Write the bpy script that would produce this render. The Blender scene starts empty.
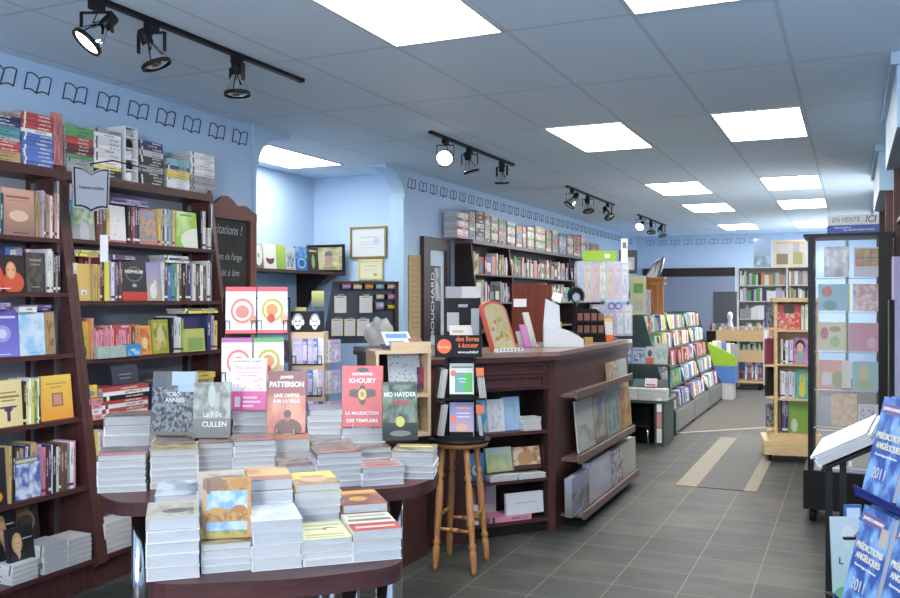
import bpy, bmesh, math, random
from mathutils import Vector, Matrix
random.seed(7)
SC = bpy.context.scene
COL = SC.collection
# ---------------------------------------------------------------- camera, world, light
F_PX = 880.0; TH = math.atan(402/880.0); CT, ST = math.cos(TH), math.sin(TH); EYE = 1.55
cam_d = bpy.data.cameras.new('camera'); cam = bpy.data.objects.new('camera', cam_d); COL.objects.link(cam)
cam_d.sensor_width = 36; cam_d.lens = 36*F_PX/900; cam_d.shift_y = 0.001; cam_d.clip_end = 60
cam.location = (0, 0, EYE); cam.rotation_euler = (math.pi/2, 0, TH); SC.camera = cam
w = bpy.data.worlds.new('world'); SC.world = w; w.use_nodes = True
w.node_tree.nodes['Background'].inputs[0].default_value = (.75, .85, 1, 1)
w.node_tree.nodes['Background'].inputs[1].default_value = 1.0
def area(name, loc, aim, sx, sy, power, col):
    l = bpy.data.lights.new(name, 'AREA'); l.shape = 'RECTANGLE'; l.size = sx; l.size_y = sy; l.energy = power; l.color = col
    o = bpy.data.objects.new(name, l); COL.objects.link(o); o.location = loc
    o.rotation_euler = (Vector(aim)-Vector(loc)).to_track_quat('-Z', 'Y').to_euler(); return o
area('unseen_front_fill', (-1.6, -1.6, 1.5), (-2.4, 6, 2.1), 3.6, 2.2, 40, (.95, .975, 1))  # added fill lamp behind the camera for frontal light; no window seen there
area('camera_flash', (-.3, -1.6, 2.2), (-1.5, 2.0, 5.2), .5, .4, 95, (.92, .96, 1))
area('unseen_side_fill', (.60, 11.3, 1.5), (-3, 11.8, 2.6), 1.1, 1.8, 45, (.95, .97, 1))  # added off-view lamp at the right wall, lifts the mid room; no known window
area('unseen_side_fill', (.60, 16.8, 1.5), (-3, 17.2, 2.7), 2.4, 1.8, 65, (.95, .97, 1))  # second added lamp, brightens the far ceiling and back wall; no window there
PANEL = 13.0
SC.view_settings.view_transform = 'Standard'; SC.view_settings.look = 'None'
SC.view_settings.exposure = 0.56; SC.view_settings.gamma = 1; SC.view_settings.use_curve_mapping = False

# ---------------------------------------------------------------- geometry helpers
V = Vector
def atz(u, v, z):
    d = (z-EYE)*F_PX/(300-v); a = (u-450)/F_PX
    return V((d*(-ST+a*CT), d*(CT+a*ST), z))
def atd(u, v, d):
    a = (u-450)/F_PX
    return V((d*(-ST+a*CT), d*(CT+a*ST), EYE+(300-v)/F_PX*d))
def onp(u, v, O, n):
    a = (u-450)/F_PX; r = V((-ST+a*CT, CT+a*ST, (300-v)/F_PX)); n = V(n)
    t = (V(O)-V((0, 0, EYE))).dot(n)/r.dot(n)
    return V((0, 0, EYE))+r*t
def atx(u, v, x): return onp(u, v, (x, 0, 0), (1, 0, 0))
def aty(u, v, y): return onp(u, v, (0, y, 0), (0, 1, 0))
def frame(P, X, Z):
    X = V(X).normalized(); Z = V(Z); Z = (Z-X*Z.dot(X)).normalized(); Y = Z.cross(X)
    M = Matrix((X, Y, Z)).transposed().to_4x4(); M.translation = V(P); return M
UP = V((0, 0, 1))
def hdir(deg): return V((math.cos(math.radians(deg)), math.sin(math.radians(deg)), 0))
RT = V((CT, ST, 0)); FW = V((-ST, CT, 0))

# ---------------------------------------------------------------- materials
MATS = {}
def nt_of(name):
    m = bpy.data.materials.new(name); m.use_nodes = True; return m, m.node_tree, m.node_tree.nodes['Principled BSDF']
def rgba(c): return (c[0], c[1], c[2], 1)
def mat(name, col=None, rough=.5, metal=0, emit=0, alpha=1, trans=0, bump=0, bscale=60, coat=0, noise=None, spec=.5):
    if name in MATS: return MATS[name]
    m, nt, b = nt_of(name); MATS[name] = m
    b.inputs['Base Color'].default_value = rgba(col); b.inputs['Roughness'].default_value = rough
    b.inputs['Metallic'].default_value = metal; b.inputs['Specular IOR Level'].default_value = spec; b.inputs['Coat Weight'].default_value = coat
    if emit: b.inputs['Emission Color'].default_value = rgba(col); b.inputs['Emission Strength'].default_value = emit
    if trans: b.inputs['Transmission Weight'].default_value = trans; b.inputs['IOR'].default_value = 1.1
    if alpha < 1: b.inputs['Alpha'].default_value = alpha
    if bump or noise:
        tc = nt.nodes.new('ShaderNodeTexCoord'); n = nt.nodes.new('ShaderNodeTexNoise'); n.inputs['Scale'].default_value = bscale
        n.inputs['Detail'].default_value = 4
        nt.links.new(tc.outputs['Object'], n.inputs['Vector'])
        if bump:
            bp = nt.nodes.new('ShaderNodeBump'); bp.inputs['Strength'].default_value = bump; bp.inputs['Distance'].default_value = .01
            nt.links.new(n.outputs['Fac'], bp.inputs['Height']); nt.links.new(bp.outputs['Normal'], b.inputs['Normal'])
        if noise:
            mx = mixn(nt, n.outputs['Fac'], col, noise, .35, .65); nt.links.new(mx, b.inputs['Base Color'])
    return m
def mixn(nt, fac, a, b, lo=0, hi=1):
    r = nt.nodes.new('ShaderNodeMapRange'); r.inputs['From Min'].default_value = lo; r.inputs['From Max'].default_value = hi
    nt.links.new(fac, r.inputs['Value'])
    mx = nt.nodes.new('ShaderNodeMix'); mx.data_type = 'RGBA'
    nt.links.new(r.outputs['Result'], mx.inputs['Factor'])
    for s, c in ((6, a), (7, b)):
        if isinstance(c, tuple): mx.inputs[s].default_value = rgba(c)
        else: nt.links.new(c, mx.inputs[s])
    return mx.outputs[2]
def mth(nt, op, a, b=None, c=None):
    n = nt.nodes.new('ShaderNodeMath'); n.operation = op
    for i, x in enumerate((a, b, c)):
        if x is None: continue
        if isinstance(x, (int, float)): n.inputs[i].default_value = x
        else: nt.links.new(x, n.inputs[i])
    return n.outputs[0]
def rectmask(nt, U, W, r):
    a = mth(nt, 'MULTIPLY', mth(nt, 'GREATER_THAN', U, r[0]), mth(nt, 'LESS_THAN', U, r[2]))
    b = mth(nt, 'MULTIPLY', mth(nt, 'GREATER_THAN', W, r[1]), mth(nt, 'LESS_THAN', W, r[3]))
    return mth(nt, 'MULTIPLY', a, b)
def cov(name, bg, bg2=None, art=None, rects=(), dots=None, rough=.35, vert=True, ell=()):
    """a printed cover: ground colour (top to bottom print blend), mottled picture, blocks and ellipses of ink"""
    name = 'print_'+name
    if name in MATS: return MATS[name]
    m, nt, b = nt_of(name); MATS[name] = m
    b.inputs['Roughness'].default_value = rough
    tc = nt.nodes.new('ShaderNodeTexCoord'); sp = nt.nodes.new('ShaderNodeSeparateXYZ'); nt.links.new(tc.outputs['Generated'], sp.inputs[0])
    U, W = sp.outputs[0], sp.outputs[2]
    c = mixn(nt, W, bg2, bg, .1, .9) if bg2 else bg
    if isinstance(c, tuple):
        r = nt.nodes.new('ShaderNodeRGB'); r.outputs[0].default_value = rgba(c); c = r.outputs[0]
    cx = nt.nodes.new('ShaderNodeCombineXYZ'); nt.links.new(U, cx.inputs[0]); nt.links.new(W, cx.inputs[1])
    if art:                                   # (colour1, colour2, scale, rect, threshold)
        for k, (c1, c2, sc, rc, thr) in enumerate(art):
            n = nt.nodes.new('ShaderNodeTexNoise'); n.inputs['Scale'].default_value = sc; n.inputs['Detail'].default_value = 5
            n.noise_dimensions = '4D'; n.inputs['W'].default_value = len(MATS)*1.7+k*3
            nt.links.new(cx.outputs[0], n.inputs['Vector'])
            colr = mixn(nt, n.outputs['Fac'], c1, c2, thr-.08, thr+.08)
            c = mixn(nt, rectmask(nt, U, W, rc), c, colr)
    for (x, y, rx, ry, col) in (ell or ()):
        dx = mth(nt, 'POWER', mth(nt, 'DIVIDE', mth(nt, 'SUBTRACT', U, x), rx), 2)
        dy = mth(nt, 'POWER', mth(nt, 'DIVIDE', mth(nt, 'SUBTRACT', W, y), ry), 2)
        c = mixn(nt, mth(nt, 'LESS_THAN', mth(nt, 'ADD', dx, dy), 1.0), c, col)
    if dots:                                  # (scale, radius, rect, colour or None)
        sc, rad, rc, dc = dots
        vo = nt.nodes.new('ShaderNodeTexVoronoi'); vo.inputs['Scale'].default_value = sc; nt.links.new(cx.outputs[0], vo.inputs['Vector'])
        mk = mth(nt, 'MULTIPLY', mth(nt, 'LESS_THAN', vo.outputs['Distance'], rad), rectmask(nt, U, W, rc))
        c = mixn(nt, mk, c, dc if dc else vo.outputs['Color'])
    for r in (rects or ()):
        c = mixn(nt, rectmask(nt, U, W, r[:4]), c, r[4])
    nt.links.new(c, b.inputs['Base Color']); return m
def auto_cov(name, c1, c2, c3, seed=0):
    R = random.Random(hash(name) % 1000 if not seed else seed)
    t = R.random()*.15
    return cov(name, c1, None, [(c2, c3, R.uniform(3, 7), (.1, .12, .9, .62+t), R.uniform(.45, .55))],
               [(.15, .80, .85, .86, c3), (.3, .72, .7, .75, c2), (.25, .04, .75, .065, c2)])
def spine_material(name='book_spine', page=False):
    m, nt, b = nt_of(name); b.inputs['Roughness'].default_value = .4
    oi = nt.nodes.new('ShaderNodeObjectInfo'); tc = nt.nodes.new('ShaderNodeTexCoord'); sp = nt.nodes.new('ShaderNodeSeparateXYZ')
    nt.links.new(tc.outputs['Generated'], sp.inputs[0]); W = sp.outputs[2]; Yc = sp.outputs[1]
    rnd = oi.outputs['Random']
    c = oi.outputs['Color']
    lum = nt.nodes.new('ShaderNodeRGBToBW'); nt.links.new(c, lum.inputs[0])
    inkL = mixn(nt, mth(nt, 'GREATER_THAN', lum.outputs[0], .25), (.8, .78, .7), (.08, .06, .08))
    n = nt.nodes.new('ShaderNodeTexNoise'); n.noise_dimensions = '4D'; n.inputs['Scale'].default_value = 14; n.inputs['Detail'].default_value = 2
    nt.links.new(tc.outputs['Generated'], n.inputs['Vector']); nt.links.new(mth(nt, 'MULTIPLY', rnd, 50), n.inputs['W'])
    spineface = mth(nt, 'LESS_THAN', sp.outputs[0], .06)
    a0 = mth(nt, 'ADD', .35, mth(nt, 'MULTIPLY', rnd, .25))
    zone = mth(nt, 'MULTIPLY', mth(nt, 'GREATER_THAN', W, a0), mth(nt, 'LESS_THAN', W, mth(nt, 'ADD', a0, .38)))
    zone = mth(nt, 'MULTIPLY', zone, mth(nt, 'LESS_THAN', mth(nt, 'ABSOLUTE', mth(nt, 'SUBTRACT', Yc, .5)), .22))
    txt = mth(nt, 'MULTIPLY', mth(nt, 'MULTIPLY', zone, mth(nt, 'GREATER_THAN', n.outputs['Fac'], .5)), spineface)
    c2 = mixn(nt, txt, c, inkL)
    band = mth(nt, 'MULTIPLY', mth(nt, 'LESS_THAN', mth(nt, 'ABSOLUTE', mth(nt, 'SUBTRACT', W, .1)), .03), mth(nt, 'GREATER_THAN', rnd, .5))
    c2 = mixn(nt, mth(nt, 'MULTIPLY', band, spineface), c2, inkL)
    nt.links.new(c2, b.inputs['Base Color']); return m
SPINE = spine_material()
def plain_colour():
    m, nt, b = nt_of('coloured_card'); b.inputs['Roughness'].default_value = .45
    oi = nt.nodes.new('ShaderNodeObjectInfo'); nt.links.new(oi.outputs['Color'], b.inputs['Base Color']); return m
CARDC = plain_colour()
def pages_material():
    m, nt, b = nt_of('page_edges'); b.inputs['Roughness'].default_value = .8
    tc = nt.nodes.new('ShaderNodeTexCoord'); mp = nt.nodes.new('ShaderNodeMapping'); mp.inputs['Scale'].default_value = (1.5, 60, 1.5)
    nt.links.new(tc.outputs['Generated'], mp.inputs[0]); n = nt.nodes.new('ShaderNodeTexNoise'); n.inputs['Scale'].default_value = 1.5
    nt.links.new(mp.outputs[0], n.inputs['Vector'])
    oi = nt.nodes.new('ShaderNodeObjectInfo')
    c = mixn(nt, n.outputs['Fac'], (.40, .405, .42), (.55, .55, .555), .3, .6)
    c = mixn(nt, oi.outputs['Random'], c, (.60, .57, .53), .6, 1.6)
    nt.links.new(c, b.inputs['Base Color']); return m
PAGES = pages_material()
def wood(name, c1, c2, rough=.35, sc=(1, 1, 12), coat=.15):
    if name in MATS: return MATS[name]
    m, nt, b = nt_of(name); MATS[name] = m; b.inputs['Specular IOR Level'].default_value = .3
    b.inputs['Roughness'].default_value = rough; b.inputs['Coat Weight'].default_value = coat
    tc = nt.nodes.new('ShaderNodeTexCoord'); mp = nt.nodes.new('ShaderNodeMapping'); mp.inputs['Scale'].default_value = sc
    nt.links.new(tc.outputs['Object'], mp.inputs[0]); n = nt.nodes.new('ShaderNodeTexNoise'); n.inputs['Scale'].default_value = 5
    n.inputs['Detail'].default_value = 6; n.inputs['Distortion'].default_value = .6
    nt.links.new(mp.outputs[0], n.inputs['Vector'])
    nt.links.new(mixn(nt, n.outputs['Fac'], c1, c2, .3, .7), b.inputs['Base Color']); return m
MAHOG = wood('mahogany', (.062, .024, .024), (.10, .040, .036), .4, (12, 12, 1.2), .05)
MAHOGH = wood('mahogany_flat', (.056, .021, .022), (.095, .036, .034), .38, (1.2, 1.2, 12), .05)
REDWOOD = wood('red_mahogany', (.12, .030, .022), (.19, .055, .04), .35, (10, 10, 1))
DARKW = wood('dark_wood', (.014, .008, .009), (.026, .014, .014), .5, (10, 10, 1))
BIRCH = wood('birch', (.62, .43, .22), (.72, .54, .31), .45, (1, 8, 8))
PINE = wood('honey_pine', (.36, .15, .045), (.52, .25, .09), .3, (14, 14, 1.2), .3)
CREAMW = wood('cream_laminate', (.60, .45, .28), (.68, .53, .35), .45)
BLACK = mat('black_plastic', (.009, .009, .011), .45, spec=.2)
BLKMET = mat('black_metal', (.008, .008, .009), .4, 0, spec=.2)
CHROME = mat('chrome', (.75, .75, .77), .12, 1)
BRUSH = mat('brushed_steel', (.45, .46, .5), .32, 1)
WHITEP = mat('white_plastic', (.72, .74, .76), .4)
WHITE = mat('white_paper', (.80, .81, .83), .6)
WALLM = mat('blue_wall_paint', (.42, .58, .79), .6, bump=.15, bscale=120)
TRIMM = mat('blue_trim_paint', (.40, .57, .74), .5)
GREYBK = mat('grey_back_panel', (.46, .47, .53), .6)
GREEN = mat('dark_green_laminate', (.035, .065, .06), .45, noise=(.045, .08, .072), bscale=9)
GREYLAM = mat('grey_green_laminate', (.20, .21, .19), .5, noise=(.23, .24, .22), bscale=9)
WHSHELF = mat('white_laminate', (.66, .66, .64), .5)
GLASS = mat('clear_glass', (.95, .97, 1), .05, alpha=.05, spec=.12)
ACRYL = mat('clear_acrylic', (.80, .85, .92), .05, alpha=.28)
GOLD = mat('gold_frame', (.30, .20, .06), .35, .6)
CNAMES = dict(white=(.75, .75, .76), cream=(.72, .66, .5), black=(.02, .02, .022), grey=(.3, .31, .33), silver=(.5, .52, .56),
  red=(.55, .04, .04), maroon=(.16, .02, .035), pink=(.72, .22, .38), salmon=(.72, .30, .24), orange=(.75, .25, .05), yellow=(.78, .62, .08),
  gold=(.55, .36, .10), tan=(.42, .29, .16), brown=(.16, .08, .05), green=(.08, .36, .10), lime=(.35, .58, .06), olive=(.2, .22, .07),
  teal=(.05, .36, .36), turquoise=(.15, .5, .55), blue=(.06, .16, .55), navy=(.025, .035, .16), lilac=(.42, .36, .62), purple=(.17, .06, .33))
for k_, c_ in CNAMES.items():
    l_ = sum(c_)/3; CNAMES[k_] = tuple(q*.80+l_*.20 for q in c_)
# ---------------------------------------------------------------- mesh builder
class MB:
    def __init__(s): s.bm = bmesh.new(); s.mi = 0
    def _t(s, geo, M, mi):
        vs = [g for g in geo if isinstance(g, bmesh.types.BMVert)]
        bmesh.ops.transform(s.bm, matrix=M, verts=vs)
        for v in vs:
            for f in v.link_faces: f.material_index = mi
    def box(s, c, size, M=None, mi=0, bev=0):
        r = bmesh.ops.create_cube(s.bm, size=1)['verts']
        for v in r: v.co = V((v.co.x*size[0]+c[0], v.co.y*size[1]+c[1], v.co.z*size[2]+c[2]))
        for v in r:
            for f in v.link_faces: f.material_index = mi
        if M: bmesh.ops.transform(s.bm, matrix=M, verts=r)
        if bev:
            es = list({e for v in r for e in v.link_edges})
            bmesh.ops.bevel(s.bm, geom=es, offset=bev, segments=2, affect='EDGES', profile=.5, clamp_overlap=True)
        return s
    def b2(s, lo, hi, **k):
        return s.box([(a+b)/2 for a, b in zip(lo, hi)], [abs(b-a) for a, b in zip(lo, hi)], **k)
    def prism(s, pts, ext, M=None, mi=0):
        """pts: 3D outline, ext: extrusion vector"""
        a = [s.bm.verts.new(V(p)) for p in pts]; e = V(ext); b = [s.bm.verts.new(V(p)+e) for p in pts]; n = len(a)
        fs = [s.bm.faces.new(a), s.bm.faces.new(b[::-1])]
        for i in range(n): fs.append(s.bm.faces.new((a[i], b[i], b[(i+1) % n], a[(i+1) % n])))
        for f in fs: f.material_index = mi
        if M: bmesh.ops.transform(s.bm, matrix=M, verts=a+b)
        return s
    def tube(s, p, q, r, r2=None, seg=12, mi=0):
        p, q = V(p), V(q); L = (q-p).length
        if L < 1e-6: return s
        g = bmesh.ops.create_cone(s.bm, cap_ends=True, segments=seg, radius1=r, radius2=r if r2 is None else r2, depth=L)['verts']
        M = Matrix.Translation((p+q)/2) @ (q-p).to_track_quat('Z', 'Y').to_matrix().to_4x4()
        for v in g:
            v.co = M @ v.co
            for f in v.link_faces: f.material_index = mi; f.smooth = len(f.verts) == 4
        return s
    def path(s, pts, r, seg=8, mi=0):
        for a, b in zip(pts, pts[1:]): s.tube(a, b, r, seg=seg, mi=mi)
        return s
    def lathe(s, prof, M=None, seg=24, mi=0, cap=True):
        rings = []
        for (r, z) in prof:
            rings.append([s.bm.verts.new((r*math.cos(2*math.pi*i/seg), r*math.sin(2*math.pi*i/seg), z)) for i in range(seg)])
        for a, b in zip(rings, rings[1:]):
            for i in range(seg):
                f = s.bm.faces.new((a[i], a[(i+1) % seg], b[(i+1) % seg], b[i])); f.smooth = True; f.material_index = mi
        if cap:
            for rg, rev in ((rings[0], True), (rings[-1], False)):
                f = s.bm.faces.new(rg[::-1] if rev else rg); f.material_index = mi
        if M: bmesh.ops.transform(s.bm, matrix=M, verts=[v for r in rings for v in r])
        return s
    def mesh(s, name):
        bmesh.ops.recalc_face_normals(s.bm, faces=s.bm.faces)
        me = bpy.data.meshes.new(name); s.bm.to_mesh(me); s.bm.free(); return me
def tag(o, label=None, cat=None, group=None, kind=None):
    if label: o['label'] = label
    if cat: o['category'] = cat
    if group: o['group'] = group
    if kind: o['kind'] = kind
    return o
def link(o, parent=None):
    COL.objects.link(o)
    if parent is not None: attach(o, parent)
    return o
def attach(o, p):
    wm = world(o); o.parent = p; o.matrix_parent_inverse = world(p).inverted(); o.matrix_basis = wm
def world(o):
    return o.matrix_basis.copy() if o.parent is None else world(o.parent) @ o.matrix_parent_inverse @ o.matrix_basis
def build(mb, name, mats, parent=None, M=None, label=None):
    """link a builder's mesh; geometry is given in world coordinates unless M is given"""
    me = mb.mesh(name)
    for m in (mats if isinstance(mats, (list, tuple)) else [mats]): me.materials.append(m)
    o = bpy.data.objects.new(name, me)
    if M is not None: o.matrix_basis = M
    else:                                      # put the origin at the base of the mesh
        xs = [v.co for v in me.vertices]
        c = V(((min(p.x for p in xs)+max(p.x for p in xs))/2, (min(p.y for p in xs)+max(p.y for p in xs))/2, min(p.z for p in xs)))
        me.transform(Matrix.Translation(-c)); o.matrix_basis = Matrix.Translation(c)
    if label: o['label'] = label
    return link(o, parent)
def thing(name, label, cat, loc=(0, 0, 0), group=None, M=None):
    o = bpy.data.objects.new(name, None); o.empty_display_size = .05
    o.matrix_basis = M if M is not None else Matrix.Translation(V(loc)); link(o)
    return tag(o, label, cat, group)
def structure(o): o['kind'] = 'structure'; return o
def text(s, P, X, Z, size, m, parent=None, name='lettering', ext=.0006, w=None, align='CENTER', shear=0, bold=0, spacing=1):
    cu = bpy.data.curves.new(name, 'FONT'); cu.body = s; cu.size = size; cu.extrude = ext; cu.align_x = align; cu.align_y = 'CENTER'
    cu.shear = shear; cu.offset = bold; cu.space_character = spacing
    o = bpy.data.objects.new(name, cu); COL.objects.link(o)
    bpy.context.view_layer.update()
    me = bpy.data.meshes.new_from_object(o.evaluated_get(bpy.context.evaluated_depsgraph_get()))
    bpy.data.objects.remove(o); bpy.data.curves.remove(cu)
    if w and len(me.vertices):
        xs = [v.co.x for v in me.vertices]; k = w/(max(xs)-min(xs)); me.transform(Matrix.Diagonal((k, 1, 1, 1)))
    me.materials.clear(); me.materials.append(m)
    o = bpy.data.objects.new(name, me)
    X = V(X).normalized(); Z = V(Z); Z = (Z-X*Z.dot(X)).normalized(); N = X.cross(Z)
    M = Matrix((X, Z, N)).transposed().to_4x4(); M.translation = V(P); o.matrix_basis = M
    link(o, parent); return o
# ---------------------------------------------------------------- the book: cover wraps a page block
def unit_book_meshes():
    t = .06
    a = MB(); a.b2((-.5, -.5, -.5), (.5, -.5+t, .5)); a.b2((-.5, .5-t, -.5), (.5, .5, .5)); a.b2((-.5, -.5+t, -.5), (-.47, .5-t, .5))
    cover = a.mesh('cover'); cover.materials.append(SPINE)
    b = MB(); b.b2((-.47, -.5+t, -.488), (.485, .5-t, .488)); pages = b.mesh('page_block'); pages.materials.append(PAGES)
    c = MB(); c.b2((-.5, -.5, -.5), (.5, -.5+t, .5)); c.b2((-.5, .5-t, -.5), (.5, .5, .5)); c.b2((-.5, -.5+t, -.5), (-.47, .5-t, .5))
    c.b2((-.47, -.5+t, -.485), (.48, .5-t, .485), mi=1)
    whole = c.mesh('book'); whole.materials.append(SPINE); whole.materials.append(PAGES)
    s = MB(); s.b2((-.5, -.5, -.5), (.5, .5, .5)); slab = s.mesh('slab'); slab.materials.append(CARDC)
    return cover, pages, whole, slab
B_COVER, B_PAGES, B_WHOLE, B_SLAB = unit_book_meshes()
def setmat(o, m, slot=0):
    o.material_slots[slot].link = 'OBJECT'; o.material_slots[slot].material = m
def book(P, X, Z, wth, col='white', m=None, label='', cat='book', group=None, parts=False, name='book', slab=False):
    """P centre; X title-right direction, Z title-up direction; wth = width, thickness, height"""
    M = frame(P, X, Z) @ Matrix.Diagonal((wth[0], wth[1], wth[2], 1))
    o = bpy.data.objects.new(name, B_SLAB if slab else (B_COVER if parts else B_WHOLE)); o.matrix_basis = M
    c = CNAMES[col] if isinstance(col, str) else col
    k = random.uniform(.85, 1.15); o.color = (min(1, c[0]*k), min(1, c[1]*k), min(1, c[2]*k), 1)
    COL.objects.link(o)
    if m: setmat(o, m)
    if label: tag(o, label, cat, group)
    if parts:
        p = bpy.data.objects.new('page_block', B_PAGES); COL.objects.link(p); p.parent = o
    return o
def part_slab(name, parent, P, X, Z, wth, m, label=None):
    o = bpy.data.objects.new(name, B_SLAB); o.matrix_basis = frame(P, X, Z) @ Matrix.Diagonal((wth[0], wth[1], wth[2], 1))
    COL.objects.link(o); setmat(o, m); attach(o, parent)
    if label: o['label'] = label
    return o
ORD = ['first', 'second', 'third', 'fourth', 'fifth', 'sixth', 'seventh', 'eighth', 'ninth', 'tenth', 'eleventh', 'twelfth', 'thirteenth',
       'fourteenth', 'fifteenth', 'sixteenth', 'seventeenth', 'eighteenth', 'nineteenth', 'twentieth']
def ordn(i):
    if i < 20: return ORD[i]
    tens = ['twenty', 'thirty', 'forty', 'fifty', 'sixty'][(i+1)//10-2]; r = (i+1) % 10
    return tens+'-'+ORD[r-1] if r else {20: 'twentieth', 30: 'thirtieth', 40: 'fortieth', 50: 'fiftieth', 60: 'sixtieth'}[i+1]
COUNT = {}
def nth(place): COUNT[place] = COUNT.get(place, -1)+1; return ordn(COUNT[place])
FARB = None; FARC = []
def far_book(P, X, Z, wth, col):
    global FARB
    if FARB is None: FARB = MB()
    if col not in FARC: FARC.append(col)
    M = frame(P, X, Z) @ Matrix.Diagonal((wth[0], wth[1], wth[2], 1)); FARB.b2((-.5, -.5, -.5), (.5, .5, .5), M=M, mi=FARC.index(col))
def self_off(f, t):
    p = f.at(t, EYE); d = p.dot(FW); return 450+F_PX*p.dot(RT)/d < -6
class Face:
    """a vertical front plane on which books stand: O a point, e the direction to the viewer's right, n towards the viewer"""
    def __init__(s, O, e, n): s.O, s.e, s.n = V(O), V(e).normalized(), V(n).normalized()
    def pt(s, u, v): return onp(u, v, s.O, s.n)
    def s_of(s, u): return (s.pt(u, 300)-s.O).dot(s.e)
    def z_of(s, u, v): return s.pt(u, v).z
    def at(s, t, z, back=0): p = s.O+s.e*t-s.n*back; return V((p.x, p.y, z))
    def spines(s, u0, u1, z, vt, cols, n, place, depth=.15, cat='book', group=None, jit=.012, adj=None, name='book'):
        a, b = s.s_of(u0), s.s_of(u1); h = s.z_of((u0+u1)/2, vt)-z
        ws = [random.uniform(.7, 1.3) for _ in range(n)]; k = (b-a)/sum(ws); t = a
        cols = cols.split()
        for i in range(n):
            if self_off(s, t): t += ws[i]*k; continue
            w_ = ws[i]*k; hh = h+random.uniform(-jit, jit); c = cols[i % len(cols)]
            dj = random.uniform(0, .012)
            book(s.at(t+w_/2, z+hh/2+.0005, depth/2+dj), -s.n, UP, (depth, w_*.97, hh), c,
                 label=f"{c} {'thin ' if w_ < .012 else ''}{cat} shown spine out, {nth(place)} along {place}", cat=cat, group=group or (cat+'s on '+place), name=name)
            t += w_
    def face(s, u0, u1, z, vt, m, desc, place, thick=.025, back=.0, tilt=4, cat='book', parts=False, group=None, zoff=0, name='book', w=None):
        a, b = s.s_of(u0), s.s_of(u1); h = s.z_of((u0+u1)/2, vt)-z-zoff
        tl = math.radians(tilt); Z = UP*math.cos(tl)-s.n*math.sin(tl)
        hh = h/math.cos(tl)
        P = s.at((a+b)/2, z+zoff+.001, back+thick)+Z*hh/2
        return book(P, s.e, Z, (b-a, thick, hh), m=m, label=f"{desc}, {place}", cat=cat, parts=parts, group=group, name=name)
    def lying(s, u0, u1, z0, vt, cols, n, place, depth=.14, cat='book', zt=None, name='book'):
        a, b = s.s_of(u0), s.s_of(u1); zt = zt or s.z_of((u0+u1)/2, vt); th = (zt-z0)/n; cols = cols.split()
        for i in range(n):
            c = cols[i % len(cols)]; jt = random.uniform(-.006, .006)
            # spine (-X) towards the viewer, cover up
            book(s.at((a+b)/2+jt, z0+th*(i+.5)+.0004, depth/2+random.uniform(0, .01)), -s.n, s.e, (depth, th*.96, (b-a)*.98), c,
                 label=f"{c} {cat} lying flat, {ordn(i)} from the bottom of {place}"[:200], cat=cat, group=cat+'s in '+place, name=name)
# ================================================================ THE ROOM
CEIL = 2.91; LX, BX = -4.25, 19.0; RX = .72; FY = -2.2
def floor_mat():
    m, nt, b = nt_of('slate_floor_tiles'); b.inputs['Roughness'].default_value = .5; b.inputs['Specular IOR Level'].default_value = .35
    tc = nt.nodes.new('ShaderNodeTexCoord'); mp = nt.nodes.new('ShaderNodeMapping'); T = .3555
    mp.inputs['Location'].default_value = (.48/T+20, -5.085/T+20, 0); mp.inputs['Scale'].default_value = (1/T, 1/T, 1)
    nt.links.new(tc.outputs['Object'], mp.inputs[0]); sp = nt.nodes.new('ShaderNodeSeparateXYZ'); nt.links.new(mp.outputs[0], sp.inputs[0])
    fx = mth(nt, 'FRACT', sp.outputs[0]); fy = mth(nt, 'FRACT', sp.outputs[1]); e = .009
    ed = lambda q: mth(nt, 'GREATER_THAN', mth(nt, 'ABSOLUTE', mth(nt, 'SUBTRACT', q, .5)), .5-e)
    grout = mth(nt, 'MAXIMUM', ed(fx), ed(fy))
    cx = nt.nodes.new('ShaderNodeCombineXYZ'); nt.links.new(mth(nt, 'FLOOR', sp.outputs[0]), cx.inputs[0]); nt.links.new(mth(nt, 'FLOOR', sp.outputs[1]), cx.inputs[1])
    wn = nt.nodes.new('ShaderNodeTexWhiteNoise'); nt.links.new(cx.outputs[0], wn.inputs[0])
    n = nt.nodes.new('ShaderNodeTexNoise'); n.inputs['Scale'].default_value = 3.2; n.inputs['Detail'].default_value = 7; n.inputs['Roughness'].default_value = .62
    mp2 = nt.nodes.new('ShaderNodeMapping'); mp2.inputs['Scale'].default_value = (1, 2.6, 1); nt.links.new(tc.outputs['Object'], mp2.inputs[0])
    nt.links.new(mp2.outputs[0], n.inputs['Vector'])
    c = mixn(nt, n.outputs['Fac'], (.036, .046, .045), (.070, .077, .070), .35, .65)
    n2 = nt.nodes.new('ShaderNodeTexNoise'); n2.inputs['Scale'].default_value = 1.3; n2.inputs['Detail'].default_value = 3; nt.links.new(tc.outputs['Object'], n2.inputs['Vector'])
    c = mixn(nt, n2.outputs['Fac'], c, (.125, .11, .085), .52, .78)
    hs = nt.nodes.new('ShaderNodeHueSaturation'); nt.links.new(c, hs.inputs['Color'])
    nt.links.new(mth(nt, 'ADD', .82, mth(nt, 'MULTIPLY', wn.outputs[0], .3)), hs.inputs['Value'])
    c = mixn(nt, grout, hs.outputs['Color'], (.19, .17, .14))
    nt.links.new(c, b.inputs['Base Color'])
    bp = nt.nodes.new('ShaderNodeBump'); bp.inputs['Strength'].default_value = .25; bp.inputs['Distance'].default_value = .004
    nt.links.new(mth(nt, 'SUBTRACT', n.outputs['Fac'], grout), bp.inputs['Height']); nt.links.new(bp.outputs['Normal'], b.inputs['Normal'])
    return m
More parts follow.
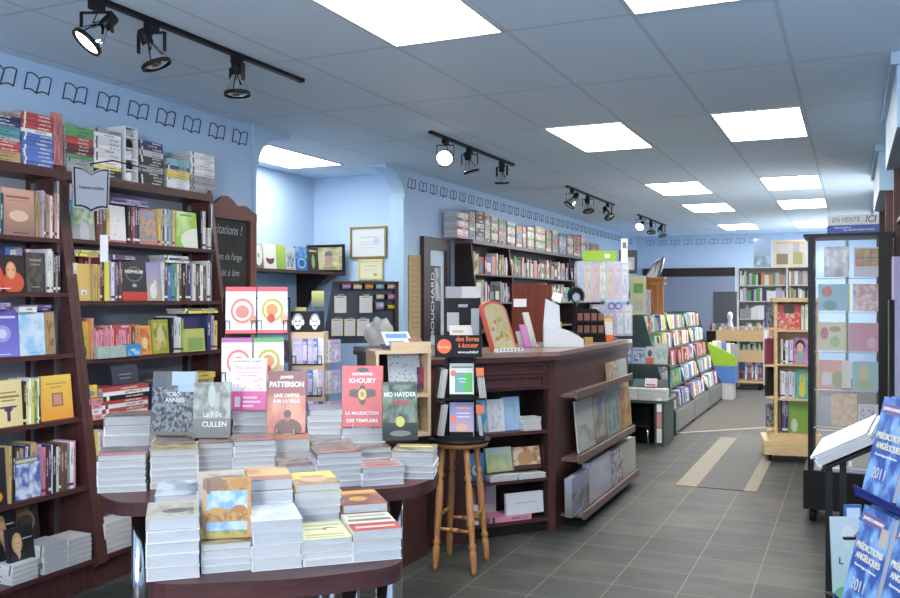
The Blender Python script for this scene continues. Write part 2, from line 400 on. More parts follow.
def ceil_mat():
    m, nt, b = nt_of('ceiling_tiles'); b.inputs['Roughness'].default_value = .8
    tc = nt.nodes.new('ShaderNodeTexCoord'); mp = nt.nodes.new('ShaderNodeMapping'); TX, TY = .6375, 1.23
    mp.inputs['Location'].default_value = (.316/TX+20, -7.86/TY+20, 0); mp.inputs['Scale'].default_value = (1/TX, 1/TY, 1)
    nt.links.new(tc.outputs['Object'], mp.inputs[0]); sp = nt.nodes.new('ShaderNodeSeparateXYZ'); nt.links.new(mp.outputs[0], sp.inputs[0])
    def ed(q, e): return mth(nt, 'GREATER_THAN', mth(nt, 'ABSOLUTE', mth(nt, 'SUBTRACT', mth(nt, 'FRACT', q), .5)), .5-e)
    g = mth(nt, 'MAXIMUM', ed(sp.outputs[0], .018), ed(sp.outputs[1], .0095))
    n = nt.nodes.new('ShaderNodeTexNoise'); n.inputs['Scale'].default_value = 90; n.inputs['Detail'].default_value = 3; nt.links.new(tc.outputs['Object'], n.inputs['Vector'])
    c = mixn(nt, n.outputs['Fac'], (.64, .78, .90), (.70, .84, .95), .35, .65)
    c = mixn(nt, g, c, (.54, .66, .77)); nt.links.new(c, b.inputs['Base Color'])
    bp = nt.nodes.new('ShaderNodeBump'); bp.inputs['Strength'].default_value = .3; bp.inputs['Distance'].default_value = .005
    nt.links.new(mth(nt, 'ADD', n.outputs['Fac'], g), bp.inputs['Height']); nt.links.new(bp.outputs['Normal'], b.inputs['Normal'])
    return m
CEILM = ceil_mat()
o = build(MB().b2((-6, FY, -.1), (1.6, 10.45, 0)), 'floor', floor_mat(), M=Matrix()); structure(o)
CARPET = mat('grey_beige_carpet', (.115, .107, .10), .95, noise=(.14, .128, .115), bscale=45, bump=.3)
o = build(MB().prism([(-6, 10.45, -.1), (-1.8, 10.45, -.1), (-.9, 11.35, -.1), (1.6, 11.35, -.1), (1.6, 20, -.1), (-6, 20, -.1)], (0, 0, .1)), 'floor_carpet', CARPET); structure(o)
o = build(MB().b2((-1.8, 10.45, -.1), (1.6, 11.35, -.001)), 'floor_patch', MATS.get('x') or bpy.data.materials['slate_floor_tiles'], M=Matrix()); structure(o)
o = build(MB().prism([(-2.0, 10.40, .0), (-1.8, 10.40, .0), (-.9, 11.30, .0), (1.0, 11.30, .0), (1.0, 11.37, 0), (-.93, 11.37, 0), (-1.83, 10.47, 0), (-2.0, 10.47, 0)], (0, 0, .004)), 'trim_1', mat('tan_strip', (.34, .29, .22), .6)); structure(o)
TANT = mat('tan_border_tile', (.25, .22, .17), .6, noise=(.29, .26, .20), bscale=30)
def mat_rib():
    m, nt, b = nt_of('ribbed_grey_mat'); b.inputs['Roughness'].default_value = .95
    tc = nt.nodes.new('ShaderNodeTexCoord'); sp = nt.nodes.new('ShaderNodeSeparateXYZ'); nt.links.new(tc.outputs['Object'], sp.inputs[0])
    s = mth(nt, 'SINE', mth(nt, 'MULTIPLY', sp.outputs[1], 130))
    nt.links.new(mixn(nt, s, (.125, .13, .13), (.20, .20, .195), -1, 1), b.inputs['Base Color']); return m
r = thing('floor_mat', 'grey ribbed entrance mat with tan border strips lying on the slate tile aisle', 'floor mat', (-1.02, 7.5, 0))
build(MB().b2((-1.17, 7.47, .0005), (-.80, 10.3, .006)), 'ribbed_mat', mat_rib(), r)
build(MB().b2((-1.345, 7.47, .0005), (-1.17, 10.3, .005)), 'border_strip', TANT, r); build(MB().b2((-.80, 7.47, .0005), (-.70, 10.3, .005)), 'border_strip', TANT, r)
# ceiling, with the fittings' openings left to the lamp boxes below it
structure(build(MB().b2((-6, FY, CEIL), (1.6, 20, CEIL+.1)), 'ceiling', CEILM, M=Matrix()))
A0, A1 = 5.593, 8.19            # alcove opening along the left wall
def wallbox(name, lo, hi, m=WALLM): return structure(build(MB().b2(lo, hi), name, m))
wallbox('wall_left', (LX-.12, FY, 0), (LX, A0, CEIL)); wallbox('wall_left_far', (LX-.12, A1, 0), (LX, BX, CEIL))
wallbox('wall_alcove_back', (-5.6, A0-.3, 0), (-5.48, A1+.3, CEIL)); wallbox('wall_alcove_near', (-5.5, A0-.3, 0), (LX-.12, A0-.2, CEIL)); wallbox('wall_alcove_far', (-5.5, 8.33, 0), (LX-.12, 8.45, CEIL))
wallbox('wall_back', (-4.4, BX, 0), (RX+.2, BX+.12, CEIL)); wallbox('wall_right', (RX, FY, 0), (RX+.12, BX, CEIL))
wallbox('wall_front', (-6, FY-.1, 0), (1.6, FY, .75)); wallbox('wall_front_header', (-6, FY-.1, 2.6), (1.6, FY, CEIL))
# rounded arch brackets in the opening corners and its jamb trim
def bracket(y0, sgn):
    pts = [(0, 0), (0, -.30)]
    for k in range(9):
        a = math.pi/2*k/8; pts.append((sgn*(.06+.42*(1-math.cos(a))), -.30+.30*math.sin(a)*.9))
    pts.append((sgn*.48, 0))
    return [(LX-.14, y0+p[0], CEIL+p[1]) for p in pts]
for i, (y, s) in enumerate(((A0, 1), (A1, -1))):
    mb = MB().prism(bracket(y, s), (.16, 0, 0)); mb.b2((LX-.14, y-(.0 if s > 0 else .09), 0), (LX+.02, y+(.03 if s > 0 else .0), CEIL-.301))
    structure(build(mb, 'trim_%d' % (i+2), TRIMM))
structure(build(MB().b2((LX, A1+.1, 0), (LX+.015, BX, .1)), 'baseboard_left', DARKW))
# dark rail and lower panelling on the back wall
structure(build(MB().b2((-4.1, BX-.06, 2.05), (-2.2, BX, 2.22)), 'trim_4', DARKW))
structure(build(MB().b2((-3.85, BX-.03, .0), (-2.2, BX, 2.04)), 'trim_5', mat('blue_grey_panel', (.20, .24, .34), .6)))
structure(build(MB().b2((-2.62, BX-.05, .0), (-2.16, BX-.03, 1.72)), 'trim_6', mat('charcoal_panel', (.06, .065, .08), .7)))

# ---------------------------------------------------------------- stencilled open books along the top of the walls
INK = mat('black_stencil_ink', (.015, .015, .02), .6)
def open_book(w, h):
    """outline strokes of a small open book, in the plane X (right) / Z (up)"""
    t = .006; mb = MB()
    L = [(-.5, .36), (-.47, -.5), (-.25, -.44), (-.02, -.24)]; sp = [(-.02, -.24), (.0, .62-.14)]
    def curve(p, q, bend, n=6):
        out = []
        for i in range(n+1):
            k = i/n; out.append((p[0]+(q[0]-p[0])*k, p[1]+(q[1]-p[1])*k+bend*math.sin(math.pi*k)))
        return out
    lines = [[(-.5, .5), (-.5, -.42)], [(.04, .30), (0, -.5)], [(.5, .5), (.5, -.42)], curve((-.5, .5), (0, .34), .12), curve((0, .34), (.5, .5), .12),
             curve((-.5, -.42), (0, -.5), .12), curve((0, -.5), (.5, -.42), .12)]
    for ln in lines:
        for a, b in zip(ln, ln[1:]):
            p, q = V((a[0]*w+a[1]*h*.22, 0, a[1]*h)), V((b[0]*w+b[1]*h*.22, 0, b[1]*h)); d = (q-p).normalized(); c = (p+q)/2; L_ = (q-p).length+t*.6
            mb.box((0, 0, 0), (L_, .003, t), M=frame(c, d, (-d.z, 0, d.x)))
    me = mb.mesh('wall_stencil'); me.materials.append(INK); return me
OBM = open_book(.165, .105)
def stencil(P, X, lab, grp):
    o = bpy.data.objects.new('wall_stencil', OBM); o.matrix_basis = frame(P, X, UP); COL.objects.link(o); tag(o, lab, 'stencil', grp)
near_u = [2, 38, 76, 108, 138, 166, 193, 217, 241]
for i, u in enumerate(near_u):
    stencil(V((LX+.003, (3.374, 3.609, 3.875, 4.132, 4.39, 4.645, 4.905, 5.174, 5.44)[i], 2.785)), (0, 1, 0), f'black open book outline stencilled on near blue wall, {ordn(i)} from the left', 'open book outlines on the near left wall')
y = 8.32; i = 0
while y < 18.6:
    stencil(V((LX+.003, y, 2.775)), (0, 1, 0), f'black open book outline on blue wall beyond the arch, {ordn(i)} from the arch', 'open book outlines beyond the arch'); y += .268; i += 1
for i in range(9):
    x = -3.95+i*.265; stencil(V((x, BX-.003, 2.765)), (1, 0, 0), f'black open book outline on the back wall, {ordn(i)} from the left', 'open book outlines on the back wall')

# ---------------------------------------------------------------- ceiling light panels
DIFF = mat('light_diffuser', (1, .955, .89), .5, emit=PANEL)
FRM = mat('lamp_frame_white', (.62, .66, .70), .5)
def ceiling_light(x0, y0, lab):
    x1, y1 = x0+.6375, y0+1.23; t = thing('ceiling_light', lab, 'ceiling light', ((x0+x1)/2, (y0+y1)/2, CEIL), 'fluorescent panels in the ceiling grid')
    mb = MB(); f = .022; z0, z1 = CEIL-.008, CEIL-.0005
    mb.b2((x0, y0, z0), (x0+f, y1, z1)); mb.b2((x1-f, y0, z0), (x1, y1, z1)); mb.b2((x0+f, y0, z0), (x1-f, y0+f, z1)); mb.b2((x0+f, y1-f, z0), (x1-f, y1, z1))
    build(mb, 'frame', FRM, t); build(MB().b2((x0+f, y0+f, CEIL-.004), (x1-f, y1-f, CEIL-.0008)), 'diffuser', DIFF, t)
rows = [(2.94, 'nearest the camera'), (6.63, 'second from the camera'), (10.32, 'third from the camera'), (12.78, 'fourth from the camera'), (16.47, 'nearest the back wall')]
for y0, d in rows:
    ceiling_light(-2.229, y0, f'lit rectangular ceiling panel in the left row, {d}')
    ceiling_light(-.954, y0, f'lit rectangular ceiling panel in the right row, {d}')
ceiling_light(-5.27, 6.35, 'lit rectangular ceiling panel inside the blue alcove')

# ---------------------------------------------------------------- track lights
LAMPON = mat('lamp_face_lit', (1, .9, .68), .4, emit=5)
LAMPOFF = mat('lamp_reflector', (.8, .8, .82), .08, 1)
def track(x, y0, y1, lab):
    o = build(MB().b2((x-.017, y0, CEIL-.022), (x+.017, y1, CEIL-.001)), 'track_rail', BLKMET); tag(o, lab, 'track rail')
    build(MB().b2((x-.02, y1, CEIL-.024), (x+.02, y1+.03, CEIL)), 'end_cap', BLACK, o)
def spot(x, y, aim, on, lab, s=1.0, yoke=0):
    P = V((x, y, CEIL-.022)); t = thing('spotlight', lab, 'spotlight', P, 'spotlights on the ceiling tracks')
    mb = MB(); mb.box(P+V((0, 0, -.02)), (.035, .07, .04)); mb.tube(P+V((0, 0, -.03)), P+V((0, 0, -.05)), .016); build(mb, 'adapter', BLACK, t)
    c = P+V((0, 0, -.135*s)); d = V(aim).normalized(); side = hdir(yoke)
    top = P.z-.05; hw = .068*s
    mb = MB()
    for k in (-1, 1): mb.box((0, 0, 0), (.006, .022, (top-c.z)), M=frame(V((c.x, c.y, 0))+side*hw*k+UP*(c.z+(top-c.z)/2), side, UP))
    mb.box((0, 0, 0), (hw*2+.006, .022, .006), M=frame(V((c.x, c.y, top)), side, UP)); build(mb, 'yoke', BLKMET, t)
    Q = d.to_track_quat('Z', 'Y').to_matrix().to_4x4(); Q.translation = c
    ml = MB().lathe([(.024*s, -.11*s), (.027*s, -.105*s), (.027*s, -.045*s), (.022*s, -.04*s)], M=Q); build(ml, 'lamp_cap', BLACK, t)
    ml = MB().lathe([(.022*s, -.042*s), (.034*s, -.02*s), (.05*s, .01*s), (.062*s, .045*s), (.064*s, .055*s)], M=Q, cap=False); build(ml, 'reflector', LAMPOFF, t)
    ml = MB().lathe([(.064*s, .05*s), (.070*s, .05*s), (.070*s, .068*s), (.063*s, .068*s), (.063*s, .05*s)], M=Q, cap=False); build(ml, 'trim_ring', BLKMET, t)
    ml = MB().lathe([(.063*s, .052*s), (.055*s, .062*s), (.03*s, .068*s), (.004, .07*s)], M=Q); build(ml, 'lamp_face', LAMPON if on else LAMPOFF, t, label='glowing warm lamp face' if on else None)
    cord = [P+V((.01, 0, -.04)), P+V((.03, -.03, -.07*s)), P+V((.03, -.05, -.11*s)), c-d*.10*s]; build(MB().path(cord, .003, 6), 'cord', BLACK, t)
    if on:
        l = bpy.data.lights.new('spot_lamp', 'SPOT'); l.energy = 18; l.color = (1, .85, .6); l.spot_size = math.radians(75); l.spot_blend = .6; l.shadow_soft_size = .05
        lo = bpy.data.objects.new('spot_lamp', l); COL.objects.link(lo); lo.matrix_basis = Matrix.Translation(c+d*.09*s) @ (-d).to_track_quat('Z', 'Y').to_matrix().to_4x4(); attach(lo, t)
TX_ = -3.08
track(TX_, 2.3, 4.52, 'black track rail on the ceiling nearest the camera at top left')
track(TX_, 6.36, 8.22, 'black track rail on the ceiling in front of the blue arch')
track(TX_, 10.08, 12.3, 'black track rail on the ceiling, third from the camera')
track(TX_, 13.9, 16.1, 'black track rail on the ceiling nearest the back wall')
tl = [((2.93, 3.27, 3.92), 'nearest track'), ((6.65, 7.16, 7.95), 'track by the arch'), ((10.3, 11.0, 12.0), 'third track'), ((14.1, 14.9, 15.8), 'farthest track')]
dirs = [[((-.35, -.55, -.75), 1), ((.3, .22, -.95), 0), ((.05, .0, -1), 0)], [((.3, -.95, -.45), 1), ((.2, .15, -.9), 0), ((-.05, .2, -1), 0)],
        [((-.5, -.3, -.8), 0), ((.2, -.2, -.9), 0), ((.5, -.3, -.8), 0)], [((-.1, -.9, -.5), 1), ((.1, -.3, -.9), 0), ((.3, -.2, -.9), 0)]]
for (ys, nm), dd in zip(tl, dirs):
    for k, (y, (d, on)) in enumerate(zip(ys, dd)):
        spot(TX_, y, d, on, f"{'lit' if on else 'unlit'} black yoke spotlight, {('left','middle','right')[k]} of three on the {nm}", 1.05, yoke=(20, 10, -25)[k])
# black sprinkler/speaker stub on the back wall top
# ---------------------------------------------------------------- right-hand wall bookcases with blue fascia boxes
for i, (ya, yb, xl) in enumerate(((5.42, 7.2, .225), (8.5, 10.6, .215), (12.0, 15.0, .29))):
    lab = ('nearest', 'middle', 'farthest')[i]
    t = thing('wall_bookcase', f'dark wall bookcase under a pale blue fascia box on the right, {lab} of three', 'bookcase', ((xl+RX)/2, ya, 0), 'fascia topped bookcases on the right wall')
    zb = 2.50
    build(MB().b2((xl, ya, zb), (RX-.005, yb, CEIL-.06)), 'fascia', TRIMM, t); build(MB().b2((xl-.03, ya-.03, CEIL-.07), (RX-.005, yb+.02, CEIL-.002)), 'cornice', TRIMM, t)
    build(MB().b2((xl+.05, ya+.03, 0), (RX-.005, ya+.06, zb)), 'side_panel', MAHOG, t); build(MB().b2((xl+.05, yb-.06, 0), (RX-.005, yb-.03, zb)), 'side_panel', MAHOG, t)
    build(MB().b2((RX-.03, ya+.06, 0), (RX-.005, yb-.06, zb)), 'back_panel', DARKW, t)
    for z in (.1, .5, .9, 1.3, 1.7, 2.1): build(MB().b2((xl+.07, ya+.06, z), (RX-.03, yb-.06, z+.025)), 'shelf', MAHOG, t)
# ================================================================ LEFT WALL BOOKCASES (lean back a little)
def xf(z): return -3.685-(z-.172)*.15
SHA = [2.272, 1.885, 1.59, 1.26, .915, .55, .165]; SHB = [2.272, 1.892, 1.544, 1.219, .885, .54, .165]; SHZ = SHA
def leaning_case(y0, y1, lab, SHZ):
    t = thing('bookcase', lab, 'bookcase', ((LX-3.7)/2, (y0+y1)/2, 0), 'mahogany bookcases along the left wall')
    p = .035
    for k, ya in enumerate((y0, y1-p)):
        pts = [(-4.235, ya, 0), (xf(0)-.05, ya, 0), (xf(.09)-.05, ya, .09), (xf(.13), ya, .13), (xf(2.30), ya, 2.30), (-4.235, ya, 2.30)]
        build(MB().prism(pts, (0, p, 0)), 'side_panel', MAHOG, t)
    build(MB().b2((-4.24, y0+p, .02), (-4.228, y1-p, 2.27)), 'back_panel', GREYBK, t)
    build(MB().b2((-4.22, y0+p, 0), (xf(.1)-.05, y1-p, .14)), 'plinth', MAHOG, t)
    for i, z in enumerate(SHZ):
        th = .05 if i == 0 else .024
        build(MB().b2((-4.226, y0+(p if i else 0), z-th), (xf(z)+(.012 if i == 0 else -.002), y1-(p if i else 0), z-.0005)), 'shelf' if i else 'top', MAHOGH, t)
    for ya in (y0+p, y1-p-.014):
        for xx in (-3.98,): build(MB().b2((xx-.012, ya, .2), (xx+.012, ya+.014, 2.2)), 'shelf_standard', BRUSH, t)
        build(MB().b2((-4.17, ya, .2), (-4.146, ya+.014, 2.2)), 'shelf_standard', BRUSH, t)
YA, YB, YC = 1.90, 3.545, 4.82
leaning_case(YA, YB, 'tall mahogany bookcase at the far left edge, its left end cut off', SHA)
leaning_case(YB+.001, YC, 'tall mahogany bookcase between the left-edge bookcase and the chalkboard', SHB)
def SF(z): return Face((xf(z)-.012, 0, 0), (0, 1, 0), (1, 0, 0))
# ---- printed covers on these shelves
c_peach = cov('peach', (.62, .36, .26), (.30, .17, .13), None, [(.12, .80, .85, .84, (.25, .08, .06)), (.2, .73, .8, .745, (.4, .15, .1)), (.3, .05, .8, .07, (.02, .02, .02))], ell=[(.5, .42, .3, .12, (.72, .5, .38))])
c_monk = cov('monk', (.02, .012, .012), None, None, [(.1, .08, .6, .1, (.8, .75, .7))], ell=[(.12, .35, .32, .5, (.62, .06, .03)), (.68, .25, .27, .3, (.60, .09, .04)), (.63, .58, .13, .24, (.62, .26, .13)), (.63, .57, .1, .2, (.75, .38, .2)), (.56, .6, .02, .02, (.1, .03, .03)), (.7, .6, .02, .02, (.1, .03, .03))])
c_dkbr = cov('darkbrown', (.05, .045, .045), None, [((.1, .09, .08), (.04, .035, .035), 4, (0, 0, 1, 1), .5)], [(.2, .78, .8, .84, (.35, .28, .18)), (.25, .68, .7, .72, (.3, .25, .16)), (.3, .12, .7, .14, (.4, .4, .4))])
c_vio = cov('violet', (.13, .11, .45), (.20, .19, .62), None, [(.1, .83, .9, .88, (.62, .6, .8)), (.3, .05, .7, .07, (.7, .7, .8))], ell=[(.45, .5, .28, .18, (.33, .34, .7)), (.45, .5, .14, .1, (.6, .62, .8))])
c_sky = cov('skyblue', (.30, .55, .78), (.48, .66, .75), [((.3, .55, .78), (.6, .7, .82), 3, (0, 0, 1, 1), .5)], [(.35, .06, .9, .075, (.2, .3, .5))])
c_oldbr = cov('oldbrown', (.42, .27, .13), (.35, .22, .1), [((.42, .28, .14), (.18, .1, .05), 4, (.1, .2, .9, .8), .5)])
c_cream = cov('cream_caduceus', (.76, .63, .33), None, None, [(.2, .72, .8, .75, (.3, .2, .08)), (.1, .62, .9, .67, (.3, .2, .08)), (.25, .55, .75, .58, (.3, .2, .08)), (.44, .12, .56, .42, (.07, .05, .12)), (.2, .40, .8, .44, (.07, .05, .12))], ell=[(.5, .38, .16, .06, (.1, .08, .15))])
c_yel = cov('yellow_orange', (.80, .52, .10), (.78, .36, .06), None, [(.2, .80, .85, .825, (.35, .25, .1)), (.33, .72, .7, .74, (.35, .25, .1)), (.36, .3, .7, .6, (.28, .12, .1)), (.4, .33, .66, .57, (.55, .3, .25))])
c_bluew = cov('bluewhite', (.10, .16, .42), None, [((.1, .15, .42), (.65, .72, .85), 4, (0, 0, 1, .85), .5)], [(.1, .88, .9, .95, (.6, .6, .2))])
c_blkg = cov('black_gold', (.02, .02, .03), None, None, [(.2, .72, .5, .8, (.6, .5, .1)), (.2, .62, .45, .66, (.6, .5, .1))], ell=[(.5, .14, .3, .1, (.75, .3, .03))])
c_bar = cov('striped', (.45, .45, .5), None, None, [(.08+.12*k, .12, .13+.12*k, .95, (.05, .05, .08)) for k in range(8)])
c_lady = cov('portrait', (.015, .015, .018), None, None, [(.55, .75, .95, .77, (.5, .5, .5)), (.4, .18, .9, .24, (.45, .45, .45)), (.5, .1, .85, .14, (.4, .4, .4))], ell=[(.34, .70, .20, .20, (.5, .33, .12)), (.36, .40, .10, .18, (.6, .36, .26)), (.20, .22, .2, .3, (.03, .03, .035)), (.55, .2, .2, .3, (.03, .03, .035)), (.36, .68, .125, .14, (.66, .40, .29)), (.31, .70, .02, .012, (.12, .06, .05)), (.41, .70, .02, .012, (.12, .06, .05)), (.36, .61, .04, .012, (.45, .12, .12))])
c_goldk = cov('dark_golden', (.05, .045, .06), (.025, .02, .02), [((.05, .04, .04), (.5, .3, .12), 2.5, (.2, .2, .8, .8), .55)], [(.25, .85, .8, .88, (.5, .4, .2))], ell=[(.5, .6, .35, .16, (.35, .22, .1)), (.5, .6, .27, .1, (.08, .06, .06))])
c_road = cov('greenroad', (.22, .34, .16), (.35, .36, .36), [((.2, .35, .12), (.5, .55, .45), 4, (0, .45, 1, 1), .5)], ell=[(.55, .2, .2, .35, (.5, .5, .5))])
c_dots = cov('dotted_white', (.78, .76, .74), None, None, [(0, 0, 1, .05, (.6, .2, .25))], dots=(5.5, .22, (.08, .12, .92, .85), None))
c_orn = cov('orange_ornate', (.50, .20, .22), None, [((.62, .30, .08), (.15, .25, .4), 7, (.06, .1, .94, .8), .5)], [(.1, .83, .9, .93, (.2, .3, .5))])
c_greenw = cov('greenswirl', (.30, .58, .05), None, [((.30, .58, .05), (.55, .75, .3), 2, (0, .3, 1, 1), .5)], [(.25, .88, .8, .92, (.1, .3, .05)), (.45, .2, .85, .28, (.8, .85, .7))], ell=[(1.0, .2, .75, .35, (.75, .8, .68))])
c_yelf = cov('plainochre', (.66, .46, .14), None, None, [(.3, .16, .7, .3, (.7, .68, .65)), (.42, .17, .6, .22, (.2, .2, .4))])
c_neph = cov('nephilim', (.022, .025, .025), None, None, [(0, 0, 1, .22, (.55, .05, .04)), (.42, .34, .58, .42, (.45, .45, .45))], ell=[(.5, .66, .34, .2, (.12, .13, .13)), (.5, .66, .28, .15, (.022, .025, .025))])
c_lil = cov('lilacfigure', (.32, .30, .55), (.45, .42, .3), None, ell=[(.45, .25, .25, .2, (.75, .73, .68)), (.6, .45, .1, .1, (.7, .65, .55))])
c_tor = cov('tall_orange', (.62, .38, .07), (.45, .35, .08), [((.62, .38, .07), (.25, .3, .1), 4, (.1, .1, .9, .6), .5)], ell=[(.5, .2, .3, .15, (.08, .12, .06))])
c_gyel = cov('green_yellow', (.30, .34, .05), None, [((.55, .48, .12), (.18, .25, .05), 4, (.1, .1, .9, .9), .5)], ell=[(.5, .55, .18, .25, (.6, .5, .3))])
c_gsm = cov('small_green', (.50, .52, .15), None, None, [(.08, .05, .92, .6, (.25, .38, .12))], ell=[(.5, .32, .28, .2, (.75, .78, .7))])
c_tealc = cov('tealcard', (.35, .45, .42), None, [((.5, .5, .4), (.2, .35, .35), 5, (.5, .1, .95, .9), .5)])
c_bluec = cov('bluecard', (.05, .25, .55), None, [((.05, .3, .6), (.5, .65, .75), 4, (.1, .1, .9, .6), .5)])
c_orsp = cov('orange_panel', (.70, .33, .07), None, [((.7, .35, .08), (.5, .12, .05), 4, (.1, .1, .9, .9), .5)], ell=[(.5, .4, .2, .2, (.75, .6, .3))])
c_navyb = cov('navybox', (.03, .03, .13), (.02, .02, .06))
c_dkbox = cov('darkbox', (.03, .035, .06), None, None, [(.25, .5, .75, .54, (.3, .3, .35)), (.3, .3, .7, .34, (.3, .3, .35))])
PA = ['', 'top shelf of the left-edge bookcase', 'second shelf of left-edge bookcase', 'third shelf of left-edge bookcase', 'fourth shelf of left-edge bookcase', 'fifth shelf of left-edge bookcase', 'bottom shelf of left-edge bookcase']
PB = [s.replace('left-edge', 'chalkboard-side') for s in PA]
# --- case A (u < 62)
z = SHZ[1]; f = SF(z); p = PA[1]
f.spines(-40, 5, z, 190, 'teal white green navy tan', 9, p); f.face(5, 37, z, 189, c_peach, 'peach cover with sunset scene', p, tilt=3, parts=True); f.spines(37.5, 49, z, 192, 'tan tan lilac brown', 5, p); f.spines(49, 59.5, z, 195, 'salmon white maroon salmon white', 5, p)
z = SHZ[2]; f = SF(z); p = PA[2]
f.spines(-40, 44, z, 246, 'navy white red blue lilac green white maroon', 17, p+', back row', depth=.1, jit=.02) if False else None
fb = Face((xf(z)-.15, 0, 0), (0, 1, 0), (1, 0, 0)); fb.spines(-45, 36, z, 247, 'navy blue white lilac red white maroon blue', 15, 'back row of '+p.replace(' of left-edge', ', left-edge'), depth=.12)
f.face(-12, 28, z, 255, c_monk, 'black cover with child in orange robe', p, parts=True); f.face(28.3, 47.5, z, 253, c_dkbr, 'dark grey brown cover', p, tilt=2); f.spines(48, 54, z, 249, 'white white cream', 3, p); f.spines(54.5, 61.5, z, 254, 'black grey black', 3, p)
z = SHZ[3]; f = SF(z); p = PA[3]
f.spines(-45, -8, z, 312, 'purple white navy tan', 8, p); f.face(-8, 21.5, z, 311, c_vio, 'violet blue cover with glowing light', p, parts=True); f.face(22, 47.5, z, 313, c_sky, 'pale sky blue cover', p, parts=True); f.face(47.8, 57.5, z, 312, c_oldbr, 'brown parchment cover', p)
f.lying(-10, 11, f.z_of(0, 310), 0, 'purple lilac', 2, 'violet book pile', zt=f.z_of(0, 303)); f.lying(20, 38, f.z_of(30, 312.5), 0, 'white', 1, 'pale blue book top', zt=f.z_of(30, 307)); f.lying(39, 53, f.z_of(45, 311), 0, 'navy purple', 2, 'brown book top', zt=f.z_of(45, 305))
z = SHZ[4]; f = SF(z); p = PA[4]
f.spines(-55, -3, z, 383, 'cream yellow white tan', 10, p); f.face(-3, 25, z, 381, c_cream, 'cream cover with winged staff emblem', p, parts=True); f.spines(25.5, 42, z, 381, 'black yellow white yellow green lime white', 8, p); f.face(43.5, 75.5, z, 376, c_yel, 'yellow orange cover with framed picture', p, parts=True, tilt=6)
z = SHZ[5]; f = SF(z); p = PA[5]
f.spines(-60, -12, z, 450, 'black white navy', 10, p); f.face(-12, 9, z, 450, c_blkg, 'black cover with yellow flame', p); f.spines(9.5, 16, z, 446, 'gold brown black', 3, p); f.face(16.5, 43, z, 458, c_bluew, 'blue and white figure cover', p, parts=True, back=0)
fb = Face((xf(z)-.05, 0, 0), (0, 1, 0), (1, 0, 0)); fb.spines(12, 42, z, 446, 'gold brown tan navy gold lilac', 6, 'space behind the blue figure cover', depth=.13)
f.spines(43.5, 77, z, 445, 'pink maroon navy white black white brown brown brown grey white', 12, p)
z = SHZ[6]; f = SF(z); p = PA[6]
f.face(-14, 18, z, 517, c_bar, 'grey striped barcode-like cover', p, parts=True, tilt=8, back=.12); f.face(16, 36, z, 512, c_lady, 'black portrait cover, rear copy', p, tilt=8, back=.10, parts=True); f.face(18, 43, z, 529, c_lady, 'black portrait cover, front copy', p, tilt=8, back=.03, parts=True)
f.face(40, 67, z, 497, c_goldk, 'dark cover with golden glow', p, tilt=8, back=.16, parts=True)
def pile(fc, u0, u1, z, vt, n, place, cols='white', dep=.16, back=0, topm=None):
    a, b = fc.s_of(u0), fc.s_of(u1); zt = fc.z_of((u0+u1)/2, vt); th = (zt-z)/n
    for i in range(n):
        book(fc.at((a+b)/2+random.uniform(-.003, .003), z+th*(i+.5)+.0004, dep/2+back), fc.e, -fc.n, (b-a, th*.95, dep), random.choice(cols.split()), m=(topm if i == n-1 else None),
             label=f'white-edged paperback lying flat, {ordn(i)} from the bottom of {place}', cat='paperback', name='paperback', parts=True, group='paperbacks in '+place)
pile(f, 12, 39, z, 563, 4, 'pile below the portrait covers'); pile(f, 43.5, 67.5, z, 543, 5, 'pile below the golden cover'); pile(f, 68, 92, z, 537, 5, 'pile at the left bookcase divider')
# --- case B (u 70..218)
SHZ = SHB
z = SHZ[1]; f = SF(z); p = PB[1]
f.spines(70.5, 73.2, z, 198, 'blue teal', 2, p); f.face(73.5, 97, z, 206, c_road, 'green woodland road cover', p, parts=True); f.spines(97.5, 108, z, 203, 'maroon brown brown', 3, p); f.spines(108, 111, z, 204, 'yellow', 1, p)
f.face(111.5, 128, z, 206, c_dots, 'white cover with coloured dots', p, parts=True); f.spines(129, 140, z, 206, 'black maroon red navy black', 5, p); f.face(141, 159.5, z, 210, c_orn, 'ornate orange and blue cover', p, parts=True)
f.spines(160, 177, z, 210, 'yellow gold navy white teal lilac purple', 9, p); f.face(177.5, 199.5, z, 212, c_greenw, 'lime green swirl cover', p, parts=True); f.spines(201.5, 206, z, 213, 'black white', 2, p); f.spines(206.5, 211, z, 228, 'grey white', 2, p)
f.lying(112, 150, f.z_of(130, 205.5), 0, 'lilac navy purple', 3, 'top shelf pile', zt=f.z_of(130, 199.5))
z = SHZ[2]; f = SF(z); p = PB[2]
f.spines(75, 78.5, z, 264, 'cream', 1, p); f.face(79, 93, z, 264, c_yelf, 'plain ochre cover with label', p, parts=True); f.spines(93.5, 100.5, z, 266, 'gold yellow gold', 3, p)
fb = Face((xf(z)-.09, 0, 0), (0, 1, 0), (1, 0, 0)); fb.spines(80, 101, z, 257, 'red maroon salmon red', 5, 'space behind the ochre cover', depth=.1)
f.spines(101, 105, z, 258, 'maroon black', 2, p); f.spines(105.5, 109.5, z, 260, 'yellow', 1, p); f.spines(110, 124, z, 261, 'lilac white lilac purple black brown maroon', 7, p)
nb = f.face(124.5, 149, z, 261, c_neph, 'black cover with white emblem and red band', p, parts=True); f.face(149.3, 163, z, 263, c_lil, 'lilac cover with crouching white figure', p)
f.spines(163.5, 207, z, 265, 'white brown blue teal green white brown black brown navy lilac white brown black', 16, p); f.spines(208.5, 213, z, 262, 'white grey', 2, p)
f.lying(112, 137, f.z_of(125, 260), 0, 'purple brown', 2, 'pile over the black emblem cover', zt=f.z_of(125, 255.5)); f.lying(166, 190, f.z_of(178, 263), 0, 'white navy', 3, 'pile over the white and blue spines', zt=f.z_of(178, 256))
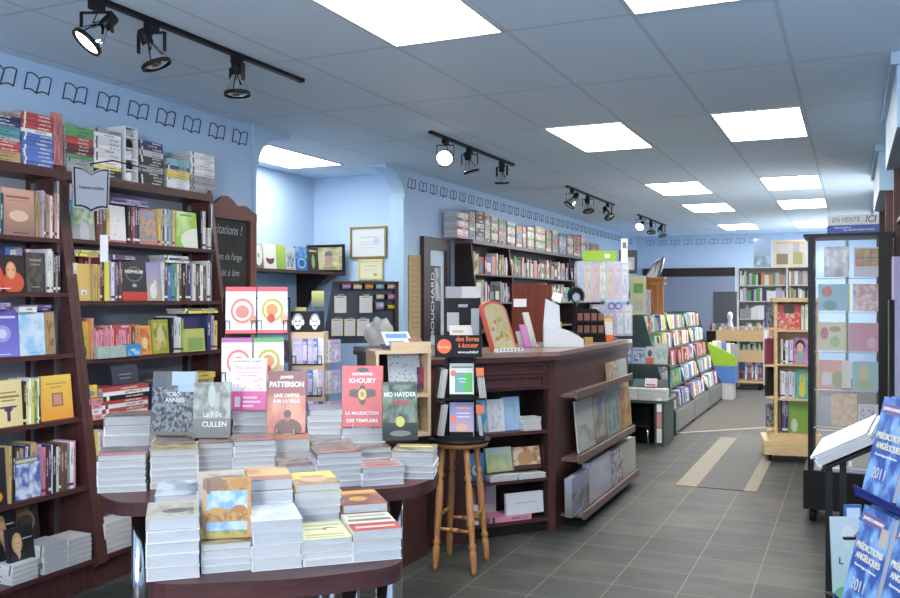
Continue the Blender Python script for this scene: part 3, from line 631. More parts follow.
f.lying(78, 100, f.z_of(85, 256.5), 0, 'yellow yellow', 2, 'yellow pair above the ochre cover', zt=f.z_of(85, 250))
def cover_text(o, s, ux, uz, size, col, w=None, name='title', bold=0):
    M = world(o); c = M @ V((ux-.5, -.5, uz-.5)); X = (M.to_3x3() @ V((1, 0, 0))).normalized(); Z = (M.to_3x3() @ V((0, 0, 1))).normalized(); N = X.cross(Z)
    ww = (M.to_3x3() @ V((1, 0, 0))).length
    return text(s, c+N*.0008, X, Z, size, mat('ink_'+col, CNAMES[col], .5), o, name, w=w*ww if w else None, bold=bold)
cover_text(nb, 'NEPHILIM', .5, .72, .028, 'white', .72, bold=.0008)
z = SHZ[3]; f = SF(z); p = PB[3]
f.face(79.5, 91.5, z, 322, c_tor, 'tall orange botanical cover', p, parts=True); f.spines(91.8, 95, z, 320, 'orange salmon', 2, p); f.spines(95.3, 130, z, 329, 'pink pink salmon pink red pink', 17, p, cat='booklet', name='booklet'); f.lying(109, 130, f.z_of(118, 329), 0, 'red', 1, 'top of the pink booklets', zt=f.z_of(118, 325))
f.spines(130.5, 140, z, 326, 'orange maroon gold orange', 4, p); f.face(140.5, 153.5, z, 326, c_orsp, 'orange patterned cover', p, parts=True); f.face(154.3, 171, z, 320, c_gyel, 'green cover with seated figure', p, parts=True)
f.spines(172, 175, z, 317, 'black black', 2, p); f.spines(175.3, 181.5, z, 316, 'silver white', 2, p); f.spines(182, 184.5, z, 320, 'lime tan', 2, p)
f.face(185, 208, z, 314, c_navyb, 'navy slipcase box', p, back=.02); f.spines(208.5, 215, z, 314, 'navy lilac', 2, p)
ff = Face((xf(z)+.0, 0, 0), (0, 1, 0), (1, 0, 0))
ff.face(96, 108, z, 347, c_tealc, 'small grey-green boxed card set', p, back=-.03, thick=.03, tilt=2, cat='card box', name='card_box'); ff.face(108.5, 124.5, z, 346, c_tealc, 'small teal boxed card set with figure', p, back=-.03, thick=.03, tilt=2, cat='card box', name='card_box'); ff.face(125, 139.5, z, 344, c_bluec, 'small bright blue boxed card set', p, back=-.03, thick=.03, tilt=2, cat='card box', name='card_box')
ff.face(184.5, 203, z, 329, c_gsm, 'small green cover with white hand shape', p, back=-.03, tilt=3); f.lying(184, 219, f.z_of(200, 313.5), 0, 'yellow olive', 2, 'top of the navy slipcase', zt=f.z_of(200, 308.5)); f.spines(215.3, 218.5, z, 322, 'yellow', 1, p)
z = SHZ[4]; f = SF(z); p = PB[4]
f.face(88, 102, z+.12, 386, cov('yellow_sun', (.75, .5, .08), None, None, ell=[(.5, .35, .3, .2, (.15, .3, .5))]), 'yellow and blue cover', p, back=.02); f.lying(89, 103, z, 0, 'salmon white pink', 4, 'pile under the yellow and blue cover', zt=z+.118)
f.lying(103, 150, z, 0, 'white red white red black', 7, 'fourth shelf wide pile', zt=f.z_of(125, 386)); f.face(120, 146, f.z_of(125, 386), 366, c_dkbox, 'dark blue boxed book standing on a pile', p, back=.04, tilt=10)
f.spines(152, 198, z, 380, 'navy white black green red tan', 13, p); f.lying(186, 215, z, 0, 'gold yellow orange', 5, 'fourth shelf right pile', zt=f.z_of(200, 373))
z = SHZ[5]; f = SF(z); p = PB[5]
f.spines(98, 104, z, 432, 'yellow white lilac yellow salmon white', 4, p)
z = SHZ[6]; f = SF(z); p = PB[6]
f.face(103, 118, z, 498, cov('bw_letters', (.6, .6, .6), None, [((.03, .03, .03), (.65, .65, .65), 5, (.2, .4, 1, 1), .5)]), 'black and white lettered cover', p, parts=True, tilt=6, back=.1); f.face(116, 132, z, 497, auto_cov('blkpink', (.05, .04, .04), (.6, .4, .35), (.05, .05, .06), 4), 'black and pink cover', p, tilt=6, back=.1)
pile(f, 105, 133, z, 520, 5, 'bottom shelf pile of chalkboard-side bookcase')
# ---- what stands on top of these two cases
z = SHZ[0]+.0005; f = Face((xf(z)-.005, 0, 0), (0, 1, 0), (1, 0, 0)); PT = 'stack'
def colstack(u0, u1, vt, spec, place, cat='book', zt=None, name='book', depth=.2):
    """spec: list of (colour, how many) from the bottom up"""
    a, b = f.s_of(u0), f.s_of(u1); top = f.z_of((u0+u1)/2, vt); n = sum(k for _, k in spec); th = (top-z)/n; i = 0
    for c, k in spec:
        for _ in range(k):
            book(f.at((a+b)/2+random.uniform(-.004, .004), z+th*(i+.5)+.0004, depth/2+random.uniform(0, .008)), -f.n, f.e, (depth, th*.95, (b-a)*.98), c,
                 label=f'{c} {cat} lying flat, {ordn(i)} from the bottom of {place}', cat=cat, group=cat+'s in '+place, name=name); i += 1
colstack(-22, 21, 110, [('gold', 3), ('red', 3), ('silver', 1), ('teal', 3), ('navy', 3), ('tan', 1)], 'top-left stack', cat='comic album', name='comic_album')
colstack(22, 54, 114, [('blue', 8), ('white', 1), ('red', 4)], 'blue stack on bookcase top', cat='comic album', name='comic_album')
f.face(55.5, 64.5, z, 113, cov('pinkred', (.60, .22, .20), None, [((.6, .22, .2), (.3, .1, .12), 5, (.1, .1, .9, .9), .5)]), 'red and pink album standing upright', 'bookcase top', tilt=1)
colstack(67, 94, 127, [('grey', 4), ('green', 1), ('maroon', 3), ('red', 2), ('green', 3)], 'green and red stack', cat='comic album', name='comic_album')
colstack(94.5, 122, 130, [('black', 2), ('yellow', 1), ('white', 8), ('grey', 1)], 'white stack beside CD rack', cat='magazine', name='magazine')
colstack(140, 164, 142, [('black', 4), ('grey', 2), ('black', 3), ('silver', 2), ('navy', 3)], 'black stack on bookcase top', cat='magazine', name='magazine')
colstack(167, 190, 160, [('white', 5), ('yellow', 4), ('navy', 2), ('turquoise', 3)], 'yellow and blue stack', cat='magazine', name='magazine')
colstack(191, 215, 154, [('grey', 6), ('white', 8)], 'white stack at the chalkboard end', cat='magazine', name='magazine')
def cd_rack():
    a, b = f.at(f.s_of(125), z), f.at(f.s_of(138), z); top = f.z_of(131, 127); t = thing('disc_rack', 'pale disc storage rack with round openings standing on the bookcase top', 'rack', (a+b)/2-V((.08, 0, 0)))
    W = (b-a).length; H = top-z; cy = (a.y+b.y)/2; n = 5
    build(MB().b2((a.x-.14, a.y, z), (a.x-.13, b.y, top)), 'back_panel', WHITEP, t)
    for yy in (a.y, b.y-.008): build(MB().b2((a.x-.13, yy, z), (a.x, yy+.008, top)), 'side_panel', WHITEP, t)
    for k in range(n+1):
        zz = z+(H-.008)*k/n; build(MB().b2((a.x-.13, a.y+.008, zz), (a.x, b.y-.008, zz+.008)), 'divider', WHITEP, t)
        if k < n: build(MB().tube((a.x-.12, cy, zz+H/n*.5), (a.x-.02, cy, zz+H/n*.5), min(W*.36, H/n*.4), seg=18), 'disc_spool', BLACK if k % 2 else BRUSH, t)
cd_rack()
# ---- hanging aisle sign: an open-book shaped panel on a bracket
def shelf_sign():
    P = atd(91, 188, 4.82); t = thing('shelf_sign', 'grey open-book shaped category sign hanging on a bracket from the bookcase', 'sign', P)
    X = V((math.cos(math.radians(62)), math.sin(math.radians(62)), 0)); w_, h_ = .10, .115
    def outl(k):
        pts = []
        for i in range(9):
            a = -1+2*i/8; pts.append((a*w_*k, (h_-.03*(1-abs(a))*1.2+.012*math.sin(abs(a)*math.pi))*k))
        for i in range(9):
            a = 1-2*i/8; pts.append((a*w_*k*(.93), (-h_-.03*(1-abs(a))*.8+.012*math.sin(abs(a)*math.pi))*k))
        return pts
    N = X.cross(UP)
    for k, m, nm, off in ((1.0, mat('sign_silver', (.33, .36, .42), .4), 'rim', 0), (.93, BLACK, 'outline', .003), (.85, mat('sign_grey', (.27, .30, .36), .4), 'panel', .0045)):
        build(MB().prism([P+X*a+UP*b+N*off for a, b in outl(k)], N*.003), nm, m, t)
    text('Sciences occultes', P+N*.009, X, UP, .028, BLACK, t, 'lettering', w=.13)
    q = P+UP*.12; build(MB().path([q, q+UP*.012, q+UP*.03+FW*.0+RT*.12, q+UP*.03+RT*.2+FW*.3], .004), 'bracket', BLKMET, t)
shelf_sign()
# hanging bookmark ribbon and chime
def chime():
    P = atd(103, 238, 4.93); t = thing('hanging_tag', 'white and yellow hanging strip dangling over the third bookcase shelf', 'hanging strip', P)
    p1 = atd(103, 236, 4.93)
    build(MB().prism([atd(100, 235, 4.93), atd(108, 235, 4.93), atd(108, 262, 4.93), atd(100, 262, 4.93)], FW*.004), 'white_strip', WHITE, t)
    build(MB().path([atd(104, 205, 4.93), atd(104, 235, 4.93)], .0015, 6), 'string', BLACK, t)
    build(MB().prism([atd(105, 262, 4.93), atd(108.5, 262, 4.93), atd(109, 301, 4.93), atd(105.5, 301, 4.93)], FW*.004), 'yellow_strip', mat('yellow_plastic', (.7, .62, .03), .5), t)
    build(MB().path([atd(105, 301, 4.93), atd(106, 309, 4.93)], .006, 6), 'tassel', DARKW, t)
chime()
# ---------------------------------------------------------------- chalkboard
def chalkboard():
    R_ = V((-4.225, 5.585, 0)); X = hdir(90); W = .72; z0, z1 = .85, 2.18; L0 = R_-X*W; N = X.cross(UP)
    L0.z = 0; t = thing('chalkboard', 'tall slate chalkboard in scalloped mahogany frame hanging beside the alcove', 'chalkboard', L0+X*W/2+UP*z0)
    f_ = .075
    build(MB().prism([L0+X*f_+UP*(z0+f_), L0+X*(W-f_)+UP*(z0+f_), L0+X*(W-f_)+UP*(z1-.02), L0+X*f_+UP*(z1-.02)], -N*.012), 'slate', mat('slate_board', (.025, .028, .027), .8, noise=(.045, .048, .046), bscale=4), t)
    build(MB().prism([L0+UP*z0, L0+X*f_+UP*z0, L0+X*f_+UP*z1, L0+UP*z1], N*.025), 'frame_side', REDWOOD, t); build(MB().prism([L0+X*(W-f_)+UP*z0, L0+X*W+UP*z0, L0+X*W+UP*z1, L0+X*(W-f_)+UP*z1], N*.025), 'frame_side', REDWOOD, t)
    build(MB().prism([L0+X*f_+UP*z0, L0+X*(W-f_)+UP*z0, L0+X*(W-f_)+UP*(z0+f_), L0+X*f_+UP*(z0+f_)], N*.025), 'frame_bottom', REDWOOD, t)
    pts = [L0+UP*(z1-.03), L0+X*W+UP*(z1-.03)]
    for i in range(25):
        a = 1-i/24; q = abs(a-.5)*2; h_ = .03+.055*(1-q)**.6+.055*max(0, math.cos(min(q/.36, 1)*math.pi/2))*1+.025*max(0, math.cos((q-.62)/.2*math.pi/2) if abs(q-.62) < .2 else 0)
        pts.append(L0+X*(a*W)+UP*(z1+h_))
    build(MB().prism(pts, N*.028), 'frame_crown', REDWOOD, t)
    CH = mat('chalk', (.42, .44, .44), .9); c = L0+X*W*.5+N*.002
    for i, (s, z_, sz, w_) in enumerate((('citations !', 2.07, .1, .33), ('', 1.94, .06, .3), ('mots de l\'ange', 1.87, .07, .33), ('prêt à lire', 1.75, .07, .27), ('une leçon', 1.55, .07, .28), ('la table', 1.38, .07, .25))):
        if i == 1: continue
        text(s, V((c.x, c.y, z_))+X*.04, X, UP, sz, CH, t, 'chalk_writing', w=w_, shear=.3)
chalkboard()
# ================================================================ ALCOVE
def alcove():
    xs = -5.06; z = 1.85
    t = thing('bracket_shelf', 'long dark wooden shelf on curved brackets along the alcove wall', 'shelf', (-5.27, 7.5, z))
    build(MB().b2((-5.475, 6.3, z-.03), (xs, 8.32, z)), 'shelf_board', MAHOGH, t)
    build(MB().b2((-5.475, 6.3, z-.62), (-5.455, 8.32, z-.03)), 'back_rail', TRIMM, t)
    for y in (6.55, 7.95):
        pts = [(-5.454, y, z-.03), (xs+.05, y, z-.03)]
        for k in range(9):
            a = k/8; pts.append((xs+.05-.34*math.sin(a*math.pi/2)-.0, y, z-.06-.36*a+.05*math.sin(a*math.pi*2)))
        pts.append((-5.454, y, z-.44)); build(MB().prism(pts, (0, .035, 0)), 'bracket', DARKW, t)
    fc = Face((xs-.02, 0, 0), (0, 1, 0), (1, 0, 0)); pl = 'alcove shelf'
    fc.face(256.5, 265, z, 243, cov('disc_white', (.5, .52, .5), (.1, .12, .12), ell=[(.45, .5, .42, .4, (.7, .7, .68)), (.45, .5, .12, .1, (.2, .3, .25))]), 'case with white disc cover', pl)
    fc.face(265.5, 278, z, 244, cov('bowl', (.72, .72, .68), None, ell=[(.5, .38, .32, .2, (.15, .03, .02)), (.5, .5, .34, .1, (.72, .72, .68))]), 'white cover with dark red bowl', pl)
    fc.face(278.4, 287, z, 245, cov('limegreen', (.38, .55, .08), (.25, .42, .06)), 'lime green cover', pl)
    fc.face(288, 297, z, 248, auto_cov('mount', (.5, .55, .6), (.1, .12, .14), (.4, .5, .6), 9), 'grey landscape cover', pl)
    fc.face(297.5, 309, z, 247, cov('bluecircle', (.03, .15, .5), None, [((.03, .15, .5), (.2, .45, .7), 4, (0, .5, 1, 1), .5)], ell=[(.5, .3, .35, .22, (.3, .55, .75)), (.5, .3, .25, .15, (.02, .08, .3))]), 'bright blue cover with circle', pl)
    fc.face(309.5, 320, z, 248, cov('blackfig', (.02, .02, .02), None, None, [(.15, .82, .85, .9, (.6, .6, .1))], ell=[(.5, .4, .15, .3, (.35, .5, .15))]), 'black cover with yellow title', pl)
    # framed picture standing at the end of the shelf
    P0, P1 = aty(302, 272, 8.2), aty(345, 272, 8.2)
    def framed(name, lab, cat, p0, p1, h, fw, fm, pm, mat_m=None, N=V((0, -1, 0))):
        X = (p1-p0).normalized(); W = (p1-p0).length; t = thing(name, lab, cat, (p0+p1)/2)
        for a, b in (((0, 0), (W, fw)), ((0, h-fw), (W, h)), ((0, fw), (fw, h-fw)), ((W-fw, fw), (W, h-fw))):
            build(MB().prism([p0+X*a[0]+UP*a[1], p0+X*b[0]+UP*a[1], p0+X*b[0]+UP*b[1], p0+X*a[0]+UP*b[1]], N*.022), 'frame', fm, t)
        c = p0+X*W/2+UP*h/2
        part_slab('picture', t, c+N*.006, X, UP, (W-2*fw, .008, h-2*fw), pm)
        return t
    P0.z = P1.z = z+.002
    framed('framed_picture', 'black framed picture of a village tower standing on the alcove shelf', 'framed picture', P0, P1, .30, .025, BLACK, cov('village', (.45, .42, .25), (.30, .30, .12), [((.5, .48, .3), (.25, .24, .1), 3, (0, 0, 1, 1), .5)], [(.56, .2, .74, .62, (.35, .25, .2))], ell=[(.65, .62, .1, .2, (.15, .13, .13))]))
    a, b = aty(351, 259, 8.325), aty(387, 258, 8.325); b.z = a.z
    framed('framed_certificate', 'white certificate in a narrow gold frame on the alcove end wall', 'certificate', a, b, .345, .022, GOLD, cov('cert', (.60, .63, .65), None, None, [(.25, .68, .75, .71, (.35, .4, .45)), (.2, .5, .8, .52, (.45, .48, .5)), (.2, .42, .8, .44, (.45, .48, .5)), (.3, .3, .7, .32, (.45, .48, .5))], ell=[(.75, .55, .1, .12, (.45, .5, .65))]))
    a, b = aty(359, 280, 8.325), aty(383.5, 280, 8.325); b.z = a.z
    framed('framed_certificate', 'small yellow bordered certificate below the gold framed one', 'certificate', a, b, .22, .02, mat('yellow_card', (.66, .60, .22), .5), cov('cert2', (.68, .66, .48), None, None, [(.2, .7, .8, .73, (.3, .3, .2)), (.2, .5, .8, .52, (.4, .4, .3)), (.2, .4, .8, .42, (.4, .4, .3))], ell=[(.72, .2, .09, .09, (.3, .38, .1))]))
alcove()
# wall strip and framed doorway with poster beyond the arch
t = build(MB().prism([atx(408, 255, LX+.001), atx(420, 255, LX+.001), atx(420, 350, LX+.001), atx(408, 350, LX+.001)], (.012, 0, 0)), 'pinned_chart', mat('kraft_paper', (.50, .38, .20), .8, noise=(.44, .33, .17), bscale=20)); tag(t, 'tall narrow kraft brown chart pinned to the blue wall beside the arch', 'chart')
for i in range(14):
    y0, y1 = atx(410, 300, LX).y, atx(418, 300, LX).y; zz = 1.25+i*.055; build(MB().b2((LX+.013, y0, zz), (LX+.0145, y1, zz+.006)), 'tick_mark', mat('tick_brown', (.3, .2, .1), .8), t)
def doorway():
    y0, y1 = atx(420, 300, LX).y, atx(447, 300, LX).y; zt = 2.24; fw = .16
    d = thing('door_1', None, None, (LX+.03, (y0+y1)/2, 0)); d['kind'] = 'structure'
    for a, b, lo, hi in ((y0, y0+fw, 0, zt), (y1-fw*.7, y1, 0, zt), (y0+fw, y1-fw*.7, zt-.13, zt)):
        build(MB().b2((LX+.001, a, lo), (LX+.05, b, hi)), 'door_frame', mat('plum_frame', (.05, .03, .035), .4), d)
    build(MB().b2((LX+.002, y0+fw, 0), (LX+.015, y1-fw*.7, zt-.13)), 'door_panel', mat('pale_door', (.55, .66, .76), .5), d)
    p0 = V((LX+.018, y0+fw+.02, 1.15)); W = (y1-y0)-fw*1.7-.10; Hh = .78
    o = book(p0+V((.004, W/2, Hh/2)), (0, 1, 0), UP, (W*.8, .006, Hh), m=cov('poster_bw', (.05, .06, .08), (.03, .03, .04), [((.04, .04, .05), (.5, .52, .55), 3, (.35, .5, 1, .97), .5)], [(.0, 0, .3, 1, (.02, .02, .025))]), label='tall black and white portrait poster on the pale door', cat='poster', name='poster', slab=True)
    text('BOUCHARD', p0+V((.0095, W*.25, Hh*.45)), UP, (0, -1, 0), .11, WHITE, o, 'lettering', w=.7)
doorway()

# ================================================================ DISPLAY TABLES
TZ = .75
def tabletop(pts, lab, legs, grp):
    c = sum(pts, V((0, 0, 0)))/len(pts); t = thing('display_table', lab, 'table', (c.x, c.y, 0), grp)
    mb = MB().prism([V((p.x, p.y, TZ-.055)) for p in pts], (0, 0, .055)); build(mb, 'tabletop', MAHOGH, t)
    for (x, y) in legs:
        l = build(MB().tube((x, y, 0.008), (x, y, TZ-.056), .03, seg=20), 'leg', CHROME, t); build(MB().tube((x, y, 0), (x, y, .03), .036, seg=16), 'foot', BLACK, l)
nb = hdir(41+90)
def smooth_poly(pts, r=.06):
    out = []; n = len(pts)
    for i in range(n):
        a, b, c = pts[i-1], pts[i], pts[(i+1) % n]; u = (a-b).normalized()*min(r, (a-b).length*.45); w_ = (c-b).normalized()*min(r, (c-b).length*.45)
        for k in range(5):
            s = k/4; out.append((b+u)*(1-s)**2+b*2*s*(1-s)+(b+w_)*s*s)
    return out
Fp = [atz(144, 586, TZ), atz(300, 579, TZ), atz(396, 567, TZ), atz(405, 556, TZ)]
front_pts = [Fp[0], Fp[1], Fp[2], Fp[3], Fp[3]+nb*.42, Fp[0]+nb*.50+hdir(41)*.02]
Rp = [atz(96, 494, TZ), atz(120, 504, TZ), atz(336, 491, TZ), atz(405, 488, TZ), atz(432, 480, TZ), atz(441, 470, TZ)]
rear_pts = Rp+[Rp[5]+nb*.2, atz(400, 457, TZ), atz(150, 455, TZ)]
def lg(u, v, z=TZ-.1): p = atz(u, v, z); return (p.x, p.y)
tabletop(smooth_poly(front_pts, .1), 'low half-round mahogany display table nearest the camera, piled with paperbacks', [lg(193, 592), lg(350, 580), lg(385, 575), (front_pts[4].x-.15, front_pts[4].y-.1), (front_pts[5].x+.1, front_pts[5].y)], 'mahogany tables piled with paperbacks')
tabletop(smooth_poly(rear_pts, .1), 'mahogany display table behind the nearest one, with standing novels on it', [lg(139, 520), lg(396, 500), lg(300, 470), lg(175, 465)], 'mahogany tables piled with paperbacks')

def stack(ul, vb, ur, n, vt, top, place, phi=41, dep=.215, z=TZ, jit=.004, tcol='white', back=None, seal=False):
    """n paperbacks lying flat, bottom edges to the camera; (ul,vb) near left bottom corner in the photo, ur its right corner, vt the top edge"""
    P = atz(ul, vb, z) if back is None else None
    e = hdir(phi); nn = hdir(phi+90)
    # width: solve ray through ur with vertical plane containing P and e
    Q = onp(ur, 400, P, nn); W = (V((Q.x, Q.y, 0))-V((P.x, P.y, 0))).length
    d = P.dot(FW); H = EYE+(300-vt)/F_PX*d-z; th = H/n
    for i in range(n):
        j = random.uniform(-jit, jit); k = random.uniform(-jit, jit)
        c = P+e*(W/2+j)+nn*(dep/2+k+jit)+UP*(th*(i+.5)+.0006); tw = random.uniform(-1.2, 1.2)
        book(c, hdir(phi+tw), hdir(phi+90+tw), (W, th*.965, dep), tcol, m=(top if i == n-1 else None),
             label=f"paperback, {'topmost' if i == n-1 else ordn(i)+' from bottom'} of {place}", cat='paperback', name='paperback', parts=True, group='paperbacks in '+place)
    return P+e*W/2+UP*H, W, e, nn, H
def stand(ul, vb, ur, vt, m, lab, z, phi=30, tilt=14, thick=.028, easel=True):
    """novel displayed upright, leaning back; returns the object"""
    P = atz(ul, vb, z); e = hdir(phi); nn = hdir(phi+90)
    Q = onp(ur, 400, P, nn); W = (V((Q.x, Q.y, 0))-V((P.x, P.y, 0))).length
    d = P.dot(FW); H = EYE+(300-vt)/F_PX*d-z
    Z = (UP*math.cos(math.radians(tilt))+nn*math.sin(math.radians(tilt)))
    H = H/math.cos(math.radians(tilt))*1.02
    c = P+e*W/2+Z*(H/2)+nn*thick*.55+UP*.002
    o = book(c, e, Z, (W, thick, H), m=m, label=lab, parts=True, group=None)
    if easel:
        s = MB(); b0 = P+e*W*.28+UP*.003; b1 = P+e*W*.72+UP*.003
        for b in (b0, b1): s.path([b-nn*.02+UP*.02, b-nn*.022, b+nn*.09], .0018, 6)
        s.path([b0-nn*.022, b1-nn*.022], .0018, 6); s.path([b0+nn*.09, (b0+b1)/2+nn*.085+UP*.14, b1+nn*.09], .0018, 6)
        x = build(s, 'wire_easel', mat('wire_white', (.7, .7, .72), .3, .6)); tag(x, 'small wire easel holding up '+lab.split(' on ')[0].split(',')[0][:60], 'easel', 'wire easels on the tables')
    return o
t_silver = cov('cov_silver', (.36, .42, .48), (.28, .32, .36), [((.3, .34, .38), (.55, .62, .7), 2, (0, 0, 1, 1), .5)])
t_stone = cov('cov_stone', (.5, .48, .42), None, [((.52, .5, .44), (.2, .19, .17), 2.5, (.1, .1, .9, .8), .5)], ell=[(.55, .4, .25, .14, (.16, .15, .15))])
t_aut = cov('cov_autumn', (.50, .25, .07), None, [((.20, .34, .60), (.45, .56, .70), 4, (.08, .04, .92, .96), .5), ((.30, .12, .03), (.45, .26, .08), 9, (.08, .78, .92, .96), .5), ((.34, .12, .03), (.50, .30, .06), 10, (.08, .27, .92, .47), .5), ((.18, .22, .05), (.40, .36, .08), 6, (.08, .04, .92, .13), .5)], [(.08, .74, .16, .96, (.16, .08, .04))], ell=[(.2, .9, .25, .12, (.22, .12, .05)), (.75, .9, .2, .08, (.45, .2, .04)), (.3, .45, .18, .06, (.5, .25, .05)), (.75, .47, .15, .07, (.42, .16, .03))])
t_autlow = cov('cov_autlow', (.42, .40, .28), None, [((.45, .45, .3), (.3, .2, .08), 4, (0, 0, 1, 1), .5)], [(.2, .8, .8, .9, (.6, .55, .3))])
t_clear = cov('cov_clear', (.58, .62, .66), None, [((.55, .6, .64), (.75, .78, .82), 2, (0, 0, 1, 1), .5)], rough=.12)
t_yel = cov('cov_paleyellow', (.68, .68, .42), None, None, [(.1, .72, .9, .80, (.35, .35, .2)), (.12, .52, .5, .6, (.4, .4, .25)), (.12, .2, .88, .28, (.38, .38, .22)), (.12, .08, .88, .14, (.4, .4, .25))], ell=[(.66, .55, .16, .08, (.12, .12, .08)), (.7, .52, .12, .06, (.68, .68, .42))])
t_red = cov('cov_redband', (.62, .60, .50), None, None, [(0, 0, 1, .42, (.40, .04, .04)), (.05, .55, .95, .68, (.12, .14, .12)), (.1, .8, .9, .9, (.3, .3, .25)), (.1, .15, .9, .25, (.6, .5, .45))])
t_org = cov('cov_orangetop', (.50, .33, .10), None, [((.55, .36, .1), (.25, .08, .05), 2, (0, .2, 1, 1), .5)], [(0, 0, 1, .3, (.24, .06, .05))])
t_brn = cov('cov_brown', (.30, .13, .06), None, [((.3, .12, .08), (.12, .03, .03), 2.5, (0, 0, 1, .75), .5)], [(0, .75, 1, 1, (.6, .36, .08))], ell=[(.45, .4, .2, .15, (.5, .3, .05))])
t_face = cov('cov_yellowface', (.62, .50, .05), None, [((.3, .2, .12), (.15, .08, .05), 3, (0, 0, 1, .45), .5)], ell=[(.5, .42, .28, .22, (.55, .3, .15)), (.5, .62, .3, .1, (.35, .2, .1))])
t_pinkc = cov('cov_pink', (.16, .15, .17), None, [((.15, .14, .16), (.4, .35, .35), 2, (0, .3, 1, 1), .5)], [(0, 0, 1, .25, (.6, .25, .28))])
t_tan = cov('cov_tan', (.42, .36, .22), None, [((.45, .38, .22), (.15, .12, .05), 3, (.05, .05, .95, .9), .5)])
t_green = cov('cov_greenred', (.42, .40, .30), None, [((.5, .2, .12), (.25, .3, .2), 3, (0, 0, 1, .8), .5)], [(0, 0, 1, .2, (.5, .18, .15))])
t_grey = cov('cov_grey', (.22, .24, .29), (.26, .28, .33))
t_redgr = cov('cov_greyred', (.2, .17, .16), None, [((.25, .2, .18), (.1, .08, .08), 3, (0, 0, 1, 1), .5)], [(.1, .12, .9, .3, (.42, .16, .12))])
t_sil2 = cov('cov_greybrown', (.3, .27, .27), None, [((.32, .28, .28), (.14, .1, .1), 3, (0, 0, 1, 1), .5)])
t_redtx = cov('cov_redtext', (.35, .33, .32), None, None, [(.1, .1, .9, .3, (.4, .08, .08)), (.1, .4, .9, .52, (.4, .08, .08)), (.15, .7, .85, .8, (.12, .1, .1))])
t_yg = cov('cov_yellowtitle', (.25, .25, .18), None, [((.28, .28, .22), (.12, .12, .1), 3, (0, 0, 1, 1), .5)], [(.1, .6, .9, .8, (.6, .58, .15)), (.1, .15, .9, .2, (.5, .5, .45))])
# rear table, back to front
stack(103, 448, 150, 2, 418, t_sil2, 'the leftmost rear stack', z=TZ+.0, phi=38, dep=.2) if False else None
def estack(ul, vb, ur, n, vt, z, top, place, **k): return stack(ul, vb, ur, n, vt, top, place, z=z, **k)
stack(103, 466, 150, 5, 417, t_sil2, 'the tall far-left rear-table stack', phi=36)
stack(97, 494, 146, 6, 456, t_pinkc, 'the pink-edged far-left stack', phi=38)
stack(150, 490, 198, 6, 451, t_tan, 'the tan-covered rear stack', phi=40)
a = stack(152, 476, 192, 3, 444, t_sil2, 'the stack under the cathedral novel', phi=36)
stack(196, 480, 235, 6, 444, t_redgr, 'the stack under the grey forest novel', phi=36)
stack(232, 465, 268, 8, 413, t_grey, 'the tall stack behind the pink novel', phi=34)
stack(232, 482, 275, 3, 466, t_redgr, 'the low stack before the pink novel', phi=40) if False else stack(233, 484, 276, 8, 442, t_redgr, 'the stack in front of the pink novel', phi=40)
stack(270, 474, 311, 3, 440, t_green, 'the stack under the red thriller', phi=38); stack(278, 487, 320, 3, 467, t_sil2, 'the low stack before the red thriller', phi=40)
stack(308, 466, 342, 9, 410, t_grey, 'the plain grey-topped tall stack', phi=34)
stack(341, 466, 385, 5, 429, t_grey, 'the stack under the red Templar novel', phi=38)
stack(313, 474, 354, 6, 446, t_sil2, 'the second-row stack left of centre', phi=38); stack(316, 489, 362, 6, 454, t_redgr, 'the front-edge stack right of centre', phi=41)
stack(354, 470, 392, 4, 449, t_sil2, 'the second-row stack below the Templar novel', phi=41); stack(362, 487, 405, 3, 468, t_redtx, 'the red-lettered front-edge stack', phi=41)
stack(391, 479, 434, 4, 452, t_yg, 'the yellow-titled right-end stack', phi=20, dep=.22)
# rear novels on display
c_cath = cov('cathedral', (.12, .13, .15), (.08, .09, .09), [((.04, .045, .05), (.26, .29, .32), 14, (0, 0, 1, .75), .5)], [(.45, .78, 1, 1, (.45, .58, .72)), (.6, .68, 1, .8, (.42, .55, .68)), (.2, .695, .85, .70, (.5, .5, .5)), (.2, .47, .85, .475, (.5, .5, .5)), (0, 0, 1, .06, (.2, .17, .15))], ell=[(.42, .85, .1, .2, (.13, .15, .17))])
c_wood = cov('greyforest', (.26, .29, .27), (.13, .13, .12), [((.16, .18, .17), (.38, .41, .38), 5, (0, .35, 1, 1), .5)], ell=[(.5, .75, .1, .2, (.42, .5, .42))])
c_pnk = cov('pinknovel', (.80, .77, .78), None, None, [(0, 0, 1, .36, (.75, .12, .38)), (.12, .06, .28, .26, (.8, .7, .75)), (.35, .22, .75, .26, (.82, .6, .7)), (.35, .14, .85, .18, (.82, .6, .7)), (.35, .06, .65, .10, (.82, .6, .7))], dots=(13, .28, (.08, .38, .92, .62), (.75, .25, .32)))
c_red = cov('redthriller', (.22, .06, .06), (.50, .11, .08), [((.48, .13, .09), (.65, .3, .2), 2, (0, 0, 1, .6), .5)], ell=[(.55, .06, .36, .17, (.13, .05, .05)), (.53, .27, .10, .085, (.34, .14, .11)), (.53, .31, .10, .06, (.10, .04, .04))])
c_temp = cov('templar', (.58, .06, .07), (.50, .05, .06), None, None, ell=[(.5, .52, .34, .05, (.02, .02, .02)), (.5, .52, .1, .17, (.02, .02, .02)), (.3, .57, .13, .05, (.02, .02, .02)), (.7, .57, .13, .05, (.02, .02, .02)), (.5, .53, .1, .09, (.62, .42, .08)), (.5, .53, .05, .05, (.3, .16, .03)), (.5, .93, .15, .04, (.02, .02, .02))])
c_grn = cov('greenthriller', (.10, .13, .11), (.02, .03, .025), [((.05, .08, .06), (.22, .27, .22), 3, (0, .3, 1, .95), .5)], ell=[(.5, .32, .13, .09, (.55, .52, .15)), (.5, .12, .3, .05, (.2, .2, .18))])
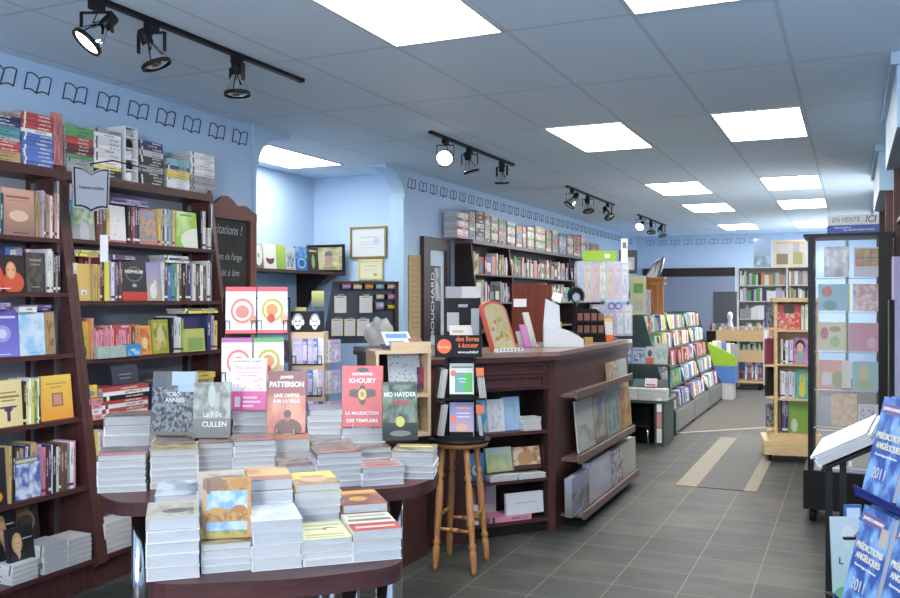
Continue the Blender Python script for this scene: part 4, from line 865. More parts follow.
def stand_on(ul, vb, ur, vt, dref, m, lab, phi, tilt=10, th=.03, easel=False):
    """like stand, but on a stack: dref is the depth, the height of the foot comes from vb"""
    z = EYE+(300-vb)/F_PX*dref
    return stand(ul, vb, ur, vt, m, lab, z, phi, tilt, th, easel)
o = stand_on(150.5, 436, 193, 374, 4.20, c_cath, 'grey cathedral novel with pale blue sky standing on rear table', 20, 6)
cover_text(o, 'TORO', .5, .64, .03, 'white', .32, bold=.0006); cover_text(o, 'ANNEES', .54, .55, .03, 'white', .46, bold=.0006)
o = stand_on(192.5, 439, 229.5, 385, 4.05, c_wood, 'grey forest novel standing right of the cathedral novel', 28, 6)
cover_text(o, 'La Fille', .52, .42, .034, 'white', .5); cover_text(o, 'CULLEN', .58, .24, .034, 'white', .66, bold=.0005)
o = stand_on(230, 411, 265.5, 360.5, 4.35, c_pnk, 'white and hot pink novel standing on a tall stack', 26, 6)
cover_text(o, 'ELIZABETH GILBERT', .5, .94, .012, 'black', .8); cover_text(o, 'Mes alliances', .5, .82, .028, 'pink', .75); cover_text(o, 'Histoires d\'amour', .5, .73, .014, 'pink', .6); cover_text(o, 'et de mariage', .5, .67, .014, 'pink', .45)
o = stand_on(266.5, 434, 305, 374, 4.22, c_red, 'red thriller novel standing with wire easel on rear table', 26, 8, easel=True)
cover_text(o, 'JAMES', .5, .9, .017, 'white', .35, bold=.001); cover_text(o, 'PATTERSON', .5, .78, .034, 'white', .9, bold=.0018); cover_text(o, 'UNE OMBRE', .5, .6, .024, 'white', .66, bold=.001); cover_text(o, 'SUR LA VILLE', .5, .51, .022, 'white', .7, bold=.001)
o = stand_on(341.5, 428, 382.5, 368.5, 4.28, c_temp, 'bright red novel with winged emblem standing right of centre', 26, 8, easel=True)
cover_text(o, 'RAYMOND', .5, .86, .018, 'white', .5, bold=.0008); cover_text(o, 'KHOURY', .5, .75, .032, 'white', .66, bold=.001); cover_text(o, 'LA MALEDICTION', .5, .22, .022, 'white', .8, bold=.0006); cover_text(o, 'DES TEMPLIERS', .5, .1, .022, 'white', .76, bold=.0006)
o = stand_on(383, 442, 418, 385, 4.19, c_grn, 'dark green thriller novel standing at the right end', 34, 8)
cover_text(o, 'MO HAYDER', .5, .78, .03, 'white', .92, bold=.0008); cover_text(o, 'PROIES', .52, .64, .022, 'red', .5, bold=.001)
# front table: rear row, then front row
stack(155, 555, 202, 8, 497, t_silver, 'the silvery-blue topped stack, front table', phi=41, dep=.24)
stack(197, 553, 250, 9, 484, t_stone, 'the pale stone topped stack, front table', phi=41, dep=.2)
stack(249.5, 553, 293, 6, 481, t_org, 'the orange topped shrink-wrapped stack', phi=41, seal=True); stack(293, 546, 340, 8, 486, t_face, 'the yellow portrait stack', phi=41)
stack(341, 543, 387, 4, 506, t_brn, 'the brown and gold stack by the table corner', phi=41)
stack(146, 583, 200, 5, 520, t_stone, 'the thick-novel stack at the near left corner', phi=41)
s2 = stack(200.5, 575, 251, 4, 546, t_autlow, 'the low stack under the autumn book', phi=41)
stack(252, 573, 303, 4, 522, t_clear, 'the clear-wrapped near stack', phi=41, seal=True)
stack(302.5, 568, 354, 4, 541, t_yel, 'the pale yellow lettered near stack', phi=41)
stack(353.5, 564, 403, 3, 532, t_red, 'the red-banded stack at the near right corner', phi=41)
o = stand_on(202, 541, 251, 483, 2.615, t_aut, 'autumn lake picture book in orange border standing on a low stack', 36, 10, .02)


# ================================================================ DARK CABINET AND PALE BOX SHELF BEHIND THE TABLE
k0 = atz(401, 569, 0); k1 = atz(427, 555, 0); ex = (k1-k0).normalized(); ey = V((-ex.y, ex.x, 0))
t = thing('low_cabinet', 'dark mahogany side cabinet standing between the rear table and the stool', 'cabinet', k0+ey*.2)
build(MB().prism([k0, k1, k1+ey*.56, k0+ey*.56], UP*.72), 'body', MAHOG, t); build(MB().prism([k0-ex*.01-ey*.01, k1+ex*.01-ey*.01, k1+ex*.01+ey*.57, k0-ex*.01+ey*.57], UP*.02, M=Matrix.Translation((0, 0, .72))), 'top', MAHOGH, t)
def boxshelf():
    Pl, Pr = atd(376, 300, 5.1), atd(431, 300, 5.22); e = (Pr-Pl); e.z = 0; W = e.length; e.normalize(); n = V((-e.y, e.x, 0))  # n points away
    z0, z1 = .745, 1.252; D = .22
    Pl.z = 0
    t = thing('box_shelf', 'pale wooden open box shelf standing in front of the counter, left of the stool', 'shelf', Pl+e*W/2+n*D/2+UP*z0)
    def bx(name, a0, a1, h0, h1, b0=0, b1=D, m=CREAMW): build(MB().prism([Pl+e*a0+n*b0+UP*h0, Pl+e*a1+n*b0+UP*h0, Pl+e*a1+n*b1+UP*h0, Pl+e*a0+n*b1+UP*h0], UP*(h1-h0)), name, m, t)
    bx('side_panel', 0, .018, z0, z1-.018); bx('side_panel', W-.018, W, z0, z1-.018); bx('top_board', -.005, W+.005, z1-.018, z1); bx('shelf_board', .018, W-.018, .975, .993); bx('bottom_board', .018, W-.018, z0, z0+.018); bx('back_board', .018, W-.018, z0+.018, z1-.018, D-.01, D, DARKW)
    # upright board above the top
    bx('top_rail', .09, W-.0, z1, z1+.05, 0, .02)
    f = Face(Pl+n*.03, e, -n)
    pm = cov('eyecard', (.55, .60, .66), None, None, None, dots=(9, .24, (.04, .05, .96, .95), (.12, .12, .14)))
    o = book(atd(404, 370, 5.28)+UP*.005, e, UP*.98+n*.2, (.20, .006, .19), m=pm, label='pale blue card of small round badges inside the pale box shelf', cat='display card', name='display_card', slab=True)
    book(atd(423, 378, 5.30), e, UP, (.07, .03, .13), m=cov('wineleaf', (.05, .04, .12), None, [((.05, .04, .12), (.4, .05, .08), 3, (0, 0, 1, 1), .5)]), label='small navy and wine packet beside the badge card', cat='packet', name='packet')
    book(atd(412, 420, 5.33), e, UP*.99+n*.1, (.24, .02, .16), m=cov('goldbox', (.10, .09, .05), None, [((.03, .03, .02), (.35, .3, .12), 3, (.1, .1, .9, .9), .5)]), label='black and gold gift box on the lower shelf of the box shelf', cat='gift box', name='gift_box')
    # flyers lying on top
    q = [atd(412, 343, 4.9), atd(424, 333, 4.9), atd(452, 338, 4.95), atd(470, 341, 5.0)]
    for i, (c_, a_, l_) in enumerate((((.62, .66, .72), 10, 'pale blue'), ((.75, .75, .72), -8, 'white'), ((.7, .7, .74), 14, 'off-white'))):
        p = Pl+e*(.08+i*.1)+n*.12+UP*(z1+.052+.0*i)
    return t, Pl, e, n, W, z1
bs = boxshelf()
# small booklets fanned on the box shelf
t_, Pl, e_, n_, W_, z1_ = bs
def leaflet(P, X, Z, w, h, m, lab, th=.004, cat='leaflet'): return book(P, X, Z, (w, th, h), m=m, label=lab, cat=cat, name='leaflet', slab=True)
leaflet(Pl+e_*.17+n_*.14+UP*(z1_+.06), e_, UP*.55+n_*.8, .17, .13, cov('lf1', (.7, .72, .74), None, None, [(.1, .5, .9, .85, (.15, .3, .6)), (.1, .15, .7, .3, (.2, .3, .5))]), 'white leaflet with blue heading leaning on the pale box shelf', .02)
leaflet(Pl+e_*.10+n_*.08+UP*(z1_+.022), e_, UP*.4+n_*.9, .09, .06, cov('lf2', (.05, .04, .12)), 'small navy leaflet lying on the pale box shelf')
leaflet(Pl+e_*.26+n_*.06+UP*(z1_+.022+.035), e_, UP*.4+n_*.9, .08, .05, cov('lf3', (.16, .03, .05)), 'small wine red leaflet lying on the pale box shelf')
leaflet(V((*atd(462, 336, 5.9).xy, 1.207+.085)), e_, UP*.85+n_*.5, .16, .19, cov('lf4', (.68, .7, .72), None, None, [(.7, .1, .9, .4, (.2, .15, .1)), (.1, .7, .6, .8, (.6, .4, .2))]), 'white leaflet with brown photo propped on the counter behind the audiobook rack', .02)

# ================================================================ STOOL AND AUDIOBOOK DISPLAY
def stool():
    S = (atz(429, 440, .72)+atz(490, 440, .72))/2; S.z = 0; t = thing('bar_stool', 'turned honey pine bar stool with round black seat in front of the counter', 'stool', S)
    M = Matrix.Translation(S)
    build(MB().lathe([(.10, .690), (.165, .692), (.172, .705), (.172, .715)], M=M, seg=40), 'seat', PINE, t); build(MB().lathe([(.172, .7155), (.184, .722), (.184, .732), (.16, .742), (.02, .742)], M=M, seg=40), 'seat_pad', BLACK, t)
    feet = [atz(435, 570, 0), atz(474, 576, 0), atz(487, 561, 0), atz(449, 556, 0)]
    c = sum(feet, V((0, 0, 0)))/4; tops = []; legs = []
    for i, ft in enumerate(feet):
        d = (ft-c).normalized(); tp = S+d*.115+UP*.70; ax = tp-ft; L = ax.length
        Q = ax.to_track_quat('Z', 'Y').to_matrix().to_4x4(); Q.translation = ft
        pr_ = [(.013, 0), (.016, .02), (.020, .10), (.021, .13), (.014, .137), (.022, .15), (.022, .165), (.014, .178), (.018, .20), (.021, .30), (.022, .42), (.019, .5), (.014, .515), (.022, .53), (.022, .545), (.014, .558), (.018, .58), (.020, .66), (.016, L)]
        legs.append((ft, ax)); build(MB().lathe(pr_, M=Q, seg=16), 'leg', PINE, t)
    for i in range(4):
        j = (i+1) % 4; h_ = (.235, .27, .235, .30)[i]; h_ = (.23, .30, .24, .30)[i]
        a = legs[i][0]+legs[i][1]*(h_/.7); b = legs[j][0]+legs[j][1]*(h_/.7); m_ = (a+b)/2
        mb = MB().tube(a, a.lerp(b, .4), .009, .011); mb.tube(a.lerp(b, .4), a.lerp(b, .6), .013, .013); mb.tube(a.lerp(b, .6), b, .011, .009); build(mb, 'stretcher', PINE, t)
    return S
ST_ = stool()
def audio_display():
    e = RT.copy(); n = FW.copy(); z = .743; P = ST_+FW*(-.02)
    t = thing('audiobook_display', 'black cardboard audiobook rack with orange round logo standing on the stool', 'display rack', V((P.x, P.y, z)))
    P.z = 0
    def bx(name, a0, a1, h0, h1, b0, b1, m=BLACK): return build(MB().prism([P+e*a0+n*b0+UP*h0, P+e*a1+n*b0+UP*h0, P+e*a1+n*b1+UP*h0, P+e*a0+n*b1+UP*h0], UP*(h1-h0)), name, m, t)
    bx('base_board', -.12, .15, z, z+.012, -.09, .12); bx('back_board', -.085, .10, z+.012, 1.24, .075, .08)
    bx('side_panel', -.075, -.068, z+.012, 1.21, -.05, .075); bx('side_panel', .085, .092, z+.012, 1.21, -.05, .075)
    bx('shelf_board', -.12, .15, .965, .975, -.07, .075); bx('lower_lip', -.06, .078, z+.012, z+.04, -.085, -.08); bx('upper_lip', -.06, .078, .975, 1.0, -.065, -.06)
    h = bx('header_card', -.145, .13, 1.215, 1.345, -.075, -.07); HF = P-n*.0755
    o = build(MB().tube(HF+e*-.09+UP*1.28+n*.001, HF+e*-.09+UP*1.28-n*.002, .042, seg=32), 'orange_disc', mat('logo_orange', (.75, .14, .05), .5), h)
    text('livres', HF+e*-.09+UP*1.275-n*.003, e, UP, .018, WHITE, h, 'lettering', w=.06)
    orm = mat('letter_orange', (.72, .16, .05), .5)
    text('des livres', HF+e*.045+UP*1.322-n*.001, e, UP, .04, orm, h, 'lettering', w=.135, bold=.0006); text('à écouter', HF+e*.05+UP*1.285-n*.001, e, UP, .04, orm, h, 'lettering', w=.115, bold=.0006)
    text('www.audiolib.fr', HF+e*.05+UP*1.246-n*.001, e, UP, .02, WHITE, h, 'lettering', w=.12, bold=.0003)
    a1 = cov('cd_green', (.62, .66, .66), None, None, [(.22, .08, .62, .70, (.10, .30, .26)), (.62, .08, .95, .70, (.05, .38, .05)), (.1, .85, .95, .90, (.1, .2, .15)), (.35, .5, .7, .52, (.7, .7, .7)), (.4, .4, .65, .42, (.7, .7, .7))], ell=[(.16, .68, .12, .1, (.75, .15, .05))])
    a2 = cov('cd_lilac', (.17, .20, .46), (.45, .30, .38), None, [(.25, .8, .9, .87, (.7, .3, .1)), (.3, .66, .85, .69, (.6, .6, .7)), (.3, .55, .85, .58, (.6, .6, .7))], ell=[(.16, .5, .12, .1, (.75, .15, .05)), (.5, .25, .25, .12, (.6, .35, .25))])
    Z = UP*.985+n*.17
    book(P+e*.012-n*.03+UP*(1.0+.085), e, Z, (.142, .012, .185), m=a1, label='audiobook case with green and teal halves, upper tier of the stool rack', cat='audiobook', name='audiobook', parts=True)
    book(P+e*.012-n*.045+UP*(.757+.095), e, Z, (.142, .012, .195), m=a2, label='audiobook case with lilac cover, lower tier of the stool rack', cat='audiobook', name='audiobook', parts=True)
    for tier, (z_, hh, l_) in enumerate(((.976, .17, 'upper'), (.756, .185, 'lower'))):
        for k in range(4):
            x = -.092-k*.0105; book(P+e*(x-.004)+n*(-.01)+UP*(z_+hh/2), -n*.97+e*.2, UP*.98-e*(-.14), (.13, .009, hh), ('grey', 'silver', 'grey', 'black')[k], label=f'grey audiobook case edge, {ordn(k)} from the middle, {l_} left side', cat='audiobook', name='audiobook')
        for k in range(4 if tier == 0 else 2):
            x = .104+k*.011; book(P+e*(x+.006)+n*(-.01)+UP*(z_+hh/2), -n, UP*.985-e*.12, (.13, .009, hh), ('black', 'silver', 'brown', 'grey')[k], label=f'dark audiobook case edge, {ordn(k)} from the middle, {l_} right side', cat='audiobook', name='audiobook')
        part_slab('orange_tab', t, P+e*(.118)-n*.08+UP*(z_+.155), e, UP, (.045, .003, .045), orm)
audio_display()
# ================================================================ COUNTER
CH = 1.205
C0 = V((-1.81, 5.66, 0)); C1 = V((-1.79, 7.68, 0)); A45 = hdir(49.5); CL = C0-A45*1.06; C2 = CL+hdir(136)*1.2; N45 = V((A45.y, -A45.x, 0))
def counter():
    t = thing('cash_counter', 'mahogany cash counter with shelves at its angled front and book ledges along the aisle', 'counter', C0)
    nin = -N45; dI = .62
    # top: outer outline then inner
    o_ = [C1+V((.03, .03, 0)), C0+V((.035, -.02, 0)), CL+N45*.03, C2+hdir(226)*.03]
    i_ = [C2+A45*dI, CL+A45*(dI-.1)-N45*dI, C0-V((dI, 0, 0))+V((0, .25, 0)), C1-V((dI, 0, 0))]
    build(MB().prism([p+UP*(CH-.028) for p in o_+i_], UP*.028), 'countertop', mat('countertop_laminate', (.24, .15, .13), .35, noise=(.30, .20, .17), bscale=30, coat=.2), t)
    build(MB().prism([p*.0+p+UP*(CH-.06) for p in [q for q in o_]]+[p+UP*(CH-.06) for p in i_], UP*.031), 'top_moulding', MAHOGH, t)
    # aisle side panel
    build(MB().prism([C0, C1, C1-V((.03, 0, 0)), C0-V((.03, 0, 0))], UP*(CH-.061)), 'side_panel', MAHOG, t, label='flat wood-grained aisle side')
    build(MB().prism([C1, C1-V((dI, 0, 0)), C1-V((dI, .03, 0)), C1-V((0, .03, 0))], UP*(CH-.061)), 'end_panel', MAHOG, t)
    for (z, dp, nm) in ((.885, .10, 'upper_ledge'), (.45, .12, 'middle_ledge'), (.075, .15, 'bottom_ledge')):
        y0, y1 = C0.y+.12, C1.y-.26; x = C0.x+.002
        mb = MB().b2((x, y0, z), (x+dp, y1, z+.018)); mb.b2((x+dp, y0-.005, z-.012), (x+dp+.02, y1+.005, z+.045), bev=.004); build(mb, nm, mat('ledge_wood', (.13, .075, .068), .35, noise=(.16, .095, .085), bscale=12), t)
    for y in (C0.y+.5, C1.y-.3): build(MB().b2((C0.x-.1, y, .003), (C0.x+.05, y+.06, .06)), 'foot', MAHOG, t)
    # angled front: base kick, posts, back, shelves, drawer mouldings
    def bx(name, s0, s1, h0, h1, b0=0, b1=.02, m=MAHOG, **k):
        p = C0-A45*s0; q = C0-A45*s1; return build(MB().prism([p+nin*b0+UP*h0, q+nin*b0+UP*h0, q+nin*b1+UP*h0, p+nin*b1+UP*h0], UP*(h1-h0), **k), name, m, t)
    SW = .66; D = .30
    bx('kick_board', .03, SW, 0, .075, .04, .06, DARKW); bx('post', 0, .05, .0, CH-.061, 0, .05, REDWOOD if 0 else MAHOG); bx('post', SW, SW+.04, .0, CH-.061, 0, .05)
    bx('shelf_back', .05, SW, .08, .98, D, D+.01, DARKW); bx('shelf_side', .05, .07, .08, .98, .03, D, DARKW); bx('shelf_side', SW-.02, SW, .08, .98, .03, D, DARKW)
    for z in (.075, .345, .66): bx('shelf', .05, SW, z, z+.022, .005, D, MAHOGH)
    bx('apron', .05, SW, .955, CH-.061, .012, .03)
    for z0, z1 in ((1.075, 1.115), (.985, 1.04)):
        bx('drawer_moulding', .09, SW-.04, z1, z1+.014, -.006, .012, MAHOGH); bx('drawer_moulding', .09, SW-.04, z0-.012, z0, -.002, .012, MAHOGH); bx('drawer_moulding', .09, .10, z0, z1, -.004, .012); bx('drawer_moulding', SW-.05, SW-.04, z0, z1, -.004, .012)
    bx('front_panel', SW+.04, 1.06, 0, CH-.061, 0, .03)
    build(MB().prism([CL, C2, C2+A45*.03, CL+A45*.03], UP*(CH-.061)), 'end_panel', MAHOG, t)
    # things on the angled shelves
    f = Face(C0+N45*0, A45, N45)
    z = .682; pl = 'counter front'
    f.face(482, 493, z, 400, cov('blueA', (.08, .25, .45), None, [((.08, .25, .45), (.35, .5, .6), 3, (0, 0, 1, 1), .5)]), 'blue sea cover, top shelf', pl, back=.05, tilt=8); f.face(492.5, 509, z, 401, cov('greywhite', (.62, .64, .68), None, [((.62, .64, .68), (.4, .45, .55), 5, (.1, .1, .9, .9), .55)]), 'white comb-bound notebook, top shelf', pl, back=.04, tilt=8, cat='notebook', name='notebook')
    f.face(509.5, 526.5, z, 399, cov('bluegr', (.30, .45, .68), None, [((.3, .45, .68), (.2, .42, .15), 2, (.3, .2, .7, .8), .55)]), 'blue cover with green plant, top shelf', pl, back=.06, tilt=8)
    pile(f, 525, 543, z, 418, 5, 'small counter top-shelf pile', back=.02, dep=.1)
    z = .367
    f.face(464, 474, z, 456, cov('mag1', (.55, .08, .45), (.3, .05, .3)), 'magenta cover, middle shelf', pl, back=.04); f.face(474, 490, z, 456, cov('seaside', (.05, .25, .55), (.02, .1, .3), ell=[(.5, .4, .3, .2, (.4, .5, .6))]), 'deep blue seaside cover, middle shelf', pl, back=.06)
    pile(f, 491, 518, z, 476, 3, 'the pile under the green landscape cover', back=.0, dep=.12); pile(f, 519.5, 546, z, 474, 3, 'the pile under the brown lion cover', back=.0, dep=.12)
    f.face(491, 517, z, 450, cov('landsc', (.40, .50, .45), (.42, .40, .15), [((.45, .5, .2), (.3, .38, .3), 3, (.08, .08, .92, .7), .5)]), 'green landscape cover on small pile', pl, back=.04, tilt=12, zoff=.05, cat='book'); f.face(518.5, 545.5, z, 449, cov('lion', (.55, .40, .25), None, [((.6, .5, .38), (.35, .18, .06), 4, (0, .2, 1, 1), .5)], [(0, 0, 1, .2, (.06, .03, .02))], ell=[(.45, .5, .3, .3, (.45, .25, .1))]), 'brown lion face cover on small pile', pl, back=.04, tilt=12, zoff=.05)
    z = .098
    f.face(464, 480, z, 507, cov('whsm', (.65, .66, .68), None, None, [(.15, .3, .85, .7, (.2, .15, .2))]), 'small white lettered cover, bottom shelf', pl, tilt=6)
    f.face(467, 508, z, 489, cov('palebox', (.55, .48, .45), (.62, .55, .5)), 'large pale pink folder, bottom shelf', pl, back=.15, tilt=2, cat='folder', name='folder'); f.face(486, 494, z+.1, 488, cov('mag2', (.5, .05, .3)), 'narrow magenta packet, bottom shelf', pl, back=.10, cat='packet', name='packet')
    f.lying(489, 532, z, 0, 'pink', 1, 'the bottom shelf front', depth=.16, zt=z+.035, cat='gift box', name='gift_box')
    o = f.face(509, 547.5, z+.03, 494, cov('whcard', (.66, .67, .70), None, None, [(.2, .5, .8, .56, (.45, .48, .6))], dots=(7, .14, (.05, .05, .95, .4), None)), 'white printed box lid, bottom shelf', pl, back=.02, tilt=5, cat='box', name='box')
    # aisle-side ledges
    g = Face(C0+V((.03, 0, 0)), (0, 1, 0), (1, 0, 0))
    z = .472; q = 'middle ledge'
    for u0, u1, vt, m_, d_ in ((573, 590, 399, cov('pic1', (.48, .50, .48), None, [((.5, .52, .5), (.2, .22, .2), 2.5, (0, .1, 1, .5), .5)]), 'pale misty landscape picture book'), (589, 603, 392, cov('pic2', (.18, .16, .13), None, [((.2, .18, .15), (.45, .4, .35), 4, (.1, .1, .9, .9), .5)], ell=[(.5, .7, .12, .15, (.12, .2, .5))]), 'dark fantasy picture book'), (603, 616, 387, cov('pic3', (.28, .38, .40), None, [((.3, .4, .42), (.15, .18, .15), 4, (.1, .1, .9, .9), .5)]), 'blue green garden picture book'), (616.5, 627, 383, cov('pic4', (.50, .32, .12), None, [((.55, .35, .12), (.3, .12, .05), 4, (.1, .1, .9, .9), .5)]), 'orange autumn picture book')):
        g.face(u0, u1, z, vt, m_, d_, q+' of the counter', back=-.05, tilt=5, thick=.012)
    z = .095
    for u0, u1, vt, m_, d_, th in ((560, 578, 473, cov('big1', (.30, .33, .45), (.16, .17, .14), [((.3, .33, .45), (.15, .14, .1), 3, (0, 0, 1, .6), .5)]), 'large blue grey book nearest the corner', .05), (578, 600, 456, cov('big2', (.42, .45, .58), (.5, .48, .42), [((.42, .45, .58), (.55, .55, .6), 3, (.05, .05, .95, .95), .5)]), 'large lilac and cream thick book', .05), (601, 612, 448, cov('big3', (.40, .42, .45), None, [((.55, .56, .6), (.2, .12, .15), 6, (0, 0, 1, 1), .5)]), 'grey patterned box between big books', .04), (612, 626, 440, cov('big4', (.42, .44, .38), (.5, .48, .4)), 'large pale sage book at the far end', .05)):
        g.face(u0, u1, z, vt, m_, d_, 'bottom ledge of counter', back=-.11, tilt=1, thick=th, parts=True)
    g.face(607, 616, .905, 362, cov('smA', (.5, .4, .25), None, [((.55, .45, .3), (.3, .2, .12), 4, (0, 0, 1, 1), .5)]), 'tan patterned cover', 'upper ledge of the counter', back=-.03); g.face(616.2, 625, .905, 359, cov('smB', (.40, .45, .42)), 'grey green cover', 'upper ledge of the counter', back=-.03)
counter()
# ---- the things on the counter
CZ = CH+.0015
def on_counter(u, v): p = atz(u, v, CZ); return p
def card_spinner(name, lab, P, w, z0, z1, tiers, cols, wallm=ACRYL):
    e = RT; t = thing(name, lab, 'card spinner', P)
    build(MB().lathe([(.13, z0), (.13, z0+.012), (.02, z0+.02), (.012, z0+.03), (.012, z1)], M=Matrix.Translation((P.x, P.y, 0)), seg=32), 'pole_and_base', BLACK, t)
    return t
def acrylic():
    P = atd(603, 335, 7.65); P.z = CZ; e = RT; n = -FW; Wd = .46; z1 = EYE+(300-262)/F_PX*7.6
    t = thing('card_spinner', 'clear acrylic card spinner full of bookmarks at the far end of the counter', 'card rack', P)
    P.z = 0; hw = Wd/2
    build(MB().lathe([(.12, CZ), (.12, CZ+.015), (.02, CZ+.02), (.02, z1)], M=Matrix.Translation((P.x, P.y, 0)), seg=24), 'base', BRUSH, t)
    for (za, zb, xo) in ((CZ+.035, CZ+.30, .06), (CZ+.33, z1, -.02)):
        c = P+e*xo; hw = .17 if xo > 0 else .22
        for k in range(6 if xo > 0 else 8):
            x = -hw+2*hw*k/(5 if xo > 0 else 7)
            build(MB().prism([c+e*(x-.002)+n*.12+UP*za, c+e*(x+.002)+n*.12+UP*za, c+e*(x+.002)-n*.02+UP*za, c+e*(x-.002)-n*.02+UP*za], UP*(zb-za)), 'divider', ACRYL, t)
        for b in (.12, -.02): build(MB().prism([c-e*hw+n*b+UP*za, c+e*hw+n*b+UP*za, c+e*hw+n*(b-.003)+UP*za, c-e*hw+n*(b-.003)+UP*za], UP*(zb-za)), 'panel', ACRYL, t)
        build(MB().prism([c-e*hw+n*.12+UP*(zb), c+e*hw+n*.12+UP*zb, c+e*hw-n*.02+UP*zb, c-e*hw-n*.02+UP*zb], UP*.006), 'top_plate', ACRYL, t)
        N_ = 7 if xo < 0 else 5; cl = [(.1, .25, .55), (.55, .3, .1), (.6, .15, .1), (.62, .6, .3), (.65, .3, .1), (.65, .3, .45), (.6, .62, .66)] if xo < 0 else [(.5, .3, .3), (.2, .25, .5), (.35, .3, .55), (.6, .62, .68), (.66, .68, .72)]
        for k in range(N_):
            x = -hw+2*hw*(k+.5)/N_; book(c+e*x+n*.10+UP*(za+(zb-za)*.5), e, UP, (2*hw/N_*.75, .02, (zb-za)*.85), m=auto_cov('bm%d%d' % (k, xo > 0), cl[k], tuple(min(1, q*1.4) for q in cl[k]), tuple(q*.4 for q in cl[k]), k+3), label=f"bookmark pack in the clear spinner, {ordn(k)} from left, {'upper' if xo < 0 else 'lower'} row", cat='bookmark', name='bookmark', group='bookmarks in the clear spinner', slab=True)
    z = z1+.009; o = build(MB().prism([P-e*.19+n*.1+UP*z, P+e*.10+n*.1+UP*z, P+e*.12-n*.05+UP*z, P-e*.17-n*.05+UP*z], UP*.085), 'file_box', mat('green_board', (.24, .40, .03), .5)); tag(o, 'lime green file box lying on top of the clear card spinner', 'box')
    part_slab('label', o, P+e*(.02)+n*.101+UP*(z+.04), e, UP, (.045, .002, .03), WHITE)
    o = book(P+e*.185+UP*(z+.09), e*1+UP*-.0, UP*.97-e*.25, (.055, .02, .21), m=cov('tallbm', (.62, .6, .55), None, None, [(.2, .6, .8, .85, (.15, .12, .12))]), label='tall cream bookmark leaning beside the green file box', cat='bookmark', name='bookmark', slab=True)
acrylic()
def purple_ring():
    P = atd(615, 306, 7.48)
    for k in (-1, 1):
        Q = frame(P+RT*.03*k, RT, UP); mb = MB()
        pts = [Q @ V((.026*math.cos(a), 0, .026*math.sin(a))) for a in [i*math.pi/8 for i in range(17)]]; mb.path(pts, .006, 8); o = build(mb, 'hanging_rings', mat('violet_plastic', (.14, .05, .35), .3)); tag(o, f"violet plastic ring hanging on the clear spinner, {'left' if k < 0 else 'right'} one", 'ring', 'violet rings on the clear spinner')
purple_ring()
def register():
    P = atd(563, 344, 6.5); P.z = CZ; X = hdir(20); Y = hdir(110); t = thing('cash_register', 'white cash register with raised back and sloping keyboard on the counter', 'cash register', P)
    def pt(x, y, z): return P+X*x+Y*y+UP*z
    prof = [(-.17, 0), (.17, 0), (.17, .07), (.06, .13), (-.17, .19)]   # along X the height falls to the right
    s = .84
    build(MB().prism([pt(a*s, -.12, b*s) for a, b in prof], Y*.30), 'body', WHITEP, t)
    build(MB().prism([pt(-.17*s, .03, .18*s), pt(-.02*s, .03, .14*s), pt(-.03*s, .03, .36*s), pt(-.15*s, .03, .42*s)], Y*.12), 'printer_hood', WHITEP, t)
    build(MB().prism([pt(-.06*s, -.08, .162*s), pt(.02*s, -.08, .142*s), pt(.02*s, .02, .142*s), pt(-.06*s, .02, .162*s)], UP*.006), 'keypad', BRUSH, t)
    build(MB().prism([pt(.065*s, -.07, .13*s), pt(.14*s, -.07, .09*s), pt(.14*s, .10, .09*s), pt(.065*s, .10, .13*s)], UP*.006), 'keys', mat('key_grey', (.2, .21, .24), .5), t)
    build(MB().prism([pt(-.1*s, .05, .42*s), pt(-.02*s, .05, .38*s), pt(.0*s, .10, .46*s), pt(-.08*s, .1, .48*s)], Y*.003), 'receipt_paper', WHITE, t)
register()
def sunglass_rack():
    P = atd(589, 335, 7.2); P.z = CZ; e = RT; n = -FW; t = thing('jewellery_rack', 'black tabletop rack of small copper trinkets beside the cash register', 'rack', P)
    P.z = 0; z0 = CZ; Z = UP*.94-n*-.0; L = [P-e*.14, P+e*.12]
    build(MB().prism([P-e*.15+UP*z0, P-e*.14+n*.04+UP*z0, P-e*.10+n*.0+UP*(z0+.30), P-e*.12-n*.05+UP*(z0+.34)], e*.01), 'side_wing', BLACK, t)
    build(MB().prism([P-e*.11+UP*z0, P+e*.14+UP*z0, P+e*.12+UP*(z0+.22), P+e*.06+UP*(z0+.27), P-e*.11+UP*(z0+.27)], -n*.02), 'back_board', BLACK, t)
    for r in range(2):
        build(MB().prism([P-e*.10+n*.001+UP*(z0+.06+r*.1), P+e*.12+n*.001+UP*(z0+.06+r*.1), P+e*.12+n*.03+UP*(z0+.06+r*.1), P-e*.10+n*.03+UP*(z0+.06+r*.1)], UP*.006), 'ledge', BLACK, t)
        for k in range(4):
            o = part_slab('trinket_card', t, P+e*(-.075+k*.057)+n*.012+UP*(z0+.105+r*.1), e, UP, (.042, .006, .06), mat('copper_trinket', (.40, .15, .09), .4, noise=(.15, .06, .05), bscale=60))
sunglass_rack()
